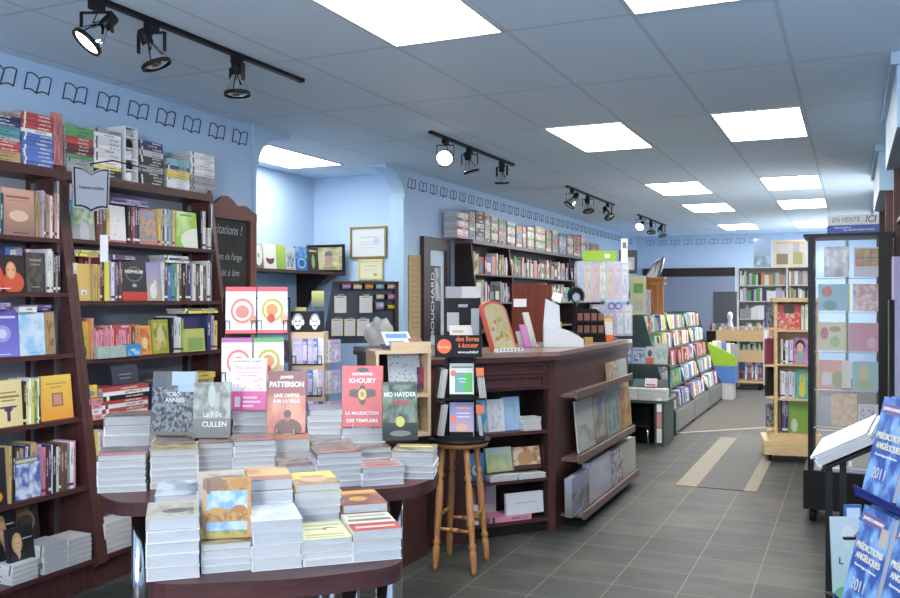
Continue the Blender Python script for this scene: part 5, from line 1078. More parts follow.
def small_counter_items():
    # tiny bottles in a wooden holder
    P = atx(588, 300, -1.89); P.z = CZ; t = thing('bottle_tray', 'small wooden tray of dark miniature bottles in front of the trinket rack', 'tray', P)
    build(MB().prism([P-RT*.03-FW*.03, P+RT*.035-FW*.03, P+RT*.035+FW*.03, P-RT*.03+FW*.03], UP*.05), 'tray', mat('ochre_wood', (.5, .32, .08), .5), t)
    for i in range(5):
        q = P+RT*(-.02+.011*i)+FW*(.0 if i % 2 else .015)+UP*.0505; build(MB().lathe([(.006, 0), (.006, .02), (.003, .026), (.003, .034)], M=Matrix.Translation(q), seg=10), 'bottle', BLACK, t)
    o = book(atx(606, 320, -1.86), RT, UP*.98+FW*.15, (.112, .02, .20), m=cov('orangebox', (.65, .12, .03), None, None, [(.2, .25, .98, .85, (.65, .62, .6)), (.2, .8, .98, .95, (.62, .55, .1))]), label='orange and yellow boxed booklet standing at the counter edge', cat='book'); o.location.z = CZ+.101
    # face mask
    P = atd(576, 296, 7.0); t = thing('black_headset', 'black round headset shape hung above the trinket rack', 'headset', P)
    pts = [P+RT*(.05*math.cos(a))+UP*(.055*math.sin(a)) for a in [math.pi*i/10 for i in range(-2, 13)]]; build(MB().path(pts, .022, 8), 'band', BLACK, t)
    build(MB().lathe([(.035, -.01), (.04, 0), (.03, .015)], M=frame(P-UP*.01, RT, -FW)), 'disc', BRUSH, t); build(MB().path([P-UP*.03, V((P.x, P.y, CZ+.002))], .006, 8), 'stand', BLACK, t)
    # dark red privacy panel on the counter's inner edge
    a, b = atd(512, 345, 7.1), atd(552, 345, 7.3); zt = EYE+(300-283)/F_PX*7; a.z = b.z = CZ
    o = build(MB().prism([a, b, b+UP*(zt-CZ-.01)-RT*.0, a+UP*(zt-CZ)], FW*.03), 'privacy_panel', REDWOOD); tag(o, 'plain reddish mahogany panel standing on the counter behind the register', 'panel')
    part_slab('white_card', o, atd(520, 303, 7.07), (b-a), UP, (.125, .002, .065), WHITE)
    # point-of-sale screen and papers
    P = atd(463, 320, 6.55); P.z = CZ; t = thing('sales_terminal', 'black sales terminal with sheets of paper clipped around it on the counter', 'terminal', P)
    P.z = 0; e = RT; n = -FW
    build(MB().prism([P-e*.10+UP*CZ, P+e*.10+UP*CZ, P+e*.10+UP*(CZ+.02), P-e*.10+UP*(CZ+.02)], FW*.16), 'base', BLACK, t); build(MB().prism([P-e*.115+UP*(CZ+.021), P+e*.13+UP*(CZ+.021), P+e*.13+UP*(CZ+.36), P-e*.115+UP*(CZ+.36)], FW*.05), 'housing', BLACK, t)
    for (x, z, w_, h_, c) in ((-.07, .40, .12, .085, (.42, .44, .47)), (.05, .40, .12, .085, (.68, .70, .72)), (-.075, .18, .09, .14, (.55, .56, .6)), (.09, .18, .06, .2, (.4, .45, .5))):
        part_slab('paper', t, P+n*.006+e*x+UP*(CZ+z), e, UP, (w_, .003, h_), mat('paper%d' % int(c[0]*100), c, .6))
    part_slab('label', t, P+n*.002+UP*(CZ+.30), e, UP, (.07, .002, .022), mat('paper42', (.42, .44, .47)))
    # tall colourful picture book standing on a keyboard-like foot
    L = atd(494, 345, 5.75); R_ = atd(518, 345, 5.9); L.z = R_.z = CZ; X = (R_-L).normalized(); W = (R_-L).length*1.0; Nn = V((-X.y, X.x, 0)); lean = V(-X*.28+UP+Nn*.12).normalized(); H = .35
    t = thing('shaped_picture_book', 'tall round-topped red children\'s book with fairies and piano keys leaning on the counter', 'picture book', (L+R_)/2)
    def oc(k, dx=0, dz=0):
        pts = [(dx, dz), (W*1.0-dx, dz)]
        for i in range(13):
            a = math.pi*i/12; pts.append((W/2+(W/2-dx)*math.cos(a), H-.07+(.07-dx)*math.sin(a)))
        return [L+X*p[0]+lean*p[1]+UP*.002 for p in pts]
    fb = Nn*-1
    build(MB().prism(oc(0), Nn*.03), 'cover', mat('pb_red', (.60, .13, .09), .4), t)
    build(MB().prism([p+fb*.002 for p in oc(0, .018, .02)], Nn*.0015), 'cover_picture', mat('pb_art', (.52, .50, .42), .4, noise=(.5, .42, .12), bscale=30), t)
    rr = random.Random(4)
    for i in range(16):
        c = L+X*rr.uniform(.04, W-.04)+lean*rr.uniform(.07, H-.06)+fb*.0035; Q = frame(c, X, lean)
        build(MB().lathe([(.013, -.0008), (.013, .0008)], M=Q @ Matrix.Rotation(math.pi/2, 4, 'X'), seg=12), 'printed_figure', mat(('fig_a', 'fig_b', 'fig_c', 'fig_d')[i % 4], ((.7, .42, .05), (.2, .4, .12), (.6, .14, .12), (.55, .5, .45))[i % 4], .4), t)
    kb = build(MB().prism([L-Nn*.03+UP*.0005, L+X*(W*1.1)-Nn*.03+UP*.0005, L+X*(W*1.1)-Nn*.001+UP*.0005, L-Nn*.001+UP*.0005], UP*.022), 'key_strip', WHITE, t)
    for i in range(7): build(MB().prism([L+X*(.012+i*W*1.05/7)-Nn*.0315+UP*.008, L+X*(.02+i*W*1.05/7)-Nn*.0315+UP*.008, L+X*(.02+i*W*1.05/7)-Nn*.0302+UP*.008, L+X*(.012+i*W*1.05/7)-Nn*.0302+UP*.008], UP*.013), 'black_key', BLACK, kb)
    # pink card holder
    for i, (u, c, nm) in enumerate(((529, (.55, .2, .5), 'mauve pink'), (524, (.62, .62, .66), 'white wire-bound'), (537, (.6, .58, .55), 'cream speckled'))):
        p = atd(u, 344, 6.35)+FW*(.05*i); h_ = (.17, .12, .26)[i]; w_ = .075
        book(V((p.x, p.y, CZ))+UP*(h_/2*.97)-RT*h_*.17, RT*.6+FW*.8, UP*.93-RT*.36, (w_, .012, h_), m=mat('card_'+nm, c, .5), label=f'{nm} notebook leaning on the counter left of the register', cat='notebook', name='notebook', slab=True)
    for i, (u, c, nm) in enumerate(((548, (.62, .64, .7), 'pale grey'), (538, (.66, .67, .72), 'white'))):
        p = on_counter(u, 347)+FW*.03; book(V((p.x, p.y, CZ))+UP*.006+RT*.0, RT, FW, (.13-.04*i, .01, .05), m=mat('card_'+nm, c, .4), label=f'{nm} slip lying at the counter corner', cat='slip', name='paper_slip', slab=True)
    p = atx(596, 300, -1.92); book(V((p.x, p.y, CZ+.004)), RT, FW, (.13, .006, .09), m=WHITE, label='white papers lying on the counter before the clear spinner', cat='papers', name='papers', slab=True)
    p = atd(556, 318, 6.95); book(V((p.x+.02, p.y, CZ+.09)), RT, UP, (.05, .02, .16), m=mat('lime_note', (.6, .65, .1), .5), label='small lime yellow packet behind the register', cat='packet', name='packet', slab=True)
small_counter_items()
# ---- ribbon board on the left arm of the counter
def ribbon_board():
    bl, br = atd(323, 352, 6.9), atd(395, 352, 7.1); e = (br-bl); e.z = 0; W = e.length; e.normalize(); n = V((e.y, -e.x, 0)); bl.z = 0; z0 = CZ+.0; z1 = EYE+(300-281.5)/F_PX*7.0
    t = thing('ribbon_stand', 'black framed board with rows of ribbon reels and card packs on the counter', 'display stand', bl+e*W/2+UP*z0)
    Lf = UP*(z1-z0)
    slant = -e*.0; off = e*(.08)                     # left side slants outwards
    build(MB().prism([bl+UP*z0, bl+e*W+UP*z0, bl+e*W+UP*z1, bl+off+UP*z1], -n*.02), 'board', mat('slate_blue_board', (.05, .065, .09), .6), t)
    for p, q in (((bl+e*(W-.02)+UP*z0), (bl+e*(W-.02)+UP*z1)),): build(MB().prism([p, p+e*.03, q+e*.03, q], n*.07), 'frame_side', MAHOG, t)
    build(MB().prism([bl+off+UP*z1, bl+e*(W+.01)+UP*z1, bl+e*(W+.01)+UP*(z1-.02), bl+off+UP*(z1-.02)], n*.07), 'frame_top', MAHOG, t)
    cs = {'lilac': (.48, .28, .48), 'cream': (.66, .58, .38), 'orange': (.68, .30, .08), 'aqua': (.28, .48, .50), 'beige': (.48, .40, .34), 'pink': (.65, .25, .42), 'yellow': (.6, .55, .05), 'mauve': (.38, .33, .5)}
    def reel(u, v, w_, r_, c):
        p = onp(u, v, bl+n*.04, n); cr = thing('ribbon_reel', f'{c} ribbon reel on the ribbon stand, '+{281: ''}.get(0, '')+f"{'top row' if v < 290 else 'lower rows'}", 'ribbon reel', p, 'ribbon reels on the stand')
        build(MB().tube(p-e*w_/2, p+e*w_/2, r_, seg=20), 'ribbon', mat('ribbon_'+c, cs[c], .35), cr)
        for k in (-1, 1): build(MB().tube(p+e*k*(w_/2+.0005), p+e*k*(w_/2+.006), r_*1.12, seg=20), 'flange', BLACK, cr)
    for u, c in ((346, 'lilac'), (357, 'cream'), (368.5, 'orange'), (379.5, 'aqua'), (391, 'beige')): reel(u, 286.5, .07, .022, c)
    reel(391, 297, .065, .022, 'pink'); reel(379.5, 297, .065, .018, 'cream'); reel(391, 307, .065, .016, 'yellow'); reel(379, 306, .07, .032, 'mauve')
    for i, (u0, u1, v0, v1) in enumerate(((334, 346.5, 296, 313), (359, 372.5, 296, 313), (331, 343, 319, 336), (344, 355.5, 319, 336), (356.5, 369.5, 319, 336))):
        p = [onp(u, v, bl+n*.015, n) for u, v in ((u0, v0), (u1, v0), (u1, v1), (u0, v1))]; c = sum(p, V((0, 0, 0)))/4
        o = book(c, e, UP, ((p[1]-p[0]).length*.95, .014, (p[0]-p[3]).length), m=cov('packc%d' % (i % 2), (.78, .74, .62), None, None, [(.25, .2, .8, .75, (.7, .71, .74)), (.2, .9, .8, .94, (.2, .15, .1))]), label=f'cream card pack on the ribbon stand, {ordn(i)} of five reading from top left', cat='card pack', name='card_pack', slab=True)
        part_slab('hook', o, (p[0]+p[1])/2+UP*.008+n*.01, e, UP, (.05, .012, .006), CHROME)
    # clear bag of tulle
    g = MB(); bmesh.ops.create_icosphere(g.bm, subdivisions=4, radius=1)
    from mathutils import noise as NZ
    for v in g.bm.verts:
        k = 1+.22*NZ.noise(v.co*2.0)+.07*NZ.noise(v.co*6); v.co *= k
    for f in g.bm.faces: f.smooth = True
    c = atd(379, 334, 6.45); c.z = CZ+.105; M = Matrix.Translation(c) @ Matrix.Diagonal((.105, .09, .105, 1))
    bmesh.ops.transform(g.bm, matrix=M, verts=g.bm.verts); o = build(g, 'plastic_bag', mat('cloudy_plastic', (.7, .72, .7), .12, alpha=.5, bump=.6, bscale=30)); tag(o, 'crumpled cloudy plastic bag leaning against the ribbon stand', 'bag')
ribbon_board()
# ================================================================ WIRE RACKS BEHIND THE TABLE
WIRE = mat('black_wire', (.015, .015, .016), .35, .4)
def wire_pocket(mb, P, e, n, w, h, lipz=.045, d=.03):
    """a wire pocket: P bottom-left, e right, n towards the viewer"""
    z = UP
    mb.path([P+z*h, P, P+n*d, P+n*d+z*lipz*1.6, P+n*d+e*w*.14+z*lipz*1.6, P+n*d+e*w*.14+z*.0], .0022, 6)
    mb.path([P+e*w+z*h, P+e*w, P+e*w+n*d, P+e*w+n*d+z*lipz*1.6, P+n*d+e*w*.86+z*lipz*1.6, P+n*d+e*w*.86], .0022, 6)
    mb.path([P+n*d, P+n*d+e*w], .0022, 6); mb.path([P, P+e*w], .0022, 6)
def recipe_rack():
    O = atd(226, 380, 4.78); e = hdir(36); n = V((e.y, -e.x, 0)); O.z = 0; W = .160
    t = thing('wire_rack', 'black wire floor rack holding four large white recipe magazines behind the table', 'rack', O+e*W)
    mb = MB(); mb.path([O-e*.01, O-e*.01+UP*1.56], .006); mb.path([O+e*(2*W+.02), O+e*(2*W+.02)+UP*1.56], .006); mb.path([O-e*.01+UP*1.56, O+e*(2*W+.02)+UP*1.56], .006); mb.path([O+e*(W)+UP*.02, O+e*(W)+UP*1.5], .004)
    for b in (0, 1): mb.path([O+e*(2*W*b)+UP*.006-n*.15, O+e*(2*W*b)+UP*.006+n*.15], .006)
    build(mb, 'frame', WIRE, t); z_ = (1.36, 1.10)
    for r, (zz, sh) in enumerate(((1.365, 0), (1.09, -.02))):
        for k in range(2):
            P = O+e*(k*(W+.008)+sh)+n*(.02+.03*r)+UP*zz; mb = MB(); wire_pocket(mb, P+n*.012, e, n, W, .12); build(mb, 'pocket', WIRE, t)
            c = ((.62, .10, .12), (.62, .10, .12), (.42, .12, .40), (.12, .40, .12))[r*2+k]
            m_ = cov('recipe%d%d' % (r, k), (.70, .70, .72), None, None, [(0, .90, 1, 1, c), (0, 0, 1, .07, c)], ell=([(.55, .48, .38, .27, (.60, .20, .16)), (.55, .48, .31, .21, (.70, .62, .60)), (.55, .46, .22, .14, (.58, .22, .18)), (.9, .3, .12, .1, (.55, .28, .2))] if k == 0 else
                [(.5, .5, .36, .25, (.42, .42, .06)), (.5, .5, .28, .19, (.70, .64, .5)), (.48, .5, .2, .13, (.62, .28, .1)), (.45, .32, .13, .1, (.55, .06, .05)), (.88, .3, .12, .12, (.62, .36, .28))]))
            o = book(P+e*W/2+n*.022+UP*.13, e, UP*.985-n*.17, (W, .006, .255), m=m_, label=('red-topped white recipe magazine with pink ring dish, upper left pocket', 'red-topped white recipe magazine with green wreath dish, upper right pocket', 'purple-topped recipe magazine, lower left pocket of wire rack', 'green-topped recipe magazine, lower right pocket of wire rack')[r*2+k], cat='magazine', name='magazine', parts=True)
recipe_rack()
def bookmark_spinner():
    O = atd(310, 400, 5.0); e = RT; n = -FW; O.z = 0; w = .092
    t = thing('wooden_spinner', 'pale wood spinner rack with wire pockets of lilac cards behind the red thriller', 'card rack', O)
    build(MB().prism([O-e*w+n*.09, O+e*w+n*.09, O+e*w-n*.09, O-e*w-n*.09], UP*1.33, M=Matrix.Translation((0, 0, .04))), 'core', CREAMW, t); build(MB().lathe([(.17, 0), (.17, .02), (.03, .03), (.03, .04)], M=Matrix.Translation(O), seg=32), 'base', BLACK, t)
    for r in range(3):
        zz = 1.19-r*.175; mb = MB(); P = O-e*(w*.9)+n*.092+UP*zz; wire_pocket(mb, P, e, n, w*1.8, .03, .03, .025); build(mb, 'pocket', WIRE, t)
        for k in range(5):
            c = ('lilac', 'purple', 'lilac', 'blue', 'white')[(k+r) % 5]; book(P+e*(.03+.028*k)+n*(.004+.0035*(4-k))+UP*.075, e, UP, (.06, .003, .14), m=auto_cov('lc%s%d' % (c, (k+r) % 3), CNAMES[c], (.5, .45, .6), (.6, .6, .65), k+r+1), label=f"{c} greeting card on the wooden spinner front, {ordn(k)} from left, {('top','middle','lower')[r]} pocket", cat='greeting card', name='greeting_card', group='cards on the wooden spinner', slab=True)
        for sd in (-1, 1):
            for k in range(4):
                book(O+e*sd*(w+.012+.014*k)+n*(.03-.01*k)+UP*(zz+.07), -n*sd*1+e*.9, UP, (.07, .004, .13), m=auto_cov('ls%d' % k, ((.4, .4, .46), (.45, .42, .5), (.6, .55, .4), (.36, .28, .45))[k], (.5, .5, .55), (.2, .2, .3), k+1), label=f"greeting card on the wooden spinner {'left' if sd < 0 else 'right'} side, {ordn(k)} outwards, {('top','middle','lower')[r]} pocket", cat='greeting card', name='greeting_card', group='cards on the wooden spinner', slab=True)
    # black headphone box on top
    z = 1.372; b = build(MB().prism([O-e*.10+n*.08+UP*z, O+e*.075+n*.08+UP*z, O+e*.075-n*.05+UP*z, O-e*.10-n*.05+UP*z], UP*.115), 'listening_box', BLACK); tag(b, 'black box printed with two white faces wearing headphones, on the wooden spinner', 'box')
    for k, x in enumerate((-.055, .04)):
        c = O+e*x+n*.0815+UP*(z+.055); Q = frame(c, e, UP); sx = .030 if k == 0 else .024
        def fpts(rx, rz, oz=0, n_=20): return [Q @ V((rx*math.cos(2*math.pi*i/n_), 0, oz+rz*math.sin(2*math.pi*i/n_)*(1.0 if math.sin(2*math.pi*i/n_) > 0 else 1.15))) for i in range(n_)]
        build(MB().prism(fpts(sx*.8, .038), n*.0015), 'printed_face', WHITE, b)
        for s_ in (-1, 1): build(MB().prism([p+e*s_*sx*.35+UP*.004+n*.0015 for p in fpts(sx*.16, .004)], n*.0008), 'printed_eye', BLACK, b); build(MB().prism([p+e*s_*sx*.95+UP*-.002 for p in fpts(sx*.25, .015)], n*.002), 'printed_ear_cup', WHITE, b)
        build(MB().prism([p-UP*.02+n*.0015 for p in fpts(sx*.3, .003)], n*.0008), 'printed_mouth', BLACK, b)
        build(MB().path([Q @ V((sx*1.0*math.cos(a), -.001, .044*math.sin(a))) for a in [math.pi*i/12 for i in range(13)]], .002, 6), 'printed_band', WHITE, b)
    book(O+e*.03-n*.1+UP*(z+.115+.07), e, UP, (.07, .02, .09), m=cov('yelpack', (.5, .45, .1), (.1, .12, .03)), label='yellow and black packet standing behind the headphone box', cat='packet', name='packet')
    book(O-e*.07-n*.11+UP*(z+.09), e, UP, (.06, .02, .09), m=cov('tanpack', (.5, .4, .15), (.3, .35, .2)), label='tan packet standing left behind the headphone box', cat='packet', name='packet')
bookmark_spinner()
# ================================================================ BOOKCASE ALONG THE FAR LEFT WALL
def bookcase_c():
    XF = -4.04; y0, y1, zt = 9.42, 15.15, 2.21
    t = thing('bookcase', 'long dark wall bookcase beyond the door with grey top, stacked to the brim', 'bookcase', (XF, (y0+y1)/2, 0))
    ys = [y0, atx(508.6, 300, XF).y, atx(568.8, 300, XF).y, y1]
    for i, y in enumerate(ys):
        pts = [(LX+.01, y, 0), (XF+.25, y, 0), (XF+.25, y, .1), (XF, y, zt), (LX+.01, y, zt)]; build(MB().prism(pts, (0, .04, 0)), 'side_panel', DARKW, t)
    build(MB().b2((LX+.005, y0+.04, 0), (LX+.02, y1, zt)), 'back_panel', DARKW, t)
    build(MB().b2((LX+.01, y0-.0, zt+.0005), (XF+.03, y1+.05, zt+.045)), 'top', mat('grey_brown_top', (.13, .11, .11), .4), t)
    zs = [1.86, 1.52, 1.18, .84, .5, .16]
    def X_(z): return XF+.25*(1-max(0, (z-.1))/(zt-.1))
    for z in zs:
        for a, b in zip(ys, ys[1:]): build(MB().b2((LX+.02, a+.04, z-.02), (X_(z), b, z)), 'shelf', mat('grey_shelf', (.16, .14, .14), .5), t)
    pal = 'white cream grey black green lime salmon red navy blue tan silver white maroon teal cream pink brown'.split()
    R = random.Random(11); secs = ('near', 'middle', 'far')
    for zi, z in enumerate(zs[:2]):
        for si, (a, b) in enumerate(zip(ys, ys[1:])):
            f = Face((X_(z)-.02, 0, 0), (0, 1, 0), (1, 0, 0)); y = a+.06; pl = f"{('top','second')[zi]} shelf of far-left bookcase, {secs[si]} bay"
            while y < b-.12:
                if R.random() < .33:
                    w_ = R.uniform(.13, .17); h = R.uniform(.19, .25); c = R.choice(pal); c2 = R.choice(pal)
                    far_book(f.at(y+w_/2, z+h/2+.001, .03), f.e, UP, (w_, .025, h), c); far_book(f.at(y+w_/2, z+h*.42, .0165), f.e, UP, (w_*.7, .001, h*.5), c2); y += w_+.01
                else:
                    for _ in range(R.randint(2, 5)):
                        if y > b-.07: break
                        w_ = R.uniform(.022, .05); h = R.uniform(.18, .27); c = R.choice(pal)
                        far_book(f.at(y+w_/2, z+h/2+.001, .075), -f.n, UP, (.14, w_, h), c); far_book(f.at(y+w_/2, z+h*R.uniform(.4, .6), .0045), -f.n, UP, (.002, w_*.5, h*.4), R.choice(('white', 'black', 'gold'))); y += w_+.001
    # stacks on top
    z = zt+.046; f = Face((XF-.0, 0, 0), (0, 1, 0), (1, 0, 0))
    tops = [(458, 469.5, 213, 'white', 9), (470, 476, 212, 'grey', 9), (476.5, 485, 211, 'black', 7), (485.5, 491, 213, 'silver', 8), (492, 499, 217, 'cream', 8), (499.5, 507, 219, 'grey', 8), (508, 516, 222, 'white', 8), (517, 523, 226, 'grey', 7), (523.5, 527, 227, 'salmon', 6),
            (528, 535, 227, 'white', 8), (536, 546, 227, 'cream', 9), (547, 552, 231, 'gold', 6), (553, 559, 231, 'grey', 7), (560, 567, 234, 'silver', 7), (568, 574, 236, 'cream', 7), (574.5, 581, 236, 'red', 6), (582, 586, 235, 'white', 6), (586.5, 590, 242, 'salmon', 5), (591, 600, 244, 'tan', 6)]
    for i, (u0, u1, vt, c, n) in enumerate(tops):
        a, b = f.s_of(u0), f.s_of(u1); top = max(f.z_of((u0+u1)/2, vt), z+.08); th = (top-z)/n
        for k in range(n):
            cc = c if k % 3 else R.choice(pal)
            book(f.at((a+b)/2, z+th*(k+.5)+.0005, .10), -f.n, f.e, (.18, th*.94, (b-a)*.93), cc, label=f'{cc} magazine lying flat, {ordn(k)} up in bookcase-top stack {ordn(i)} from the left'.replace('in bookcase-top stack', 'in stack'), cat='magazine', name='magazine', group='magazines stacked on the far-left bookcase')
bookcase_c()
# ================================================================ GREEN GONDOLA ALONG THE AISLE
def gondola():
    x0, xt = -1.83, -2.20; ya, yb = 10.2, 14.16; zt = 1.37; xb = -2.9
    t = thing('book_gondola', 'dark green sloping magazine gondola with grey base along the carpeted aisle', 'display shelf', ((x0+xb)/2, (ya+yb)/2, 0))
    def X_(z): return x0-.10 if z < .4 else (x0-.10)+(xt-(x0-.10))*(z-.4)/(zt-.4)
    bays = [ya, ya+(yb-ya)/3, ya+2*(yb-ya)/3, yb-.03]
    for y in bays:
        pts = [(xb, y, 0), (x0, y, 0), (x0, y, .27), (X_(.4), y, .42), (xt, y, zt), (xb, y, zt)]; build(MB().prism(pts, (0, .03, 0)), 'end_panel', GREEN, t)
    for a, b in zip(bays, bays[1:]): build(MB().b2((x0-.012, a+.031, .04), (x0+.003, b-.001, .27)), 'base_panel', GREYLAM, t)
    zs = [.27, .50, .72, .94, 1.16]
    for z in zs:
        for a, b in zip(bays, bays[1:]): build(MB().b2((xb+.3, a+.031, z-.015), (X_(z)-.005 if z > .3 else x0-.03, b-.001, z)), 'shelf', GREEN, t)
    build(MB().b2((xb+.28, ya+.03, .04), (xb+.3, yb-.03, zt)), 'back_panel', GREEN, t)
    R = random.Random(5); pal = 'white cream tan blue turquoise yellow lilac silver red navy green white grey cream'.split(); pal2 = 'red maroon salmon brown white black orange pink blue'.split()
    for zi, z in enumerate(zs[::-1]):
        for bi, (a, b) in enumerate(zip(bays, bays[1:])):
            f = Face((X_(z)-.03 if z > .3 else x0-.05, 0, 0), (0, 1, 0), (1, 0, 0)); y = a+.06; P_ = pal if zi != 2 else pal2
            pl = f"{('top','second','third','fourth','bottom')[zi]} tier of green gondola, {('near','middle','far')[bi]} bay"
            while y < b-.06:
                w_ = R.uniform(.07, .13); c = R.choice(P_); c2 = R.choice(P_); h = R.uniform(.16, .20); tl = .45 if zi == 4 else .3
                # overlapping magazines leaning back, shown at an angle
                book(f.at(y+.05, z+.002, -.0)+(UP*math.cos(tl)-f.n*math.sin(tl))*h/2+V((-.03, 0, .008)), hdir(90-58), UP*math.cos(tl)-f.n*math.sin(tl), (.12, .008, h), m=auto_cov('gd_%s_%s' % (c, c2), CNAMES[c], CNAMES[c2], tuple(q*.4+.1 for q in CNAMES[c]), R.randint(1, 99)),
                     label=f'{c} magazine with {c2} print, {nth(pl)} along {pl}', cat='magazine', name='magazine', group='magazines on the green gondola', slab=True); y += w_
    # things on top
gondola()
def gondola_front():
    # small table of white booklets in front of the gondola end, with black step stool beneath
    P = atz(672, 439, 0); X = V((1, 0, 0))
    lx, rx, y0 = -2.45, -1.98, 9.35
    a = aty(624, 400, 9.35).x; b = aty(664, 400, 9.35).x
    t = thing('display_stand', 'dark green low stand with side pockets between the counter and gondola', 'stand', ((a+b)/2, 9.6, 0))
    zt = aty(640, 403, 9.35).z
    for x in (a, b-.10): build(MB().b2((x, 9.36, 0), (x+(.03 if x == a else .10), 9.9, zt)), 'side_panel', GREEN, t)
    build(MB().b2((a, 9.34, zt+.0005), (b+.03, 9.92, zt+.03)), 'top_board', GREEN, t); build(MB().b2((a+.03, 9.88, 0), (b-.10, 9.9, zt)), 'back_panel', DARKW, t)
    f = Face((0, 9.335, 0), (1, 0, 0), (0, -1, 0)); R = random.Random(3)
    for i in range(3):
        u0 = 624+14*i; A, B = f.s_of(u0), f.s_of(u0+13.5)
        for k in range(7):
            z = zt+.031+k*.017; book(V(((A+B)/2+R.uniform(-.004, .004), 9.34+.11, z+.008)), (1, 0, 0), (0, 1, 0), (B-A, .0155, .2), 'white', label=f"white booklet lying flat, {ordn(k)} from the bottom of the stand's {('left','middle','right')[i]} pile", cat='booklet', name='booklet', group='white booklets piled on the low stand', m=(None if (k+i) % 3 else mat('offwhite_print', (.62, .58, .55), .5)))
    z = zt+.031+7*.017+.001
    book(V((f.s_of(648), 9.50, z+.05)), (1, 0, 0), UP*.9+V((0, .4, 0)), (.13, .05, .09), m=cov('wh_red', (.66, .6, .6), None, None, [(.1, .1, .9, .3, (.45, .1, .1))]), label='white book with red title leaning on the booklet piles', cat='book')
    book(V((f.s_of(634), 9.55, z+.045)), (1, 0, 0), UP*.9+V((0, .4, 0)), (.11, .02, .08), m=cov('bl_sm', (.08, .15, .2)), label='small dark blue booklet left on the booklet piles', cat='booklet', name='booklet'); book(V((f.s_of(659), 9.55, z+.045)), (1, 0, 0), UP*.9+V((0, .4, 0)), (.10, .02, .08), m=cov('bk_sm', (.06, .07, .08)), label='small black booklet right on the booklet piles', cat='booklet', name='booklet')
    # magazine row above, in a rail
    zz = aty(640, 364, 9.7).z
    r = thing('magazine_rail', 'dark rail holding face-out magazines above the low stand', 'rail', ((a+b)/2, 9.7, zz)); build(MB().b2((a-.1, 9.66, zz-.02), (b+.0, 9.80, zz)), 'ledge', GREEN, r)
    for x in (a-.05, b-.05): build(MB().b2((x, 9.80, 0.0), (x+.03, 9.83, zz+.1)), 'upright', GREEN, r)
    g = Face((0, 9.68, 0), (1, 0, 0), (0, -1, 0))
    for u0, u1, vt, m_, d_ in ((620, 631, 342, auto_cov('m1', (.2, .28, .5), (.1, .12, .2), (.6, .65, .7), 2), 'blue cover with dark figure'), (632, 645, 348, auto_cov('m2', (.35, .45, .65), (.5, .55, .6), (.1, .15, .3), 3), 'pale blue cover with skier'), (645.5, 653, 347, cov('m3', (.5, .52, .56), None, None, [(0, 0, 1, .35, (.6, .15, .06))], ell=[(.5, .6, .3, .2, (.1, .1, .12))]), 'grey and orange cover'), (653.5, 667, 344, auto_cov('m4', (.5, .56, .52), (.3, .45, .4), (.6, .64, .6), 5), 'large pale green cover')):
        g.face(u0, u1, zz, vt, m_, d_, 'rail above the low stand', cat='magazine', name='magazine', tilt=8)
    # narrow cards in the stand's pocket
    for k, c in enumerate(('white', 'salmon', 'white')):
        book(V((b-.05+.0, 9.352, .12+.16*k)), (1, 0, 0), UP, (.05, .006, .15), c, label=f'small card in the side pocket of the low stand, {ordn(k)} from the floor', cat='card', name='card', slab=True)
    # black step stool
    S = atz(639, 444, 0); t = thing('step_stool', 'small black metal two-step stool standing beneath the low stand', 'step stool', S)
    s = .11
    for (dy, hz, nm) in ((0, .20, 'lower_step'), (.16, .42, 'upper_step')):
        q = S+V((0, dy, 0)); build(MB().box((q.x, q.y, hz), (.24, .14, .02), bev=.006), nm, BLKMET, t)
        for sx in (-1, 1):
            build(MB().tube((q.x+sx*.115, q.y-.06, 0), (q.x+sx*.10, q.y-.05, hz-.011), .009), 'leg', CHROME if dy == 0 else BLKMET, t)
    build(MB().box((S.x, S.y+.08, .2), (.19, .01, .36)), 'rear_panel', BLKMET, t)
gondola_front()
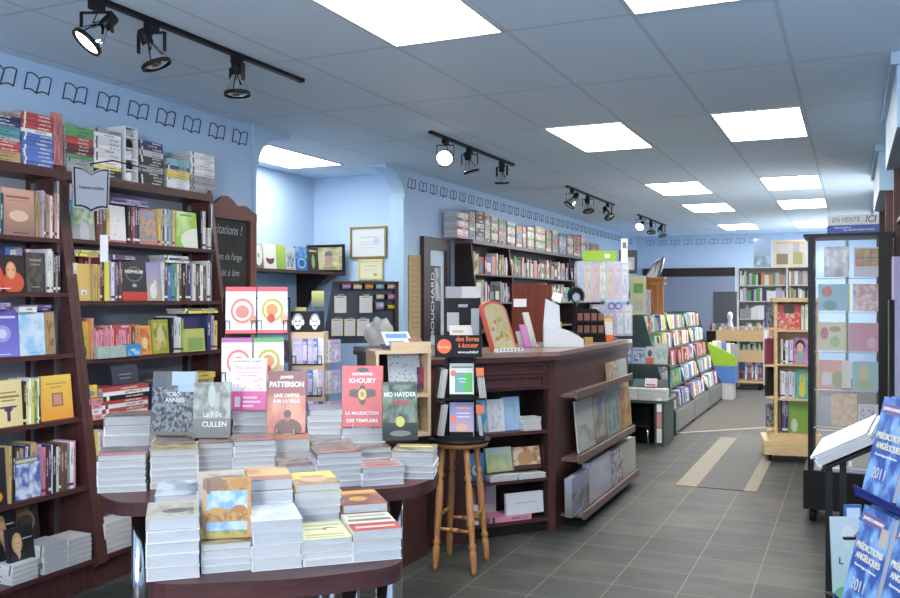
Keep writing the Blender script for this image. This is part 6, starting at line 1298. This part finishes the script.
def gondola_top_items():
    # lit on top of / behind the gondola: yellow framed booklet, wooden castle block, rabbit-ear fan
    P = atd(651, 316, 9.9)
    q = atd(638, 300, 10.4); q.z = 1.371
    book(q+UP*.235, RT, UP, (.19, .03, .46), m=cov('palegreenbk', (.60, .62, .38), None, None, [(.2, .55, .8, .8, (.15, .35, .1)), (.2, .1, .8, .4, (.5, .5, .42))]), label='pale yellow green booklet standing on the near end of the green gondola', cat='book')
    q = atd(647.5, 300, 10.5); q.z = 1.371
    book(q+UP*.15, RT, UP, (.06, .10, .30), m=cov('lilacsp', (.3, .28, .45), None, [((.3, .28, .45), (.55, .5, .6), 6, (0, 0, 1, 1), .5)]), label='lilac patterned box standing beside the yellow green booklet', cat='box', name='box')
    c = atd(653, 300, 10.9); t = thing('wooden_turret', 'small orange pine slatted holder standing on the green gondola', 'holder', V((c.x, c.y, 1.371)))
    z0, z1 = 1.371, 1.86; w_ = .13
    for i in range(5): build(MB().b2((c.x-w_+i*.065-.01, c.y-.05, z0+.02), (c.x-w_+i*.065+.01, c.y-.04, z1-.12)), 'slat', PINE, t)
    for zz in (z0, z1-.12, z1-.05): build(MB().b2((c.x-w_-.02, c.y-.06, zz), (c.x+w_+.02, c.y+.1, zz+.02)), 'rail', PINE, t)
    build(MB().b2((c.x-w_, c.y+.0, z0+.02), (c.x+w_, c.y+.02, z1-.05)), 'back', PINE, t)
    # wire chair-like grey sculpture: tilted grey wing panel
    a = atd(640, 285, 11.5); t = thing('wall_fan', 'grey tilted oval wing panel on a bracket near the back corner', 'fan', a)
    b1, b2, b3, b4 = atd(640, 286, 11.4), atd(655, 283, 11.5), atd(662, 258, 11.8), atd(655, 262, 11.6)
    build(MB().prism([b1, b2, b3, b4], FW*.04), 'wing', mat('grey_mesh', (.10, .11, .13), .4), t)
    mb = MB().lathe([(.02, -.01), (.13, -.005), (.14, .01), (.10, .02), (.02, .025)], M=frame(atd(660, 268, 11.7), UP*.9+RT*.25, RT) @ Matrix.Diagonal((1.3, .8, 1, 1)), seg=28); build(mb, 'dish', BRUSH, t)
    build(MB().path([atd(640, 286, 11.4), atd(632, 283, 11.3), atd(628, 300, 11.3), V((*atd(628, 300, 11.3).xy, 1.371))], .012, 8), 'arm', BLKMET, t)
    # framed photo on the bookcase end
    a = atd(628, 262, 12.8); o = book(a, RT, UP*.98+RT*.12, (.26, .03, .34), m=cov('darkframe', (.03, .03, .035), None, None, [(.2, .15, .85, .7, (.35, .36, .38)), (.3, .2, .7, .5, (.5, .5, .5))]), label='dark framed grey print standing behind the green file box', cat='framed picture', name='framed_picture', slab=True)
gondola_top_items()
# green and blue cardboard dump bin
def dump_bin():
    y0 = 14.25; a, b = aty(709, 400, y0), aty(735, 400, y0); z = lambda v: aty(720, v, y0).z
    t = thing('cardboard_bin', 'lime green and blue cardboard dump bin at the end of the green gondola', 'display bin', ((a.x+b.x)/2, y0+.15, 0))
    X0, X1 = a.x, b.x; D = .35
    build(MB().b2((X0+.08, y0, 0), (X1-.03, y0+D, z(383))), 'base', mat('bin_white', (.55, .56, .56), .6), t); build(MB().b2((X0, y0-.01, z(382.9)), (X1, y0+D, z(366))), 'blue_band', mat('bin_blue', (.08, .2, .55), .5), t)
    build(MB().prism([(X0, y0-.012, z(365.9)), (X1, y0-.012, z(365.9)), (X1, y0-.012, z(356)), (X0-.02, y0-.012, z(343))], (0, D, 0)), 'green_front', mat('bin_green', (.30, .50, .03), .5), t)
    for i in range(5): book(V((X0+.10+i*.07, y0+.12, z(354)+.11-.012*i)), (1, .5, 0), UP*.8+V((.4, .3, 0)), (.13, .02, .18), ('white', 'silver', 'blue', 'white', 'grey')[i], label=f'pale book sticking out of the cardboard bin, {ordn(i)} from the left', cat='book', group='books in the cardboard bin')
dump_bin()
# birch book cart at the back
def book_cart():
    y0 = 15.9; A = aty(716, 400, y0).x; B = aty(763, 400, y0).x; z = lambda v: aty(740, v, y0).z
    t = thing('book_cart', 'birch book cart with two deep trays and black castors on the carpet', 'cart', ((A+B)/2, y0+.2, 0))
    for (v0, v1, nm) in ((330, 341.5, 'upper_tray'), (350, 362, 'lower_tray')): build(MB().b2((A, y0, z(v1)), (B, y0+.02, z(v0))), nm, BIRCH, t); build(MB().b2((A, y0+.02, z(v1)), (B, y0+.4, z(v1)+.02)), nm+'_floor', BIRCH, t)
    build(MB().b2((A, y0, z(383)), (B, y0+.4, z(380.5))), 'bottom_shelf', BIRCH, t)
    for x in (A-.0, B): build(MB().b2((x, y0-.005, z(384)), (x+.03, y0+.4, z(322 if x == B else 332))), 'side_panel', BIRCH if x != B else WHSHELF, t)
    for x in (A+.1, B-.05):
        for y in (y0+.05, y0+.35): build(MB().tube((x-.02, y, .06), (x+.02, y, .06), .06, seg=20), 'castor', BLACK, t)
    f = Face((0, y0+.1, 0), (1, 0, 0), (0, -1, 0))
    f.spines(719, 762, z(341)+.02, 327, 'white silver cream grey salmon white', 18, 'the birch cart upper tray'); f.spines(741, 762, z(362)+.02, 344, 'black white navy green white black', 12, 'the birch cart lower tray'); f.spines(745, 762, z(380), 366, 'white blue red white black', 8, 'the birch cart bottom shelf')
    # mannequin-like white figurine
    q = V((f.s_of(729), y0+.02, z(330)))
    p = atd(728, 330, 15.4); tb = build(MB().b2((p.x-.5, p.y+.9, 0), (p.x+.1, p.y+1.4, p.z-.06)), 'low_table', DARKW); tag(tb, 'dark low table behind the birch cart', 'table')
    c = V((p.x-.1, p.y+1.1, p.z-.058)); m = MB().lathe([(.07, 0), (.06, .1), (.035, .2), (.05, .26), (.05, .32), (.02, .36)], M=Matrix.Translation(c)); o = build(m, 'figurine', WHITE); tag(o, 'small white figurine standing behind the birch cart', 'figurine')
    for i in range(6): book(V((p.x-.45+.055*i, p.y+1.1, p.z-.057+.07)), (0, 1, 0), UP, (.1, .04, .14), ('red', 'white', 'tan', 'green', 'white', 'pink')[i], label=f'small upright book on the low back table, {ordn(i)} from the left', cat='book', group='books on the low back table')
book_cart()
# white shelving on the back wall
def back_shelving():
    Y = 16.5; A, B, Mx = aty(738, 300, Y).x, aty(812, 300, Y).x, aty(787, 300, Y).x; z = lambda v: aty(770, v, Y).z
    t = thing('white_shelving', 'tall white laminate shelving unit against the back, filled with small books', 'shelving', ((A+B)/2, Y+.2, 0))
    zt = z(267)
    for x in (A, Mx, B): build(MB().b2((x-.015, Y, 0), (x+.015, Y+.35, zt-.02)), 'upright', WHSHELF, t)
    build(MB().b2((A-.02, Y, zt-.0195), (B+.02, Y+.35, zt)), 'top', WHSHELF, t); build(MB().b2((A, Y+.35, 0), (B, Y+.36, zt)), 'back_panel', WHSHELF, t)
    R = random.Random(8); vs = [285, 301, 319, 337, 354, 372]
    f = Face((0, Y+.05, 0), (1, 0, 0), (0, -1, 0)); nm = ('top', 'second', 'third', 'fourth', 'fifth', 'bottom')
    pals = ['orange orange white silver cream white black green white white', 'green white silver white cream lilac navy white lilac', 'white silver white grey white tan white', 'salmon white lime cream white yellow', 'navy white green red', 'white blue white']
    for i, v in enumerate(vs):
        zz = z(v)
        for (x0, x1) in ((A+.015, Mx-.015), (Mx+.015, B-.015)):
            build(MB().b2((x0, Y+.005, zz-.02), (x1, Y+.35, zz)), 'shelf', WHSHELF, t)
        for bi, (x0, x1) in enumerate(((A+.03, Mx-.04), (Mx+.03, B-.06))):
            x = x0; pl = f"{nm[i]} row of white back shelving, {('left','right')[bi]} bay"; P_ = pals[i].split() if bi == 0 else 'grey black tan white silver green'.split()
            while x < x1:
                w_ = R.uniform(.025, .07); h = R.uniform(.17, .25); c = R.choice(P_)
                far_book(V((x+w_/2, Y+.10, zz+h/2+.001)), (0, 1, 0), UP, (.13, w_, h), c); x += w_+.002
    # pictures above, standing on top of the shelving
    for (u0, u1, v0, v1, m_, fm, lab) in ((754, 771, 237, 266, cov('seascape', (.30, .40, .60), (.2, .28, .32), [((.3, .4, .6), (.12, .2, .22), 3, (0, .1, 1, .4), .5)], ell=[(.1, .97, .12, .05, (.7, .7, .7))]), 'none', 'unframed blue seascape poster above the white shelving'), (773.5, 806, 239, 266, cov('bigpic', (.52, .50, .46), None, None, [(.05, .05, .45, .5, (.22, .16, .10)), (.62, .05, .95, .55, (.30, .30, .12)), (.62, .55, .85, .95, (.36, .35, .34)), (.05, .5, .6, .95, (.5, .49, .47))]), 'birch', 'wide birch framed landscape picture above the white shelving')):
        p = [aty(u, v, Y+.3) for u, v in ((u0, v1), (u1, v1), (u1, v0))]; w_ = (p[1]-p[0]).length; h = p[2].z-p[1].z
        t2 = thing('framed_picture' if fm != 'none' else 'poster', lab, 'picture', V(((p[0].x+p[1].x)/2, Y+.25, zt+.001)))
        c = V(((p[0].x+p[1].x)/2, Y+.25, zt+.001+h/2)); part_slab('picture', t2, c, (1, 0, 0), UP, (w_-.06, .01, h-.06) if fm != 'none' else (w_, .01, h), m_)
        if fm != 'none':
            for dx, dz, ww, hh in ((0, h/2-.015, w_, .03), (0, -h/2+.015, w_, .03), (w_/2-.015, 0, .03, h-.06), (-w_/2+.015, 0, .03, h-.06)): part_slab('frame', t2, c+V((dx, -.005, dz)), (1, 0, 0), UP, (ww, .025, hh), BIRCH)
back_shelving()
# birch rotating book tower by the display case
def birch_tower():
    a = atz(764, 462, 0); b = atz(812, 468, 0); e = hdir(8); n = V((e.y, -e.x, 0)); O = a.copy(); W = .50
    t = thing('birch_tower', 'birch book tower on castors with picture books, left of the glass display case', 'bookcase', O+e*W/2-n*.3)
    zf = lambda v, d: EYE+(300-v)/F_PX*d
    dd = 8.5; s = (O+e*.10)
    def bx(name, a0, a1, b0, b1, h0, h1, m=BIRCH): return build(MB().prism([O+e*a0-n*b0+UP*h0, O+e*a1-n*b0+UP*h0, O+e*a1-n*b1+UP*h0, O+e*a0-n*b1+UP*h0], UP*(h1-h0)), name, m, t)
    bx('base', 0, W+.05, 0, .6, .07, zf(440, dd)); bx('base_top', .05, W+.02, .06, .55, zf(439.9, dd), zf(433, dd))
    for x, y in ((.06, .06), (W-.05, .06), (.06, .5), (W-.05, .5)):
        c = O+e*x-n*y; build(MB().tube(c+e*-.015+UP*.033, c+e*.015+UP*.033, .033, seg=18), 'castor', BLACK, t)
    dd = 8.75; vs = [429, 395.5, 362, 329]; zt = zf(299, dd); x0 = .13
    bx('left_panel', x0-.03, x0, .12, .40, zf(433, dd), zt-.03); bx('centre_panel', x0, W, .39, .40, zf(433, dd), zt-.03); bx('right_panel', W-.02, W, .12, .39, zf(433, dd), zt-.03); bx('top_board', x0-.05, W+.02, .08, .42, zt-.0295, zt+.01)
    for v in vs: bx('shelf', x0, W-.02, .10, .39, zf(v, dd)-.02, zf(v, dd))
    f = Face(O-n*.13, e, n)
    def zz(v): return zf(v, dd)
    def sh(i): return zz(vs[i])
    pl = 'birch tower'
    f.face(778, 801, sh(3), 305, cov('redcase', (.55, .06, .05), None, [((.58, .07, .05), (.65, .5, .4), 9, (0, 0, 1, .7), .55)], [(.25, .65, .72, .98, (.05, .05, .05))]), 'red patterned case with black label, top shelf', pl, thick=.04); f.spines(801.5, 808, sh(3), 305, 'white lime white', 3, 'the birch tower top shelf')
    f.spines(781, 793, sh(2), 340, 'white black white lilac', 5, 'the birch tower second shelf'); f.face(793.5, 809, sh(2), 338, cov('girl', (.35, .12, .40), None, [((.35, .12, .4), (.5, .25, .5), 5, (0, 0, 1, 1), .5)], ell=[(.45, .7, .32, .22, (.03, .02, .02)), (.45, .62, .22, .17, (.65, .42, .32)), (.45, .28, .24, .2, (.25, .4, .3))]), 'purple cover with black-haired girl, second shelf', pl)
    f.spines(780, 795, sh(1), 371, 'silver white silver lilac white', 6, 'the birch tower third shelf'); f.face(795.5, 809, sh(1), 370, cov('bunny', (.05, .36, .45), None, [((.05, .36, .45), (.2, .45, .2), 4, (0, 0, 1, 1), .5)], ell=[(.5, .3, .25, .25, (.65, .55, .05)), (.4, .65, .08, .2, (.65, .55, .05)), (.65, .65, .08, .2, (.65, .55, .05))]), 'turquoise cover with yellow rabbit, third shelf', pl)
    f.spines(782, 788, sh(0), 400, 'navy purple', 3, 'the birch tower bottom shelf'); f.face(788.5, 809, sh(0), 400, cov('greenbin', (.20, .36, .05), (.17, .32, .04), ell=[(.3, .22, .16, .2, (.5, .55, .48))]), 'plain green cover with pale shape, bottom shelf', pl, thick=.04)
    # hanging books on its left side
    L = Face(O+e*.095-n*.2, e, n)
    for i, (u0, u1, v0, v1, c, d_) in enumerate(((766, 772, 306, 327, cov('sd1', (.05, .08, .2), None, [((.04, .06, .15), (.5, .55, .65), 6, (0, 0, 1, 1), .5)]), 'navy and white patterned cover'), (765.5, 773, 338, 363, cov('sd2', (.30, .06, .12)), 'wine red cover'), (767, 772.5, 365, 394, cov('sd3', (.02, .02, .025)), 'tall black cover'), (767.5, 773, 402, 424, cov('sd4', (.1, .14, .22), None, [((.05, .07, .12), (.5, .55, .6), 5, (0, 0, 1, 1), .5)]), 'dark blue and white cover'))):
        z0, z1 = zf(v1, dd), zf(v0, dd); s0, s1 = L.s_of(u0), L.s_of(u1); sl = bx('side_ledge', s0+.095-.005, .10, .14, .30, z0-.022, z0-.004)
        book(L.at((s0+s1)/2, (z0+z1)/2, -.0), e*.6+n*-.8, UP, (.13, .02, z1-z0), m=c, label=f'{d_} on the left side of the birch tower', cat='book')
birch_tower()
# ================================================================ GLASS CARD DISPLAY CASE
def glass_case():
    d0 = 6.05; tl = atz(808, 521, 0); e = V((1, 0, 0)); n = V((0, -1, 0)); O = tl.copy(); O.z = 0; W = .53; D = .45; zt = EYE+(300-233)/F_PX*d0; zb = .36
    t = thing('glass_display_case', 'tall black framed glass display case of wrapped greeting cards at the right', 'display case', O+e*W/2-n*D/2)
    def bx(name, a0, a1, b0, b1, h0, h1, m=BLKMET, par=None): return build(MB().prism([O+e*a0-n*b0+UP*h0, O+e*a1-n*b0+UP*h0, O+e*a1-n*b1+UP*h0, O+e*a0-n*b1+UP*h0], UP*(h1-h0)), name, m, par or t)
    bx('base', -.03, W+.03, -.03, D+.03, .09, zb); bx('top_cap', -.03, W+.02, -.01, D+.02, zt-.02, zt)
    for a0, a1 in ((0, .035), (W-.085, W)):
        bx('post', a0, a1, 0, .05, zb, zt-.02)
        bx('post', a0, a0+.035, D-.04, D, zb, zt-.02)
    for x, y in ((.03, .03), (W-.03, .03), (.03, D-.03), (W-.03, D-.03)):
        c = O+e*x-n*y; w_ = build(MB().tube(c-e*.02+UP*.045, c+e*.02+UP*.045, .045, seg=20), 'castor', BLACK, t)
    bx('glass_front', .035, W-.085, .012, .016, zb, zt-.02, GLASS); bx('glass_back', .035, W-.085, D-.016, D-.012, zb, zt-.02, GLASS); bx('glass_side', .012, .016, .05, D-.04, zb, zt-.02, GLASS)
    bx('case_floor', .0, W, .02, D-.02, zb, zb+.01, BRUSH)
    bx('centre_post', W*.45, W*.45+.02, D*.5, D*.5+.02, zb+.01, zt-.03, mat('grey_post', (.3, .32, .36), .4))
    for s_ in (.02,): pass
    f = Face(O-n*.06, e, n)
    def V_(v): return EYE+(300-v)/F_PX*(d0+.06)
    items = [ (824, 849.5, 246, 277, cov('silverwrap', (.55, .58, .66), None, [((.45, .48, .56), (.75, .78, .84), 4, (0, 0, 1, 1), .5)], rough=.1), 'silver foil wrapped card'), (854, 880, 247.5, 277, cov('squares', (.6, .6, .66), None, [((.5, .2, .1), (.5, .42, .1), 4, (.05, .35, .95, .95), .5)], [(.33, .35, .36, .95, (.1, .1, .2)), (.63, .35, .66, .95, (.1, .1, .2)), (.05, .63, .95, .66, (.1, .1, .2))]), 'white card with coloured squares'),
        (818, 850, 284, 311, cov('bird', (.22, .48, .62), None, None, [(.93, 0, 1, 1, (.5, .55, .15))], ell=[(.28, .72, .17, .2, (.55, .12, .08)), (.38, .2, .22, .18, (.1, .28, .25))]), 'turquoise card with red bird'), (853, 884, 284, 311.5, cov('pinkfoil', (.60, .34, .30), None, [((.55, .32, .3), (.75, .6, .6), 5, (0, 0, 1, 1), .5)], rough=.15), 'copper pink striped foil card'),
        (817, 847, 322.5, 351, cov('creamcard', (.58, .54, .36), None, None, [(.93, 0, 1, 1, (.4, .5, .2))], ell=[(.25, .6, .13, .22, (.45, .08, .15)), (.6, .3, .16, .2, (.3, .4, .2)), (.6, .75, .2, .1, (.3, .25, .2))]), 'cream card with pink fairy'), (849, 884, 323, 351.5, cov('pinkcard', (.50, .20, .28), None, None, [(.95, 0, 1, 1, (.25, .4, .55))], ell=[(.65, .3, .13, .2, (.55, .35, .45))]), 'plain rose pink card'),
        (819, 851, 361, 388.5, cov('coral', (.62, .28, .22), None, None, [(.1, .1, .4, .55, (.6, .58, .6)), (.72, 0, 1, 1, (.62, .58, .55))], ell=[(.6, .3, .18, .3, (.25, .3, .1))]), 'coral card with green figure'), (852.5, 884, 361.5, 390.5, cov('teal2', (.20, .42, .42), None, None, None, ell=[(.36, .6, .15, .28, (.5, .4, .25)), (.36, .2, .28, .15, (.3, .35, .15))]), 'teal card with cat figure'),
        (831, 857, 394, 427, cov('marble', (.60, .48, .32), None, [((.62, .5, .36), (.55, .35, .18), 6, (0, 0, 1, 1), .5)]), 'cream marbled card'), (858, 884, 404, 428, cov('scribble', (.55, .56, .60), None, [((.55, .56, .6), (.18, .18, .25), 8, (.08, .08, .92, .92), .55)]), 'white card of dark scribbles'), (816, 832, 397, 428, cov('greyph', (.38, .40, .45), (.28, .3, .34)), 'grey misty card'),
        (818, 838, 443, 463, cov('lowg', (.36, .42, .2), None, [((.36, .42, .2), (.5, .5, .45), 4, (0, 0, 1, 1), .5)]), 'olive green card'), (852, 878, 446, 467, cov('lowg2', (.4, .42, .28)), 'pale green card'), (819, 834, 482, 502, cov('lowy', (.55, .55, .25), None, [((.6, .6, .3), (.25, .35, .2), 4, (.1, .1, .9, .9), .5)]), 'yellow rabbit card'), (835, 848, 483, 502, cov('loww', (.5, .55, .45)), 'pale mint card'), (852, 868, 484, 504, cov('lowr', (.45, .08, .1), None, None, [(.1, .1, .9, .9, (.55, .5, .45))]), 'red bordered card')]
    for i, (u0, u1, v0, v1, m_, d_) in enumerate(items):
        a, b = f.s_of(u0), f.s_of(u1); z0, z1 = V_(v1), V_(v0)
        book(f.at((a+b)/2, (z0+z1)/2, .02+(.03 if d_.startswith('grey misty') else 0)), e, UP*.99-n*.1, (b-a, .008, z1-z0), m=m_, label=f'{d_} inside the glass display case', cat='greeting card', name='greeting_card', slab=True)
    for v in (278, 312.5, 352.5, 391, 429, 467, 504): z = V_(v); bx('wire_shelf', .04, W-.09, .05, .11, z-.006, z-.001, mat('grey_post', (.3, .32, .36), .4))
    # sign on top: EN VENTE ICI
    z0 = zt+.001; sgn = thing('shop_sign', 'white over blue sign reading EN VENTE ICI on top of the glass display case', 'sign', O+e*.3+UP*z0)
    a, b = f.s_of(827), f.s_of(879); zz0, zz1, zz2 = z0, V_(224.5), V_(214)
    part_slab('blue_board', sgn, f.at((a+b)/2, (zz0+zz1)/2, .05), e, UP, (b-a, .012, zz1-zz0), mat('sign_blue', (.07, .13, .50), .5)); part_slab('white_board', sgn, f.at((a+b)/2, (zz1+zz2)/2+.0005, .05), e, UP, (b-a, .012, zz2-zz1-.001), mat('sign_white', (.85, .85, .84), .5))
    text('EN VENTE', f.at(a+(b-a)*.36, (zz1+zz2)/2, .043), e, UP, .045, mat('sign_ink', (.12, .13, .2), .5), sgn, 'lettering', w=.18, shear=.2); text('ICI', f.at(a+(b-a)*.84, (zz1+zz2)/2, .043), e, UP, .066, mat('sign_ink', (.12, .13, .2), .5), sgn, 'lettering', w=.07, shear=.2, bold=.001)
    text('Septembre', f.at(a+(b-a)*.3, zz1-.017, .043), e, UP, .02, WHITE, sgn, 'lettering', w=.11, bold=.0004); text('LES ABONNEMENTS 2010', f.at(a+(b-a)*.62, zz1-.035, .043), e, UP, .018, WHITE, sgn, 'lettering', w=.2, bold=.0004)
glass_case()
# ================================================================ NEAR RIGHT BOOK RACK
def near_rack():
    TL = atd(866, 505, 2.25); TR = atd(900, 521, 2.085); X = (TR-TL); X.z = 0; X.normalize(); N = V((X.y, -X.x, 0)); BL = atd(841, 606, 2.18); Zd = (TL-BL).normalized()
    Zt = (UP*.97-N*.24).normalized()
    c_pred = cov('predictions', (.05, .12, .42), (.06, .16, .50), [((.03, .09, .36), (.22, .42, .72), 3.5, (0, 0, 1, 1), .52)], [(.05, .83, .80, .93, (.20, .12, .28)), (.70, .68, .93, .86, (.50, .42, .36))], ell=[(.81, .78, .07, .06, (.45, .24, .15)), (.81, .77, .035, .045, (.62, .42, .33))])
    t = thing('wire_rack', 'black wire floor rack at the right edge holding the blue prediction books', 'rack', V((TL.x, TL.y, 0)))
    W, H = .150, .25
    def tier(P, k, lab, n_=2):
        for i in range(n_):
            Q = P+X*(W+.02)*i
            for j in range(3):
                o = book(Q+X*W/2-Zt*H/2-N*(.004+.018*j), X, Zt, (W, .016, H), m=c_pred, label=f"blue angel prediction book, {('front','middle','rear')[j]} copy, {lab} {('left','right')[i]} pocket", cat='book', parts=True, group='blue prediction books in the near rack')
                if j == 0:
                    cover_text(o, 'JOANE FLANSBERRY', .42, .88, .011, 'white', .68, bold=.0003); cover_text(o, 'PRÉDICTIONS', .5, .60, .022, 'cream', .86, bold=.0005); cover_text(o, 'ANGÉLIQUES', .52, .50, .022, 'cream', .8, bold=.0005)
                    cover_text(o, 'Numérologie et influences', .5, .41, .009, 'white', .7); cover_text(o, '2011', .42, .22, .04, 'silver', .42, bold=.0004); cover_text(o, '·', .5, .7, .03, 'white')
            hb = MB().prism([Q+N*.012-Zt*(H*.05), Q+X*W+N*.012-Zt*(H*.05), Q+X*W+N*.012-Zt*(H*.05)+UP*.0, Q+N*.012-Zt*H*.05], N*.001) if False else None
    tier(TL, 0, 'lower'); U = atd(886, 397, 2.27); tier(U, 1, 'upper'); U2 = atd(905, 290, 2.3); pass
    # cardboard pockets and wire frame
    for P, l in ((TL, 'lower'), (U, 'upper')):
        b = P-Zt*H; build(MB().prism([b-X*.012+N*.015, b+X*.33+N*.015, b+X*.33-N*.08, b-X*.012-N*.08], -UP*.012), 'pocket_floor', mat('blue_card_tray', (.01, .03, .20), .35), t)
        build(MB().prism([b-X*.012+N*.015, b+X*.33+N*.015, b+X*.33+N*.019+UP*.006, b-X*.012+N*.019+UP*.015], N*.002), 'pocket_front', mat('blue_card_tray', (.02, .07, .42), .35), t)
        build(MB().prism([b-X*.012-N*.01, b-X*.012-N*.08, b-X*.012-N*.08+Zt*H*.9, b-X*.012-N*.03+Zt*H*.9], X*.002), 'pocket_side', mat('pale_card', (.35, .42, .55), .4), t)
    mb = MB(); a = V((TL.x-.03, TL.y+.02, 0))-N*.10
    mb.path([a, a+UP*1.55], .008); mb.path([a+X*.34, a+X*.34+UP*1.7], .008); mb.path([a, a+X*.34], .008); mb.path([a+N*.25+UP*.01, a-N*.2+UP*.01], .008); mb.path([a+X*.34+N*.25+UP*.01, a+X*.34-N*.2+UP*.01], .008); build(mb, 'frame', BLKMET, t)
near_rack()
def brochure_stand():
    # tilted magazine tray on two black posts
    L = atd(829, 470, 2.75); t = thing('brochure_stand', 'black metal stand with a tilted tray of white magazines beside the glass case', 'stand', V((L.x, L.y, 0)))
    for u, nm in ((829, 'near_post'), (843, 'far_post')):
        p = atd(u, 470, 2.75+.0*(u-829)); build(MB().b2((p.x-.010, p.y-.010, 0.0), (p.x+.010, p.y+.010, atd(u, 458 if u < 835 else 452, 2.75).z)), nm, BLKMET, t)
    A = atd(821, 466, 2.72); B = atd(880, 441, 2.6); C_ = atd(884, 418, 2.78); D_ = atd(826, 446, 2.9)
    X = (B-A).normalized(); Z = (D_-A)
    build(MB().prism([A-UP*.02, B-UP*.02, C_-UP*.02, D_-UP*.02], UP*.008), 'tray', BLKMET, t)
    f = MB().path([B+UP*.03, B+X*.06+UP*.05, B+X*.06-UP*.05], .006); build(f, 'wire_hook', BLKMET, t)
    N = X.cross(Z).normalized()
    if N.z < 0: N = -N
    m1 = cov('whitemag', (.66, .69, .74), None, [((.7, .73, .78), (.5, .54, .6), 2, (0, 0, 1, 1), .55)]); c = (A+B+C_+D_)/4
    ww = (B-A).length; hh = Z.length*.8
    for i in range(5):
        Z2 = (Z-X*Z.dot(X)).normalized(); book(c+UP*(-.008)+N*(.004+.0075*i)+X*random.uniform(-.01, .01), X, Z2, (ww*.97, .007, hh), 'white', m=m1 if i == 4 else None, label=f'white magazine in the tilted tray stand, {ordn(i)} from the bottom', cat='magazine', name='magazine', group='magazines in the tilted tray', parts=(i > 2))
    # price strip
    # lower leaflet
    p = atd(846, 560, 2.6); o = book(p, RT, UP*.99+FW*.1, (.085, .008, .25), m=cov('leaf', (.50, .58, .62), (.35, .5, .45), None, None, ell=[(.6, .78, .25, .12, (.62, .64, .66)), (.5, .1, .5, .1, (.15, .35, .15))]), label='pale blue leaflet with green foot in the lower pocket of the tray stand', cat='leaflet', name='leaflet', slab=True)
    text('4', p-FW*.012+RT*.025+UP*.075, RT, UP, .03, mat('ink_red', CNAMES['red']), o, 'lettering'); text('L', p-FW*.012-RT*.02-UP*.0, RT, UP, .03, BLACK, o, 'lettering')
    o = book(atd(853, 520, 2.62), RT, UP*.99+FW*.1, (.05, .01, .09), m=cov('leafb', (.04, .12, .3), None, None, [(.1, .4, .9, .5, (.5, .6, .7)), (.1, .6, .9, .9, (.5, .6, .7))]), label='small blue and white booklet in the middle pocket of the tray stand', cat='booklet', name='booklet', slab=True)
    for u, v, w_ in ((846, 595, .10), (853, 537, .06)):
        q = atd(u, v, 2.6); build(MB().prism([q-RT*w_/2-FW*.01, q+RT*w_/2-FW*.01, q+RT*w_/2+FW*.03, q-RT*w_/2+FW*.03], -UP*.006), 'pocket', BLKMET, t)
brochure_stand()
# purple flyer holder at the right edge
p = atd(897, 330, 3.3); o = book(p, RT, UP*.96+RT*.12, (.03, .02, .55), m=cov('mauveflyer', (.30, .24, .36), (.36, .32, .40)), label='mauve folded poster leaning at the right edge above the blue books', cat='poster', name='folded_poster', slab=True)

o = build(FARB, 'shelved_books', [mat('far_'+c, CNAMES[c], .5) for c in FARC]); tag(o, 'many small books filling the far-left dark bookcase and the white back shelving', 'books', kind='stuff')
